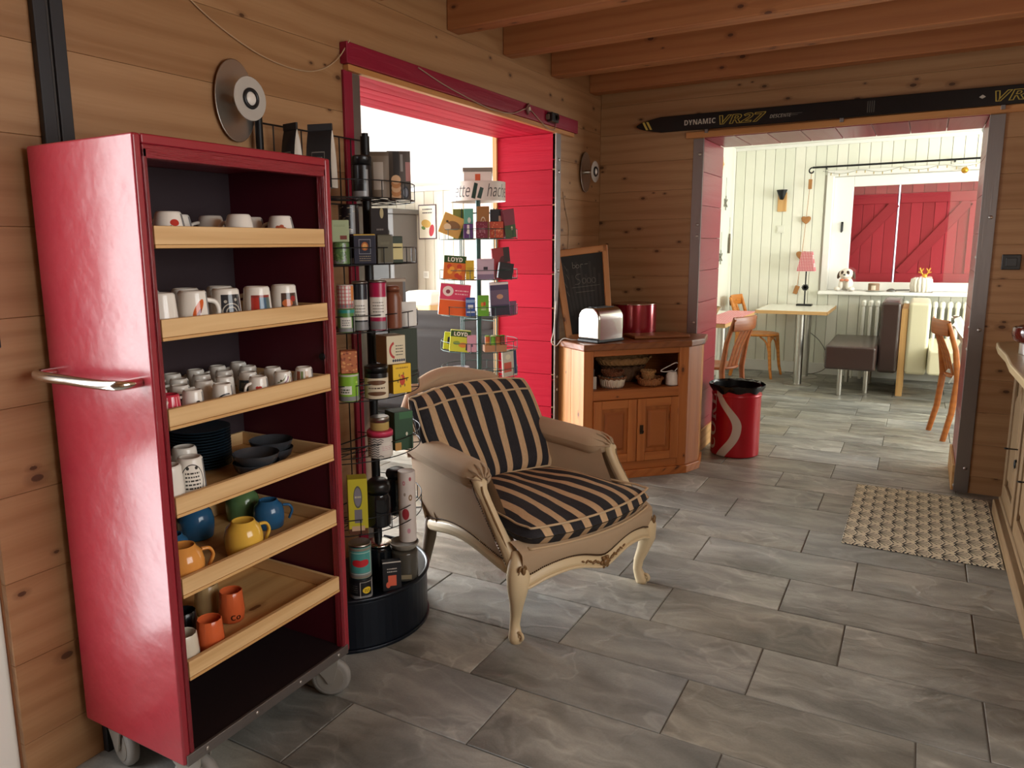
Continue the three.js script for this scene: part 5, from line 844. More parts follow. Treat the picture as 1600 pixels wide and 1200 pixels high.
{
  const t = thing('bread_bin', 'dark red glossy round bread bin behind the toaster', 'bread bin', [-1.575, CT + 0.001, -4.775], -0.3);
  part('body', lathe([[0.001, 0], [0.132, 0], [0.136, 0.004], [0.136, 0.19], [0.132, 0.196], [0.001, 0.196]], 48), PM('#8e0f24', 0.2, { metalness: 0.5, clearcoat: 0.8, clearcoatRoughness: 0.08 }), t);
  part('rim', new THREE.TorusGeometry(0.134, 0.004, 8, 48).rotateX(Math.PI / 2).translate(0, 0.195, 0), mat.chrome, t);
  part('side_panel', new THREE.CylinderGeometry(0.1375, 0.1375, 0.178, 24, 1, true, -1.9, 1.25).translate(0, 0.1, 0), M('#17090c', 0.3, { side: THREE.DoubleSide }), t);
  solo('cutting_board', grain(bc(0.36, 0.018, 0.20, 0, 0, 0, 0.006), 'x').rotateY(0.70).translate(-1.395, CT + 0.0105, -4.655), wood('#b98a5c', 0.5), 'rectangular wooden cutting board on the corner cabinet', 'cutting board');
  solo('toaster_cable', tube([[-1.725, CT + 0.012, -4.30], [-1.755, CT + 0.006, -4.27], [-1.79, CT + 0.006, -4.25], [-1.842, CT + 0.012, -4.238], [-1.872, CT - 0.03, -4.20], [-1.88, CT + 0.0, -4.15], [-1.882, CT + 0.06, -4.185], [-1.882, CT + 0.24, -4.215]], 0.003, 60, 6), M('#d8d0c6', 0.5), 'white cable hanging over the left edge of the corner cabinet', 'cable');
  solo('socket_cable', tube([[XL + 0.004, 1.72, -4.33], [XL + 0.004, 1.62, -4.37], [XL + 0.004, 1.52, -4.42], [XL + 0.004, 1.42, -4.42], [XL + 0.004, 1.30, -4.39]], 0.0025, 40, 6), M('#a98a6c', 0.5), 'thin cable running down the pine wall above the chalkboard', 'cable');
}
{ // baskets on the open shelf
  const SY = 0.5485, cane = dataTex(256, 64, (x, y) => { const k = 0.55 + 0.45 * Math.sin(x / 256 * Math.PI * 64 + (Math.floor(y / 8) % 2) * Math.PI) * Math.abs(Math.sin(y / 8 * Math.PI)); return [255 * k, 255 * k, 255 * k]; }, false);
  cane.wrapS = cane.wrapT = THREE.RepeatWrapping;
  const wick = (c) => M(c, 0.7, { bumpMap: cane, bumpScale: 0.006 });
  function basket(name, l, x, y, z, r, h, c, sx = 1, turn = 0, rimC = c) {
    const t = thing(name, l, 'basket', [x, y, z], turn, 'baskets on the cabinet shelf');
    part('body', lathe([[0.001, 0], [r * 0.82, 0], [r * 0.9, h * 0.3], [r, h], [r - 0.006, h], [r * 0.86, h * 0.3], [r * 0.78, 0.007], [0.001, 0.007]], 40).scale(sx, 1, 1), wick(c), t);
    const rp = []; for (let k = 0; k < 64; k++) { const a = k / 64 * Math.PI * 2; rp.push([r * sx * Math.cos(a), h + 0.004 * Math.sin(k * Math.PI / 2), r * Math.sin(a)]); }
    part('rim', tube(rp, 0.006, 200, 6, true), wick(rimC), t);
  }
  basket('round_basket', 'white painted round wicker basket with a brown rim on the shelf', -1.565, SY, -4.345, 0.082, 0.062, '#d2c4ae', 1, 0, '#8a5a34');
  basket('round_basket', 'brown wicker basket nested on top of the white one', -1.565, SY + 0.068, -4.345, 0.066, 0.028, '#7d4a2a');
  basket('round_basket', 'low brown wicker basket in the middle of the shelf', -1.385, SY, -4.51, 0.078, 0.045, '#a0683a', 1);
  basket('small_basket', 'small tan basket standing inside the low brown basket', -1.395, SY + 0.034, -4.51, 0.042, 0.052, '#b98a54');
  basket('long_basket', 'long shallow wicker tray basket at the back of the shelf', -1.585, SY + 0.10, -4.60, 0.088, 0.045, '#b08250', 2.1, 0.78);
  basket('long_basket', 'dark wicker basket carrying the long shallow one', -1.585, SY, -4.60, 0.09, 0.093, '#6a4a30', 1.6, 0.78);
  const p = thing('white_jug', 'white plastic jug with a coiled cord at the shelf right end', 'jug', [-1.265, SY, -4.575], 0.6);
  part('body', lathe([[0.001, 0], [0.036, 0], [0.04, 0.01], [0.036, 0.06], [0.028, 0.085], [0.024, 0.086], [0.032, 0.06], [0.034, 0.012], [0.001, 0.01]], 28), M('#dcd4c8', 0.3), p);
  part('handle', tube([[0.032, 0.068, 0], [0.058, 0.064, 0], [0.062, 0.035, 0], [0.036, 0.02, 0]], 0.005, 20, 8), M('#dcd4c8', 0.3), p);
  part('cord', tube([[0.0, 0.09, 0.0], [-0.05, 0.085, 0.015], [-0.075, 0.09, 0.01], [-0.03, 0.12, 0.02], [0.02, 0.14, 0.02], [0.035, 0.12, 0.015], [0.01, 0.09, 0.02]], 0.003, 60, 6), M('#e0dad0', 0.4), p);
  const b = thing('paper_carton', 'small white and dark paper carton at the shelf left end', 'carton', [-1.648, SY, -4.235], 0.5);
  part('carton_body', bb(-0.022, 0, -0.015, 0.022, 0.075, 0.015, 0.002), M('#c9c0b2', 0.6), b); part('dark_flap', bb(-0.020, 0.0755, -0.013, 0.0, 0.12, 0.013, 0.002).rotateZ(-0.1), M('#3a3430', 0.6), b);
}
{ // red bin
  const t = thing('waste_bin', 'red metal drink can shaped bin lined with a black bag', 'bin', [-1.0, 0, -5.2], 0);
  const c3 = document.createElement('canvas'); c3.width = 1024; c3.height = 512; const q = c3.getContext('2d'); q.fillStyle = '#b30f22'; q.fillRect(0, 0, 1024, 512);
  q.fillStyle = '#d8cfc6'; q.beginPath(); q.moveTo(505, 0); q.bezierCurveTo(500, 130, 640, 190, 640, 290); q.bezierCurveTo(636, 390, 560, 430, 520, 512); q.lineTo(590, 512); q.bezierCurveTo(640, 430, 705, 380, 700, 270); q.bezierCurveTo(690, 180, 560, 120, 545, 0); q.fill();
  q.save(); q.translate(462, 250); q.rotate(-Math.PI / 2); q.scale(1, 0.9); q.fillStyle = '#d8cfc6'; q.font = 'bold 150px serif'; q.textAlign = 'center'; q.textBaseline = 'middle'; q.fillText('COKE', -14, 0); q.restore();
  const tx = new THREE.CanvasTexture(c3); tx.colorSpace = THREE.SRGBColorSpace; tx.wrapS = THREE.RepeatWrapping;
  const body = lathe([[0.14, 0], [0.152, 0.004], [0.155, 0.012], [0.155, 0.40], [0.158, 0.404], [0.160, 0.410], [0.158, 0.416], [0.156, 0.42], [0.156, 0.47]], 56);
  { const p = body.attributes.position, u = body.attributes.uv; for (let i = 0; i < p.count; i++) u.setY(i, p.getY(i) / 0.47); }
  body.rotateY(-3.85);
  part('can', body, M('#ffffff', 0.28, { map: tx, metalness: 0.15, side: THREE.DoubleSide }), t);
  const bagM = M('#0c0c0e', 0.22);
  const rimF = (u, v) => { const a = u * Math.PI * 2, wob = 0.010 * Math.sin(a * 9 + v * 3) + 0.008 * Math.sin(a * 5 + 1), r = 0.163 + 0.014 * Math.sin(v * Math.PI) + (v > 0.6 ? -(v - 0.6) * 0.09 : 0) + wob * v * 0.4; const y = v < 0.5 ? 0.442 + 0.08 * v + wob * (1 - v * 2) : 0.482 - (v - 0.5) * 0.16; return [r * Math.cos(a), y, r * Math.sin(a)]; };
  const bag = part('bag_rim', surf(rimF, 72, 12), bagM, t);
  part('bag_lining', new THREE.CylinderGeometry(0.150, 0.148, 0.07, 48, 1, true).translate(0, 0.437, 0), M('#0c0c0e', 0.3, { side: THREE.DoubleSide }), bag);
  part('bag_inside', new THREE.CylinderGeometry(0.147, 0.14, 0.01, 40).translate(0, 0.40, 0), bagM, bag);
  part('bag_flap', surf((u, v) => { const a = 4.2 + u * 1.5, r = 0.162 + 0.10 * v * Math.sin(Math.PI * u), w = 0.012 * Math.sin(u * 22 + v * 5); return [r * Math.cos(a), 0.474 + 0.02 * Math.sin(v * Math.PI) + w * v - 0.03 * v, r * Math.sin(a)]; }, 24, 8), bagM, bag);
}
// ================================================================ ski over the doorway
{
  const t = thing('ski', 'long black racing ski hung above the dining room doorway', 'ski', [0, 0, ZB + 0.036]);
  const x0 = -1.638, x1 = 0.72, y = (x) => 2.143 - 0.012 * (x - x0) / 2, hw = (x) => 0.047 * Math.min(1, ((x - x0) / 0.16) ** 0.55 + 0.0);
  const c4 = document.createElement('canvas'); c4.width = 2048; c4.height = 80; const q = c4.getContext('2d'); q.fillStyle = '#0d0c0c'; q.fillRect(0, 0, 2048, 80);
  const px = (x) => (x - x0) / (x1 - x0) * 2048;
  q.fillStyle = '#c9b458'; for (const a of [px(-1.60), px(-1.575)]) { q.beginPath(); q.moveTo(a, 20); q.lineTo(a + 13, 20); q.lineTo(a + 36, 62); q.lineTo(a + 23, 62); q.fill(); }
  const txt = (s, x, yy, size, f, st, wdt) => { q.font = f; q.textAlign = 'left'; q.textBaseline = 'middle'; if (st) { q.strokeStyle = st; q.lineWidth = wdt; q.strokeText(s, px(x), yy); } else { q.fillStyle = '#c9c2b4'; q.fillText(s, px(x), yy); } };
  const wide = (s, x) => { q.save(); q.translate(px(x), 42); q.scale(1.65, 1); q.font = 'italic bold 60px sans-serif'; q.textAlign = 'left'; q.textBaseline = 'middle'; q.strokeStyle = '#b09a40'; q.lineWidth = 3; q.strokeText(s, 0, 0); q.restore(); };
  txt('DYNAMIC', -1.335, 42, 0, 'bold 36px sans-serif'); wide('VR27', -1.14); txt('DESCENTE', -0.835, 46, 0, 'italic 22px sans-serif');
  q.fillStyle = '#5a5650'; q.fillRect(px(-0.76), 38, 90, 3); q.fillRect(px(-0.76), 45, 70, 3); for (let k = 0; k < 4; k++) q.fillRect(px(-0.325) + k * 9, 14, 4, 52);
  wide('VR27', 0.24); q.fillStyle = '#b9b2a6'; q.beginPath(); q.moveTo(px(0.19), 40); q.lineTo(px(0.205), 30); q.lineTo(px(0.22), 40); q.lineTo(px(0.205), 48); q.fill();
  const tx = new THREE.CanvasTexture(c4); tx.colorSpace = THREE.SRGBColorSpace;
  const up = [], lo = []; for (let i = 0; i <= 30; i++) { const x = x0 + (i < 16 ? 0.2 * (i / 15) ** 1.6 : 0.2 + (x1 - x0 - 0.2) * (i - 15) / 15); up.push([x, y(x) + hw(x)]); lo.push([x, y(x) - hw(x)]); }
  const g = extrude([...lo, ...up.reverse()], 0.014, 0.002);
  const p = g.attributes.position, uv = new Float32Array(p.count * 2); for (let i = 0; i < p.count; i++) { const x = p.getX(i); uv[2 * i] = (x - x0) / (x1 - x0); uv[2 * i + 1] = 0.5 + (p.getY(i) - y(x)) / 0.094; } g.setAttribute('uv', new THREE.BufferAttribute(uv, 2));
  part('blade', g, M('#ffffff', 0.3, { map: tx }), t);
  for (const hx of [-1.2, -0.45, 0.3]) part('hanger', bc(0.02, 0.03, 0.034, hx, y(hx) - 0.053, -0.017, 0.002), mat.steel, t);
}
// ================================================================ right edge of the main room
{
  const t = thing('sideboard', 'carved oak sideboard with panelled doors at the right edge', 'sideboard');
  const w = mat.sideWood, x = 0.445, z0 = -4.62, z1 = -2.3;
  part('body', grain(bb(x + 0.02, 0.10, z0, 1.045, 0.86, z1, 0.004), 'y'), mat.sideDark, t);
  part('plinth', [grain(bb(x - 0.035, 0, z0 - 0.02, 1.045, 0.075, z1, 0.006), 'z'), grain(bb(x - 0.012, 0.0755, z0 - 0.01, 1.045, 0.10, z1, 0.008), 'z')], w, t);
  for (const z of [-4.62, -4.06, -3.50, -2.94, -2.38]) part('stile', grain(bb(x, 0.10, z, x + 0.0195, 0.86, z + 0.07, 0.004), 'y'), w, t);
  for (let k = 0; k < 4; k++) {
    const a = -4.545 + k * 0.56, b = a + 0.48, d = part('door', grain(bb(x + 0.004, 0.115, a, x + 0.0195, 0.85, b, 0.003), 'y'), w, t);
    for (const [p, q] of [[a + 0.002, a + 0.075], [b - 0.075, b - 0.002]]) part('door_stile', grain(bb(x - 0.010, 0.116, p, x + 0.0035, 0.849, q, 0.003), 'y'), w, d);
    for (const [p, q] of [[0.116, 0.20], [0.765, 0.849]]) part('door_rail', grain(bb(x - 0.010, p, a + 0.0755, x + 0.0035, q, b - 0.0755, 0.003), 'z'), w, d);
    const s = new THREE.Shape(); s.moveTo(a + 0.11, -0.0); s.lineTo(b - 0.11, 0); s.lineTo(b - 0.11, 0.40); s.bezierCurveTo(b - 0.13, 0.44, b - 0.18, 0.43, (a + b) / 2, 0.49); s.bezierCurveTo(a + 0.18, 0.43, a + 0.13, 0.44, a + 0.11, 0.40);
    part('carved_panel', grain(new THREE.ExtrudeGeometry(s, { depth: 0.001, bevelEnabled: true, bevelSize: 0.02, bevelThickness: 0.010, bevelOffset: -0.02, bevelSegments: 2 }).rotateY(-Math.PI / 2).scale(1, 1, 1).translate(x + 0.003, 0.235, 0), 'y'), w, d);
    part('ring_pull', [new THREE.TorusGeometry(0.016, 0.003, 8, 20).rotateY(Math.PI / 2).translate(x - 0.016, 0.40, b - 0.035), new THREE.SphereGeometry(0.007, 8, 6).translate(x - 0.014, 0.416, b - 0.035)], mat.blackMetal, d);
    part('key', [bar([x - 0.01, 0.47, b - 0.035], [x - 0.045, 0.47, b - 0.035], 0.003, 8), new THREE.TorusGeometry(0.008, 0.0025, 6, 14).rotateX(Math.PI / 2).translate(x - 0.052, 0.47, b - 0.035)], mat.blackMetal, d);
  }
  const stone = M('#a8906a', 0.35, { bumpMap: slateBump, bumpScale: 0.004 });
  const edge = [[0.985, -4.665], [0.40, -4.665], [0.352, -4.60], [0.345, -4.40], [0.352, -4.1], [0.343, -3.8], [0.353, -3.4], [0.344, -3.0], [0.35, -2.25], [1.045, -2.25], [1.045, -4.66]];
  part('stone_top', new THREE.ExtrudeGeometry(new THREE.Shape(edge.map(([p, q]) => new THREE.Vector2(p, -q))), { depth: 0.022, bevelEnabled: true, bevelSize: 0.008, bevelThickness: 0.007, bevelOffset: -0.008, bevelSegments: 2 }).rotateX(-Math.PI / 2).translate(0, 0.867, 0), stone, t);
  const TY = 0.867 + 0.029 + 0.0005;
  const r = thing('trivet_ring', 'pale metal ring stand under the brown dish', 'trivet', [0.478, TY, -4.16]);
  part('band', lathe([[0.072, 0], [0.075, 0.002], [0.075, 0.048], [0.072, 0.05], [0.068, 0.048], [0.068, 0.002], [0.072, 0]], 36), mat.brushed, r);
  const d = thing('earthenware_dish', 'glossy brown earthenware dish on a metal ring', 'dish', [0.478, TY + 0.0505, -4.16]);
  part('bowl', lathe([[0.001, 0], [0.08, 0], [0.10, 0.012], [0.108, 0.04], [0.105, 0.066], [0.100, 0.070], [0.097, 0.066], [0.099, 0.04], [0.09, 0.016], [0.001, 0.01]], 40), M('#4a1810', 0.1), d);
  part('lid', lathe([[0.095, 0.068], [0.08, 0.078], [0.04, 0.086], [0.012, 0.088], [0.010, 0.10], [0.016, 0.108], [0.001, 0.112]], 36), M('#4a1810', 0.1), d);
  // rug with fan print
  const c = document.createElement('canvas'); c.width = c.height = 1024; const q = c.getContext('2d'); q.fillStyle = '#c3b494'; q.fillRect(0, 0, 1024, 1024);
  const fan = (cx, cy, R) => { q.fillStyle = '#dccfb2'; q.beginPath(); q.arc(cx, cy, R, 0, 7); q.fill(); q.strokeStyle = '#5c5242'; q.lineWidth = R * 0.03; q.beginPath(); q.arc(cx, cy, R * 0.97, Math.PI, 2 * Math.PI); q.stroke(); for (let k = 1; k < 8; k++) { const a = Math.PI + k * Math.PI / 8; q.lineWidth = R * 0.095; q.strokeStyle = '#1d1914'; q.beginPath(); q.moveTo(cx + R * 0.16 * Math.cos(a), cy + R * 0.16 * Math.sin(a)); q.lineTo(cx + R * 0.93 * Math.cos(a), cy + R * 0.93 * Math.sin(a)); q.stroke(); } };
  const R = 102.4; for (let j = -1; j < 16; j++) for (let i = -1; i < 7; i++) fan(i * 204.8 + (j % 2 ? 102.4 : 0), j * 85.333 + 60, R);
  const tx = new THREE.CanvasTexture(c); tx.colorSpace = THREE.SRGBColorSpace; tx.wrapS = tx.wrapT = THREE.RepeatWrapping;
  solo('rug', planar(bb(-0.228, 0.0008, -4.825, 0.405, 0.006, -3.81, 0.002), 2, 0, 1 / 0.62, 1 / 0.62), M('#ffffff', 0.85, { map: tx }), 'beige mat with a dark fan pattern before the doorway', 'rug');
  const s = thing('wall_switch', 'black square switch on the pine wall right of the doorway', 'switch', [0.405, 1.285, ZB]);
  part('plate', bb(-0.042, -0.04, 0, 0.042, 0.04, 0.012, 0.004), M('#16130f', 0.35), s); part('rocker', bb(-0.024, -0.022, 0.0125, 0.024, 0.022, 0.017, 0.003), M('#1c1814', 0.3), s);
}
// ================================================================ dining room
function diningTable(name, label, x0, x1, z0, z1, legs) {
  const t = thing(name, label, 'table'), y = 0.745;
  part('tabletop', bb(x0 + 0.003, y - 0.034, z0 + 0.003, x1 - 0.003, y, z1 - 0.003, 0.003), M('#eceadf', 0.2), t);
  part('edge_band', [bb(x0, y - 0.035, z1 - 0.004, x1, y - 0.001, z1, 0.001), bb(x0, y - 0.035, z0, x1, y - 0.001, z0 + 0.004, 0.001), bb(x0, y - 0.035, z0, x0 + 0.004, y - 0.001, z1, 0.001), bb(x1 - 0.004, y - 0.035, z0, x1, y - 0.001, z1, 0.001)], M('#c9a06a', 0.5), t);
  for (const [x, z] of legs) { const l = part('column_leg', cyl(0.038, 0.038, y - 0.047, x, 0.012, z, 28), mat.brushed, t); part('foot_disc', lathe([[0.001, 0], [0.13, 0], [0.132, 0.004], [0.125, 0.008], [0.04, 0.012], [0.001, 0.012]], 36).translate(x, 0, z), mat.brushed, l); }
  return t;
}
diningTable('dining_table', 'white rectangular table on two steel columns below the window', -1.40, -0.74, -8.85, -7.98, [[-0.985, -8.02 - 0.08], [-0.985, -8.62]]);
diningTable('dining_table', 'white table under a red checked runner at the left doorway edge', -1.80, -1.36, -7.75, -6.45, [[-1.6, -7.45], [-1.6, -6.75]]);
{
  const c = document.createElement('canvas'); c.width = c.height = 256; const q = c.getContext('2d'); q.fillStyle = '#f0e4de'; q.fillRect(0, 0, 256, 256); q.fillStyle = 'rgba(196,40,60,0.62)'; for (let k = 0; k < 8; k++) { q.fillRect(k * 32, 0, 16, 256); q.fillRect(0, k * 32, 256, 16); }
  const tx = new THREE.CanvasTexture(c); tx.colorSpace = THREE.SRGBColorSpace; tx.wrapS = tx.wrapT = THREE.RepeatWrapping; const gm = M('#ffffff', 0.8, { map: tx });
  solo('table_runner', planar(bb(-1.60, 0.7455, -7.76, -1.352, 0.749, -6.44, 0.001), 0, 2, 6, 6), gm, 'red and white checked runner on the left table', 'table runner');
  const b = thing('bread_basket', 'pale wicker basket on the left table by the doorway', 'basket', [-1.68, 0.7455, -7.25]); part('body', lathe([[0.001, 0], [0.07, 0], [0.10, 0.07], [0.096, 0.07], [0.068, 0.006], [0.001, 0.006]], 30), M('#a08a64', 0.8), b); part('rim', new THREE.TorusGeometry(0.098, 0.007, 8, 30).rotateX(Math.PI / 2).translate(0, 0.07, 0), M('#8a744f', 0.8), b);
  // lamp on the table
  const l = thing('table_lamp', 'small lamp with a red checked shade on the white table', 'lamp', [-1.035, 0.7455, -8.70]);
  part('base', bb(-0.075, 0, -0.05, 0.075, 0.016, 0.05, 0.003), mat.blackMetal, l); part('stem', cyl(0.007, 0.007, 0.44, 0, 0.016, 0, 12), mat.blackMetal, l);
  const star = []; for (let k = 0; k < 6; k++) star.push(bc(0.012, 0.07, 0.006, 0, 0, 0, 0.001).rotateZ(k * Math.PI / 6)); part('star_ornament', star.map((g) => g.translate(0, 0.19, 0.010)), mat.blackMetal, l);
  const sh = lathe([[0.12, 0.36], [0.07, 0.56], [0.068, 0.56], [0.118, 0.36]], 4).rotateY(Math.PI / 4); const sg = planar(toCreasedNormals(sh, 0.4), 0, 1, 8, 8); part('lamp_shade', sg, PM('#ffffff', 0.9, { map: tx, transmission: 0.25, thickness: 0 }), l);
  solo('lamp_cable', tube([[-1.03, 0.70, -8.862], [-1.02, 0.5, -8.858], [-0.88, 0.36, -8.855], [-0.80, 0.22, -8.83], [-0.80, 0.08, -8.82], [-0.92, 0.012, -8.80], [-1.2, 0.008, -8.79]], 0.004, 60, 6), M('#6b675f', 0.5), 'thin lamp cable hanging behind the steel table legs', 'cable');
}
function bentChair(label, pos, turn, colour) {
  const t = thing('wooden_chair', label, 'chair', pos, turn, 'bentwood chairs in the dining room'), m = wood(colour, 0.35, plainMap, plainBump, 0.0005);
  part('seat', grain(lathe([[0.001, 0.435], [0.17, 0.435], [0.195, 0.44], [0.2, 0.452], [0.193, 0.462], [0.16, 0.458], [0.001, 0.452]], 36).scale(1, 1, 1.02), 'x'), m, t);
  for (const s of [-1, 1]) {
    part('front_leg', sweep([[s * 0.15, 0.44, 0.15], [s * 0.155, 0.25, 0.165], [s * 0.165, 0.1, 0.18], [s * 0.18, 0, 0.20]], [0.017, 0.017, 0.015, 0.013], 10), m, t);
    part('rear_leg', sweep([[s * 0.17, 0, -0.23], [s * 0.165, 0.2, -0.19], [s * 0.165, 0.44, -0.17], [s * 0.17, 0.65, -0.20], [s * 0.175, 0.84, -0.26]], [[0.014, 0.018], [0.015, 0.02], [0.016, 0.022], [0.015, 0.018], [0.013, 0.014]], 10, 2.6), m, t);
    part('brace', tube([[s * 0.15, 0.27, 0.155], [s * 0.148, 0.38, 0.12], [s * 0.12, 0.43, 0.05]], 0.009, 14, 8), m, t);
  }
  part('brace', tube([[-0.15, 0.27, 0.16], [-0.12, 0.39, 0.16], [0, 0.425, 0.165], [0.12, 0.39, 0.16], [0.15, 0.27, 0.16]], 0.009, 30, 8), m, t);
  part('top_rail', surf((u, v) => { const a = v * Math.PI * 2, x = (u - 0.5) * 0.37; return [x, 0.80 + 0.055 * Math.sin(a), -0.255 - 0.04 * (1 - (2 * u - 1) ** 2) + 0.010 * Math.cos(a)]; }, 20, 12), m, t);
  for (const x of [-0.06, 0, 0.06]) part('back_slat', sweep([[x, 0.45, -0.17], [x, 0.62, -0.215], [x, 0.76, -0.275]], [[0.022, 0.006], [0.02, 0.006], [0.022, 0.006]], 8, 3), m, t);
}
bentChair('honey coloured bentwood chair at the far left table corner', [-1.44, 0, -8.50], Math.PI / 2 - 0.12, '#f0b060');
bentChair('dark brown wooden chair behind the red bin', [-1.38, 0, -6.12], -Math.PI / 2 - 0.25, '#a86a40');
bentChair('reddish wooden chair partly hidden by the right door jamb', [0.40, 0, -6.42], Math.PI / 2 + 0.25, '#c88648');
{ // jacket on that chair
    solo('white_jacket', surf((u, v) => { const a = (u - 0.5) * 2, f = 0.018 * Math.sin(u * 19 + v * 4) + 0.012 * Math.sin(u * 37 - v * 9); return [0.20 + 0.05 * Math.sin(v * Math.PI) + f + 0.08 * v * (1 - v), 0.86 - 0.40 * v + 0.02 * Math.sin(u * 11) - 0.03 * a * a, -6.50 + 0.17 * a * (1 + 0.25 * v)]; }, 40, 24).translate(0.035, 0, 0.05), M('#cfd2cc', 0.85, { side: THREE.DoubleSide }), 'pale crumpled jacket hanging over the right chair', 'jacket');
}
function bench(label, x0, x1, backX0, backX1, m, name) {
  const t = thing('leather_bench', label, 'bench', [0, 0, 0], 0, 'back to back benches before the radiator'), z0 = -8.60, z1 = -7.58;
  part('seat', bb(x0, 0.255, z0, x1, 0.47, z1, 0.022), m, t); part('backrest', bb(backX0, 0.21, z0, backX1, 0.86, z1 - 0.27, 0.03), m, t);
  part('seam', [bb(x0 + 0.01, 0.438, z1 - 0.0005, x1 - 0.01, 0.442, z1 + 0.0015, 0)], m, t);
  const lx = (x0 + x1) / 2; for (const z of [-7.70, -8.48]) part('leg', cyl(0.022, 0.022, 0.256, x0 + (x0 < backX0 ? 0.13 : 0.30), 0, z, 20), mat.brushed, t);
  for (const z of [-7.72 - 0.2, -8.48]) part('leg', cyl(0.022, 0.022, 0.256, x1 - (x0 < backX0 ? 0.02 : 0.03), 0, z, 20).translate(x0 < backX0 ? -0.06 : 0, 0, 0), mat.brushed, t);
}
bench('dark brown leather bench with an upright backrest', -0.705, -0.292, -0.29, -0.125, PM('#3c2c28', 0.3, { clearcoat: 0.2 }));
bench('cream leather bench standing back to back with the brown one', 0.105, 0.62, -0.068, 0.103, PM('#d9d3b4', 0.34, { clearcoat: 0.2 }));
solo('bench_divider', grain(bb(-0.123, 0.0, -8.60, -0.070, 0.80, -7.88, 0.003), 'y'), mat.paleWood, 'wooden board between the brown and cream bench backs', 'divider');
{ // radiator
  const t = thing('radiator', 'white cast iron radiator below the dining room window', 'radiator', [0, 0, 0]), m = M('#eceadf', 0.35);
  for (let i = 0; i < 20; i++) { const x = -0.475 + i * 0.062, g = []; for (const z of [-8.78, -8.71]) { g.push(sweep([[x, 0.10, z], [x, 0.16, z], [x, 0.45, z], [x, 0.74, z], [x, 0.79, z]], [[0.020, 0.024], [0.017, 0.026], [0.017, 0.026], [0.017, 0.026], [0.020, 0.024]], 10, 2.4)); } g.push(bc(0.046, 0.07, 0.13, x, 0.78, -8.745, 0.02), bc(0.046, 0.07, 0.13, x, 0.125, -8.745, 0.02)); part('section', g, m, t); }
  part('foot', [bc(0.03, 0.095, 0.06, -0.47, 0.0475, -8.745, 0.006), bc(0.03, 0.095, 0.06, 0.70, 0.0475, -8.745, 0.006)], m, t);
  part('pipe', [bar([-0.55, 0.0, -8.745], [-0.55, 0.13, -8.745], 0.011, 10), bar([-0.55, 0.125, -8.745], [-0.47, 0.125, -8.745], 0.011, 10)], m, t);
}
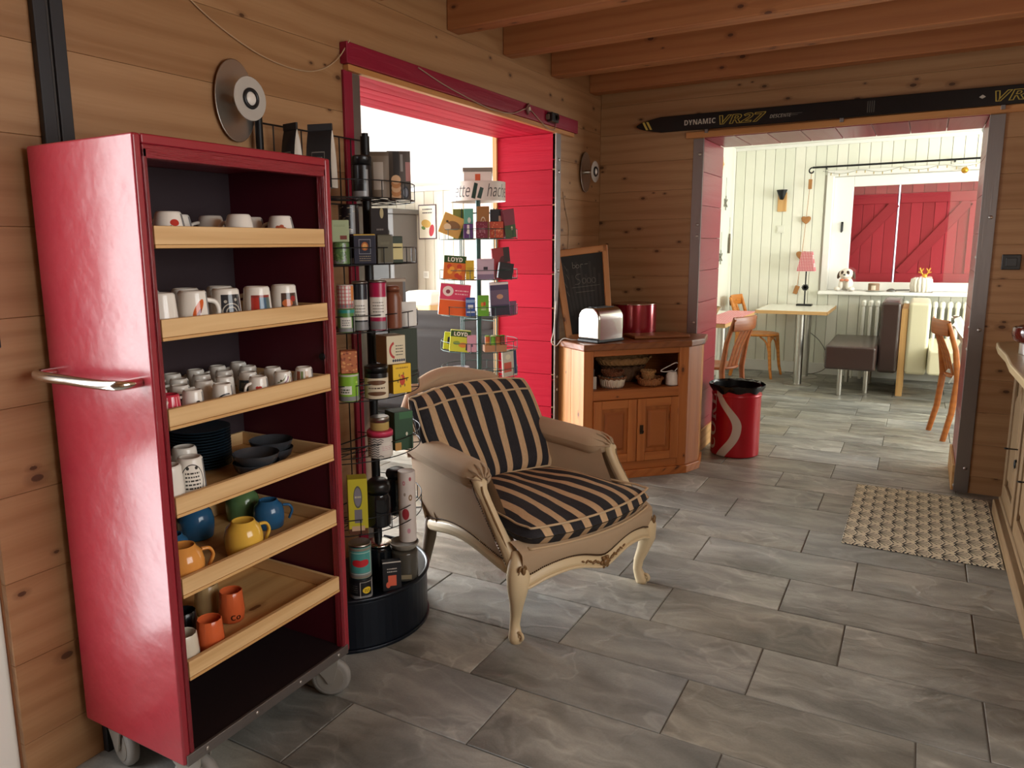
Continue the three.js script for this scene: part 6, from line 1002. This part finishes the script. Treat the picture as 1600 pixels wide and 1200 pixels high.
{ // wall fittings of the dining room
  const s = thing('wall_sconce', 'black cup sconce on a wooden plaque left of the window', 'wall lamp', [-1.335, 1.86, ZF]);
  part('plaque', grain(bb(-0.045, -0.13, 0, 0.045, 0.07, 0.016, 0.004), 'y'), mat.paleWood, s); part('cup', lathe([[0.001, 0], [0.02, 0], [0.03, 0.03], [0.055, 0.10], [0.05, 0.10], [0.001, 0.02]], 24).translate(0, -0.005, 0.062), mat.blackMetal, s); part('arm', bar([0, 0.0, 0.016], [0, 0.01, 0.045], 0.009, 8), mat.blackMetal, s);
  const w = thing('wall_switch', 'white square switch under the black wall sconce', 'switch', [-1.34, 1.545, ZF]); part('plate', bb(-0.04, -0.04, 0, 0.04, 0.04, 0.010, 0.004), M('#e2e2d4', 0.4), w); part('rocker', bb(-0.025, -0.025, 0.0105, 0.025, 0.025, 0.014, 0.003), M('#e8e8dc', 0.4), w);
  const r = thing('curtain_rod', 'dark curled iron curtain rod above the shuttered window', 'curtain rod', [0, 0, ZF + 0.07]);
  part('rod', bar([-1.05, 2.165, 0], [0.75, 2.165, 0], 0.010, 12), mat.blackMetal, r);
  const cu = []; for (let i = 0; i <= 16; i++) { const a = i / 16 * 4.8, q = 0.034 - 0.0014 * i; cu.push([-1.052 - q * Math.sin(a) * 1 - 0.0, 2.165 - 0.034 + q * Math.cos(a) + 0.0, 0]); } part('curl', tube(cu, 0.007, 50, 8), mat.blackMetal, r);
  part('bracket', [bar([-0.92, 2.158, 0], [-0.92, 2.15, -0.07], 0.008, 8), bar([0.2, 2.158, 0], [0.2, 2.15, -0.07], 0.008, 8)], mat.blackMetal, r);
  const g = thing('heart_garland', 'string of wooden hearts hanging from the curtain rod end', 'garland', [0, 0, ZF + 0.07]), gw = M('#a87442', 0.7);
  part('string', tube([[-1.055, 2.125, 0.0], [-1.072, 1.9, -0.03], [-1.095, 1.5, -0.05], [-1.115, 1.2, -0.05], [-1.14, 0.9, -0.05]], 0.003, 40, 5), M('#b98a5c', 0.7), g);
  const heart = (k) => { const s2 = new THREE.Shape(); s2.moveTo(0, -0.045 * k); s2.bezierCurveTo(-0.07 * k, 0.0, -0.045 * k, 0.05 * k, 0, 0.022 * k); s2.bezierCurveTo(0.045 * k, 0.05 * k, 0.07 * k, 0.0, 0, -0.045 * k); return new THREE.ExtrudeGeometry(s2, { depth: 0.014, bevelEnabled: true, bevelSize: 0.003, bevelThickness: 0.003, bevelSegments: 1 }); };
  part('wood_block', bc(0.035, 0.10, 0.02, -1.064, 2.0, -0.014, 0.004), gw, g); part('heart', heart(1).translate(-1.087, 1.64, -0.052), gw, g); part('heart', heart(1.15).translate(-1.11, 1.27, -0.056), gw, g); part('wood_block', bc(0.045, 0.09, 0.02, 0, 0, 0, 0.004).rotateZ(-0.3).translate(-1.142, 0.90, -0.045), gw, g);
  const f = thing('light_string', 'string of tiny lights draped under the curtain rod', 'light string', [0, 0, ZF + 0.06]); const ls = []; for (let i = 0; i <= 18; i++) { const x = -0.95 + 1.4 * i / 18; ls.push([x, 2.125 - 0.035 * Math.abs(Math.sin(i * 0.7)) + 0.02 * (x > -0.1 ? x + 0.1 : 0), 0]); }
  part('wire', tube(ls, 0.0022, 90, 5), M('#8a8a7a', 0.6), f); for (let i = 1; i < 18; i += 1) part('bulb', lathe([[0.001, -0.028], [0.005, -0.022], [0.006, -0.008], [0.003, 0], [0.001, 0]], 8).translate(ls[i][0], ls[i][1], 0), M('#b9a878', 0.2), f);
  solo('gold_ball', new THREE.SphereGeometry(0.03, 20, 14).translate(0.285, 2.062, ZF + 0.06), M('#c99a34', 0.25, { metalness: 0.8 }), 'golden bauble hanging under the curtain rod', 'bauble');
  solo('ceiling_sensor', merge([new THREE.SphereGeometry(0.035, 18, 12).translate(0.395, DC - 0.07, -8.2), cyl(0.02, 0.02, 0.045, 0.395, DC - 0.045, -8.2, 14)]), M('#a9abac', 0.3), 'small grey dome under the ceiling at the right jamb', 'sensor');
  // decorations on the dining room's left wall
  const deco = (label, y, z, k, col) => { const t = thing('hanging_ornament', label, 'ornament', [DXL + 0.006, y, z], Math.PI / 2, 'ornaments on the left dining room wall'), m = M(col, 0.6); part('thread', bar([0, 0.06, 0.004], [0, 0.26, 0.004], 0.002, 5), m, t); const g = []; if (k) for (let i = 0; i < 3; i++) g.push(bc(0.014, 0.15, 0.008, 0, 0, 0.006, 0.002).rotateZ(i * Math.PI / 3)); else g.push(bc(0.05, 0.17, 0.012, 0, -0.04, 0.008, 0.004), bc(0.03, 0.05, 0.012, 0, 0.06, 0.008, 0.004)); part('shape', g, m, t); };
  deco('upper grey snowflake hanging on the white left wall', 1.82, -8.40, 1, '#77756a'); deco('brown wooden figure hanging on the white left wall', 1.42, -8.65, 0, '#6a5c48'); deco('lower grey snowflake hanging on the white left wall', 1.26, -8.27, 1, '#77756a');
  solo('wood_star', extrude([[-0.06, 0], [-0.02, 0.025], [0, 0.07], [0.02, 0.025], [0.06, 0], [0.02, -0.02], [0, -0.06], [-0.02, -0.02]], 0.012, 0.002).rotateY(Math.PI / 2).translate(DXL, 2.20, -8.2), M('#d2a65c', 0.6), 'pale wooden star high on the white left wall', 'ornament');
}
{ // on the window sill
  const SY = 0.8985, z = ZF + 0.06;
  const d = thing('plush_dog', 'white plush dog with dark ears sitting on the window sill', 'plush toy', [-0.665, SY, z], -0.15), wh = M('#e9e2d6', 0.95), br = M('#5a463c', 0.95);
  const body = part('body', [new THREE.SphereGeometry(0.068, 20, 14).scale(1, 1.1, 0.85).translate(0, 0.078, -0.01), new THREE.SphereGeometry(0.062, 20, 14).scale(1.1, 0.95, 0.95).translate(0, 0.175, 0.0), new THREE.SphereGeometry(0.03, 14, 10).scale(1.1, 0.8, 1).translate(0, 0.16, 0.052), new THREE.SphereGeometry(0.034, 14, 10).scale(1, 0.7, 1.3).translate(-0.065, 0.024, 0.05), new THREE.SphereGeometry(0.034, 14, 10).scale(1, 0.7, 1.3).translate(0.065, 0.024, 0.05), new THREE.SphereGeometry(0.025, 12, 8).scale(0.9, 1.9, 0.9).translate(-0.035, 0.06, 0.055), new THREE.SphereGeometry(0.025, 12, 8).scale(0.9, 1.9, 0.9).translate(0.035, 0.06, 0.055)], wh, d);
  for (const s of [-1, 1]) { part('ear', new THREE.SphereGeometry(0.03, 14, 10).scale(0.55, 1.4, 0.8).rotateZ(s * 0.25).translate(s * 0.07, 0.165, -0.005), br, d); part('eye_patch', new THREE.SphereGeometry(0.016, 12, 8).scale(1, 1.3, 0.5).translate(s * 0.026, 0.19, 0.049), br, d); part('eye', new THREE.SphereGeometry(0.006, 8, 6).translate(s * 0.024, 0.19, 0.058), M('#0c0c0c', 0.2), d); }
  part('nose', new THREE.SphereGeometry(0.010, 10, 8).scale(1.2, 0.8, 0.8).translate(0, 0.170, 0.082), M('#151313', 0.3), d); part('bow', [new THREE.SphereGeometry(0.02, 10, 8).scale(1.2, 0.7, 0.6).translate(-0.022, 0.115, 0.07), new THREE.SphereGeometry(0.02, 10, 8).scale(1.2, 0.7, 0.6).translate(0.022, 0.115, 0.07)], M('#d8876a', 0.8), d);
  solo('saucer', lathe([[0.001, 0], [0.05, 0], [0.095, 0.010], [0.094, 0.013], [0.05, 0.004], [0.001, 0.004]], 36).translate(-0.40, SY, z), M('#eceadf', 0.2), 'white saucer carrying a log candle on the window sill', 'saucer');
  const l = thing('log_candle', 'small round birch log candle holder on a white saucer', 'candle', [-0.405, SY + 0.005, z]); part('log', cyl(0.052, 0.052, 0.075, 0, 0, 0, 24), M('#8a6f58', 0.8), l); part('top', cyl(0.044, 0.044, 0.004, 0, 0.0752, 0, 24), M('#b8a084', 0.7), l); part('bark_patch', new THREE.CylinderGeometry(0.0525, 0.0525, 0.045, 12, 1, true, -0.4, 0.8).translate(0, 0.035, 0), M('#d6c8b4', 0.8, { side: THREE.DoubleSide }), l);
  const sp = thing('metal_scoop', 'small dark metal scoop lying on the window sill', 'scoop', [-0.245, SY, z + 0.01]); part('bowl', new THREE.SphereGeometry(0.04, 18, 8, 0, 7, 0, Math.PI / 2).scale(1.1, 0.7, 0.8).translate(0, 0.004, 0), M('#6c6a66', 0.35, { metalness: 0.5 }), sp); part('handle', bar([0.035, 0.018, 0], [0.16, 0.022, 0], 0.006, 8), M('#6c6a66', 0.35, { metalness: 0.5 }), sp);
  const p = thing('reindeer_pot', 'white ribbed pot with a gilt antler figure on the sill', 'ornament', [0.012, SY, z + 0.01]);
  part('tray', bb(-0.10, 0, -0.05, 0.10, 0.006, 0.05, 0.002), M('#7a7468', 0.5), p); const ribs = []; for (let k = 0; k < 14; k++) { const a = k / 14 * 6.283; ribs.push(sweep([[0.072 * Math.cos(a), 0.006, 0.042 * Math.sin(a)], [0.084 * Math.cos(a), 0.06, 0.05 * Math.sin(a)], [0.076 * Math.cos(a), 0.125, 0.046 * Math.sin(a)], [0.05 * Math.cos(a), 0.14, 0.03 * Math.sin(a)]], [0.017, 0.02, 0.018, 0.012], 8)); } part('pot', ribs.concat([cyl(0.06, 0.06, 0.125, 0, 0.006, 0, 20).scale(1, 1, 0.6)]), wh, p);
  const an = []; for (const s of [-1, 1]) { an.push(tube([[0.02, 0.15, 0], [0.02 + s * 0.025, 0.19, 0], [0.02 + s * 0.045, 0.24, 0]], 0.007, 14, 7), tube([[0.02 + s * 0.025, 0.19, 0], [0.02 + s * 0.055, 0.20, 0]], 0.006, 8, 7), tube([[0.02 + s * 0.03, 0.205, 0], [0.02 + s * 0.012, 0.235, 0]], 0.006, 8, 7)); } an.push(new THREE.SphereGeometry(0.026, 14, 10).scale(1, 1.1, 0.8).translate(0.02, 0.155, 0)); part('antlers', an, M('#d8a040', 0.3, { metalness: 0.4 }), p); part('pink_flower', [new THREE.SphereGeometry(0.02, 10, 8).scale(1.4, 0.7, 0.7).translate(0.06, 0.145, 0.01), new THREE.SphereGeometry(0.016, 10, 8).translate(-0.01, 0.145, 0.02)], M('#dba79c', 0.8), p);
}
// ================================================================ living room
{
  const leather = M('#1f1615', 0.5);
  const s = thing('leather_sofa', 'dark brown leather sofa in the living room behind the card rack', 'sofa', [-3.72, 0, -5.35], 0.15);
  part('base', bb(-1.0, 0.08, -0.42, 1.0, 0.42, 0.42, 0.06), leather, s); part('backrest', bb(-1.02, 0.30, 0.22, 1.02, 0.80, 0.50, 0.10), leather, s); for (const q of [-1, 1]) part('armrest', bb(q * 1.0 - 0.12, 0.1, -0.45, q * 1.0 + 0.12, 0.66, 0.42, 0.09), leather, s);
  for (const q of [-0.5, 0.5]) part('back_pillow', bb(q - 0.48, 0.62, 0.18, q + 0.48, 0.90, 0.46, 0.12), leather, s);
  for (const [x, z] of [[-0.9, -0.35], [0.9, -0.35], [-0.9, 0.4], [0.9, 0.4]]) part('foot', cyl(0.025, 0.03, 0.085, x, 0, z, 12), mat.blackMetal, s);
  solo('white_throw', surf((u, v) => { const a = v * 3.0; return [-4.62 + 0.34 * u + 0.01 * Math.sin(9 * v), 0.955 - 0.12 * (v - 0.5) ** 2 * 4 + 0.01 * Math.sin(u * 14), -5.02 + 0.42 * (v - 0.5)]; }, 16, 16), M('#e0dcd4', 0.9, { side: THREE.DoubleSide }), 'white throw draped over the leather sofa back', 'throw');
  const w = thing('wardrobe', 'grey painted wardrobe with an arched door against the beige wall', 'wardrobe', [-5.82, 0, -7.72]), gm = M('#5e5b58', 0.6), gd = M('#34322f', 0.6);
  part('carcass', bb(-0.50, 0.06, -0.26, 0.36, 1.80, 0.24, 0.01), gm, w); part('cornice', bb(-0.53, 1.80, -0.27, 0.39, 1.86, 0.28, 0.012), gm, w); part('plinth', bb(-0.50, 0, -0.25, 0.36, 0.06, 0.22, 0.005), gm, w);
  for (const [x0, x1] of [[-0.47, -0.08], [-0.06, 0.29]]) { const sh = new THREE.Shape(); sh.moveTo(x0, 0.10); sh.lineTo(x1, 0.10); sh.lineTo(x1, 1.6); sh.quadraticCurveTo((x0 + x1) / 2, 1.82, x0, 1.6); part('door', new THREE.ExtrudeGeometry(sh, { depth: 0.012, bevelEnabled: true, bevelSize: 0.004, bevelThickness: 0.003, bevelSegments: 1 }).translate(0, 0, 0.245), gd, w); }
  const c = document.createElement('canvas'); c.width = 256; c.height = 400; const q = c.getContext('2d'); q.fillStyle = '#efe6d2'; q.fillRect(0, 0, 256, 400); q.fillStyle = '#4a2c3a'; q.fillRect(0, 0, 256, 12); q.fillRect(0, 0, 10, 400); q.fillRect(246, 0, 10, 400); q.fillRect(0, 388, 256, 12); q.fillStyle = '#3a2c34'; q.font = 'italic 34px serif'; q.textAlign = 'center'; lines(q, '#3a2c34', 60, 48, 140, 2, 40, 14); q.fillStyle = '#d8b060'; q.beginPath(); q.ellipse(110, 220, 70, 46, 0.2, 0, 7); q.fill(); q.fillStyle = '#b8323c'; q.beginPath(); q.ellipse(190, 300, 36, 70, 0.2, 0, 7); q.fill(); q.fillStyle = '#6a8a4a'; q.beginPath(); q.ellipse(70, 270, 30, 18, 0.4, 0, 7); q.fill();
  const tx = new THREE.CanvasTexture(c); tx.colorSpace = THREE.SRGBColorSpace;
  solo('wall_poster', planar(bb(-5.44, 1.50, -8.0, -5.18, 1.92, -7.988, 0.001), 0, 1, 1 / 0.26, 1 / 0.42, 5.44 / 0.26, -1.50 / 0.42), M('#ffffff', 0.6, { map: tx }), 'framed illustrated poster on the beige living room wall', 'poster');
  const sw = thing('wall_socket', 'white socket plate on the beige living room wall', 'socket', [-5.345, 1.06, -8.0]); part('plate', bb(-0.04, -0.045, 0, 0.04, 0.045, 0.012, 0.004), M('#f0ece2', 0.4), sw); part('insert', bb(-0.024, -0.024, 0.0125, 0.024, 0.024, 0.015, 0.002), M('#dcd8ce', 0.4), sw);
  const sd = thing('side_cupboard', 'low pale cupboard under the laundry basket in the living room', 'cupboard', [-4.85, 0, -7.2]); part('body', bb(-0.25, 0.04, -0.2, 0.25, 0.62, 0.2, 0.01), mat.paleWood, sd); part('top', bb(-0.26, 0.62, -0.21, 0.26, 0.645, 0.21, 0.004), mat.paleWood, sd); part('plinth', bb(-0.24, 0, -0.19, 0.24, 0.04, 0.19, 0.002), mat.paleWood, sd);
  const lb = thing('laundry_basket', 'wicker basket with a white cloth lining in the living room', 'basket', [-4.85, 0.6455, -7.2]); part('body', bb(-0.17, 0, -0.13, 0.17, 0.15, 0.13, 0.03), M('#c9b080', 0.8), lb); part('lining', bb(-0.19, 0.10, -0.15, 0.19, 0.27, 0.15, 0.05), M('#eceae2', 0.9), lb);
}
// ---------------- turning card rack with the ring sign
{
  const PX = -2.1, PZ = -3.66, t = thing('card_spinner', 'green wire card spinner topped by a round lettered sign', 'display rack', [PX, 0, PZ]), gr = M('#1d4a44', 0.4);
  part('pole', cyl(0.014, 0.014, 1.72, 0, 0.02, 0, 16), gr, t); part('foot', [cyl(0.17, 0.165, 0.02, 0, 0, 0, 40), cyl(0.03, 0.02, 0.05, 0, 0.02, 0, 20)], gr, t);
  const A = [0.35, 1.92, 3.49, 5.06], w = [];
  for (const a of A) { const x = 0.13 * Math.cos(a), z = 0.13 * Math.sin(a); w.push(bar([x, 0.42, z], [x, 1.60, z], 0.0025, 6), bar([x * 1.0 + 0.018 * Math.sin(a), 0.42, z - 0.018 * Math.cos(a)], [x + 0.018 * Math.sin(a), 1.60, z - 0.018 * Math.cos(a)], 0.0025, 6)); for (const y of [0.45, 1.0, 1.58]) w.push(bar([0, y, 0], [x, y, z], 0.003, 6)); }
  part('uprights', w, gr, t);
  const tiers = [1.441, 1.226, 1.032, 0.838, 0.69];
  for (const y of tiers) { const g = []; for (let k = 0; k < 20; k++) { const a0 = k / 20 * 6.2832, a1 = (k + 1) / 20 * 6.2832; for (const [r, dy] of [[0.135, 0], [0.215, 0], [0.215, 0.05]]) g.push(bar([r * Math.cos(a0), y + dy, r * Math.sin(a0)], [r * Math.cos(a1), y + dy, r * Math.sin(a1)], 0.0018, 5)); if (k % 2 === 0) g.push(bar([0.135 * Math.cos(a0), y, 0.135 * Math.sin(a0)], [0.215 * Math.cos(a0), y, 0.215 * Math.sin(a0)], 0.0018, 5), bar([0.215 * Math.cos(a0), y, 0.215 * Math.sin(a0)], [0.215 * Math.cos(a0), y + 0.05, 0.215 * Math.sin(a0)], 0.0018, 5)); } part('wire_tier', g, gr, t); }
  const c = document.createElement('canvas'); c.width = 2048; c.height = 220; const q = c.getContext('2d'); q.fillStyle = '#ece6dc'; q.fillRect(0, 0, 2048, 220); q.textAlign = 'left'; q.textBaseline = 'middle';
  for (let k = 0; k < 3; k++) { const x = k * 682; q.fillStyle = '#5a5552'; q.font = 'italic 190px sans-serif'; q.save(); q.translate(x + 180, 110); q.scale(495 / q.measureText('hachette').width, 1); q.fillText('hachette', 0, 0); q.restore(); q.fillStyle = '#1f4238'; for (const [a, h] of [[8, 170], [74, 120]]) { q.beginPath(); q.moveTo(x + a, 190); q.lineTo(x + a + 38, 190 - h); q.lineTo(x + a + 78, 190 - h + 14); q.lineTo(x + a + 46, 204); q.fill(); } }
  const tx = new THREE.CanvasTexture(c); tx.colorSpace = THREE.SRGBColorSpace; tx.wrapS = THREE.RepeatWrapping;
  part('ring_sign', new THREE.CylinderGeometry(0.15, 0.15, 0.10, 64, 1, true).rotateY(0.521 - 0.26).translate(0, 1.690, 0), M('#ffffff', 0.5, { map: tx, side: THREE.DoubleSide }), t);
  part('sign_cross', [bar([-0.15, 1.66, 0], [0.15, 1.66, 0], 0.003, 6), bar([0, 1.66, -0.15], [0, 1.66, 0.15], 0.003, 6)], gr, t);
  const b = thing('white_box', 'white cardboard box with dark edges on top of the spinner', 'box', [PX, 1.7405, PZ], faceCam(PX, PZ)); part('body', bb(-0.075, 0, -0.05, 0.075, 0.055, 0.05, 0.002), M('#efeae2', 0.6), b); part('lid', bb(-0.080, 0.0555, -0.055, 0.080, 0.075, 0.055, 0.002), M('#8d8a80', 0.6), b); part('orange_mark', bb(-0.014, 0.008, 0.0503, 0.014, 0.042, 0.0515, 0), M('#d8643a', 0.6), b);
  const G = 'tea cartons in the green card spinner', Y = (i) => tiers[i] + 0.0025;
  const K = (side, f) => cell(side, f), full = (c0, f, col) => { R_(c0, col, 0, 0, 236, 256); f && f(c0); };
  const put = (label, c0, w, h, d, x, y, z, dt = 0, tilt = 0) => pack('tea_carton', label, 'carton', c0, w, h, d, [x, y, z], faceCam(x, z, dt), G, pk.paper, tilt);
  const loyd = (top, mid) => (c0) => { R_(c0, mid, 0, 0, 236, 256); R_(c0, top, 0, 0, 236, 76); word(c0, 'LOYD', '#f2efe4', 118, 42, 62); };
  put('tan carton tilted at the left of the top spinner tier', K('#c99a4c', (a) => full(a, (o) => { R_(o, '#d9b060', 10, 10, 216, 236); O_(o, '#8a6a44', 140, 120, 70, 50); O_(o, '#e8d8b0', 80, 160, 40); O_(o, '#5a4a34', 60, 100, 14); }, '#e0b84c')), 0.115, 0.11, 0.02, -2.185, Y(0) + 0.018, -3.485, -0.1, -0.38);
  put('olive carton with white clouds, back of top spinner tier', K('#7a8a3a', (a) => full(a, (o) => { O_(o, '#f0efe4', 120, 110, 60, 26); }, '#8a9440')), 0.06, 0.155, 0.02, -2.150, Y(0), -3.535, 0.1);
  put('teal carton at the middle of the top spinner tier', K('#5aa894', (a) => full(a, (o) => { O_(o, '#d8eadc', 130, 100, 40, 24); }, '#62b09c')), 0.05, 0.155, 0.018, -2.082, Y(0), -3.528, 0);
  put('purple carton with a white flask before the teal one', K('#5a3a78', (a) => full(a, (o) => { R_(o, '#ece8e4', 90, 20, 56, 110); O_(o, '#ece8e4', 118, 150, 44, 30); }, '#62407e')), 0.05, 0.075, 0.018, -2.064, Y(0), -3.492, 0);
  put('kraft brown square carton with a round logo, top spinner tier', K('#9a6a34', (a) => full(a, (o) => { O_(o, '#e0d4bc', 118, 128, 44); O_(o, '#a4743c', 118, 128, 34); O_(o, '#e0d4bc', 118, 138, 18, 22); }, '#a4743c')), 0.066, 0.165, 0.018, -2.004, Y(0), -3.545, 0);
  put('maroon patterned carton on the top spinner tier', K('#6f1f34', (a) => full(a, (o) => { for (let k = 0; k < 24; k++) O_(o, '#a86a7a', 20 + 196 * hash2(k, 1, 31), 20 + 216 * hash2(k, 2, 31), 8); lines(o, '#c9a0a4', 60, 100, 116, 3, 26, 8); }, '#7a2338')), 0.062, 0.085, 0.018, -1.993, Y(0), -3.512, 0.05);
  put('orange red patterned carton on the top spinner tier', K('#b8401f', (a) => full(a, (o) => { for (let k = 0; k < 24; k++) O_(o, '#e8a060', 20 + 196 * hash2(k, 1, 33), 20 + 216 * hash2(k, 2, 33), 8); lines(o, '#f0c890', 60, 110, 116, 2, 26, 8); }, '#c84c24')), 0.072, 0.085, 0.018, -1.938, Y(0), -3.570, 0.15);
  put('black carton behind the orange red one', K('#201c20', (a) => full(a, (o) => { R_(o, '#c9a084', 160, 60, 66, 120); }, '#241f24')), 0.066, 0.15, 0.018, -1.957, Y(0), -3.602, 0.1);
  put('red and green carton at the right of the top tier', K('#7a2a3a', (a) => full(a, (o) => { R_(o, '#3f5a2f', 0, 140, 236, 116); O_(o, '#d8c8a0', 150, 170, 18); }, '#8a3044')), 0.080, 0.15, 0.02, -1.899, Y(0), -3.650, 0.75, 0.14);
  put('green topped carton with orange fruit on the second spinner tier', K('#3c5a24', (a) => { loyd('#2f5424', '#d8742c')(a); for (let k = 0; k < 9; k++) O_(a, k % 2 ? '#f0a83c' : '#c8452a', 40 + 160 * hash2(k, 1, 41), 110 + 120 * hash2(k, 2, 41), 26); }), 0.118, 0.125, 0.05, -2.150, Y(1), -3.482, -0.05, -0.08);
  put('yellow carton in the middle of the second spinner tier', K('#c9a82c', (a) => full(a, (o) => lines(o, '#9a7c1c', 40, 100, 150, 4, 22, 8), '#d6b634')), 0.045, 0.10, 0.03, -2.066, Y(1), -3.508, 0);
  put('lilac pouch carton on the second spinner tier', K('#b8a4b8', (a) => full(a, (o) => { R_(o, '#3a3440', 90, 100, 56, 36); R_(o, '#8a7a94', 0, 190, 236, 66); }, '#c6b4c4')), 0.09, 0.108, 0.03, -1.983, Y(1), -3.530, 0);
  put('black carton at the right of the second spinner tier', K('#262428', (a) => full(a, (o) => lines(o, '#5a565a', 40, 80, 150, 2), '#2c2a2e')), 0.085, 0.085, 0.02, -1.916, Y(1), -3.615, 0.45, -0.15);
  put('red carton rising behind the black one, second tier', K('#96242a', (a) => full(a, (o) => { O_(o, '#5a1a1c', 140, 120, 50); R_(o, '#3a2420', 150, 0, 86, 120); }, '#a82c30')), 0.10, 0.165, 0.025, -1.945, Y(1), -3.650, 0.3, 0.10);
  put('large pink and orange carton at the left of the spinner', K('#e0d8cc', (a) => full(a, (o) => { R_(o, '#dc3f66', 6, 6, 224, 122); R_(o, '#e8641f', 6, 132, 224, 118); O_(o, '#f2e6e0', 64, 62, 40); O_(o, '#8a3a4a', 64, 66, 16); lines(o, '#f4c8cc', 116, 50, 100, 2, 26, 9); }, '#e8e0d4')), 0.165, 0.170, 0.045, -2.165, Y(2), -3.490, 0.05, -0.10);
  put('blue carton in the middle of the third spinner tier', K('#2f4f94', (a) => full(a, (o) => { R_(o, '#8ab0dc', 0, 30, 236, 40); R_(o, '#dce6f0', 50, 100, 130, 50); R_(o, '#dce6f0', 20, 190, 200, 18); }, '#3358a4')), 0.05, 0.098, 0.03, -2.060, Y(2), -3.500, 0.05);
  put('bright green carton on the third spinner tier', K('#5a9a24', (a) => full(a, (o) => { O_(o, '#e08a34', 90, 110, 26); O_(o, '#c8452a', 140, 104, 26); lines(o, '#f0f4dc', 70, 150, 100, 2, 20, 9); }, '#68b02a')), 0.058, 0.11, 0.03, -1.994, Y(2), -3.522, 0.05);
  put('dark violet carton with a landscape photo, third tier', K('#3a3048', (a) => full(a, (o) => { R_(o, '#efe9e6', 0, 0, 236, 22); R_(o, '#6a5a74', 0, 60, 236, 110); O_(o, '#c99a7a', 120, 110, 40, 18); R_(o, '#2c2438', 0, 180, 236, 76); }, '#43385a')), 0.10, 0.178, 0.04, -1.930, Y(2), -3.592, 0.15, 0.05);
  put('small purple carton at the far right of the third tier', K('#6a3a5a', (a) => full(a, null, '#744064')), 0.05, 0.072, 0.02, -1.898, Y(2), -3.668, 0.8);
  put('yellow green carton with a dark top on the fourth tier', K('#c8d03a', (a) => { loyd('#2f5424', '#c9d23c')(a); O_(a, '#d88a34', 150, 170, 50, 30); O_(a, '#8aa83a', 80, 150, 40, 24); R_(a, '#24304a', 186, 150, 50, 80); }), 0.110, 0.115, 0.05, -2.128, Y(3), -3.488, 0, -0.10);
  put('lime carton with a dark square, left end of fourth tier', K('#c8d03a', (a) => full(a, (o) => { R_(o, '#2a3044', 70, 70, 80, 100); R_(o, '#e4e8c0', 160, 60, 66, 130); }, '#cdd63e')), 0.07, 0.095, 0.03, -2.218, Y(3) + 0.001, -3.530, -0.05, -0.12);
  put('small pink carton in the middle of the fourth tier', K('#c08aa0', (a) => full(a, (o) => { R_(o, '#6a4a6a', 90, 130, 56, 46); }, '#cf9cb0')), 0.05, 0.09, 0.03, -2.056, Y(3), -3.502, 0);
  const tr = thing('cardboard_tray', 'cardboard tray with small tea tins on the fourth spinner tier', 'tray', [-1.955, Y(3), -3.575], faceCam(-1.955, -3.575, 0.2)); const kb = M('#b98a64', 0.8); part('base', bb(-0.06, 0, -0.03, 0.06, 0.004, 0.03, 0), kb, tr); part('wall', [bb(-0.06, 0.004, 0.027, 0.06, 0.036, 0.03, 0), bb(-0.06, 0.004, -0.03, 0.06, 0.036, -0.027, 0), bb(-0.06, 0.004, -0.027, -0.057, 0.036, 0.027, 0), bb(0.057, 0.004, -0.027, 0.06, 0.036, 0.027, 0)], kb, tr);
  const mini = (label, ax, ay, col) => { const r = faceCam(-1.955, -3.575, 0.2); tin('mini_tin', label, 'tin', K(col[0], (a) => { R_(a, col[1], 0, 90, 236, 120); }), 0.0135, 0.082, [-1.955 + ax * Math.cos(r), Y(3) + 0.0045 + ay, -3.575 - ax * Math.sin(r)], r, 'small tea tins in the cardboard tray', M(col[2], 0.4), 0.006); };
  mini('small orange tin at the left of the cardboard tray', -0.040, 0, ['#c8642c', '#d8a05a', '#8ab83a']); mini('small bright green tin in the cardboard tray', -0.010, 0, ['#6ab02c', '#8acc4a', '#c9d8a0']); mini('small brown orange tin in the cardboard tray', 0.018, 0, ['#a85a2c', '#c98a4a', '#5a8a2c']); mini('small purple brown tin at the right of the cardboard tray', 0.043, 0, ['#7a3a2c', '#9a5a4a', '#5a8a2c']);
  tin('blue_round_tin', 'flat blue round tin on the lowest spinner tier', 'tin', K('#2a3f68', (a) => { R_(a, '#d8dce4', 60, 80, 110, 60); O_(a, '#b83a44', 118, 110, 20); }), 0.05, 0.062, [-2.128, Y(4), -3.500], faceCam(-2.1, -3.5), G);
  put('striped magazine at the right of the lowest spinner tier', K('#b8b2a4', (a) => full(a, (o) => { R_(o, '#c85a4a', 20, 120, 120, 90); R_(o, '#24365a', 180, 20, 46, 216); O_(o, '#e0d8c0', 90, 70, 40, 24); }, '#c6c0b0')), 0.10, 0.15, 0.012, -1.912, Y(4), -3.668, 0.7, 0.05);
}
renderer.render(scene, camera);
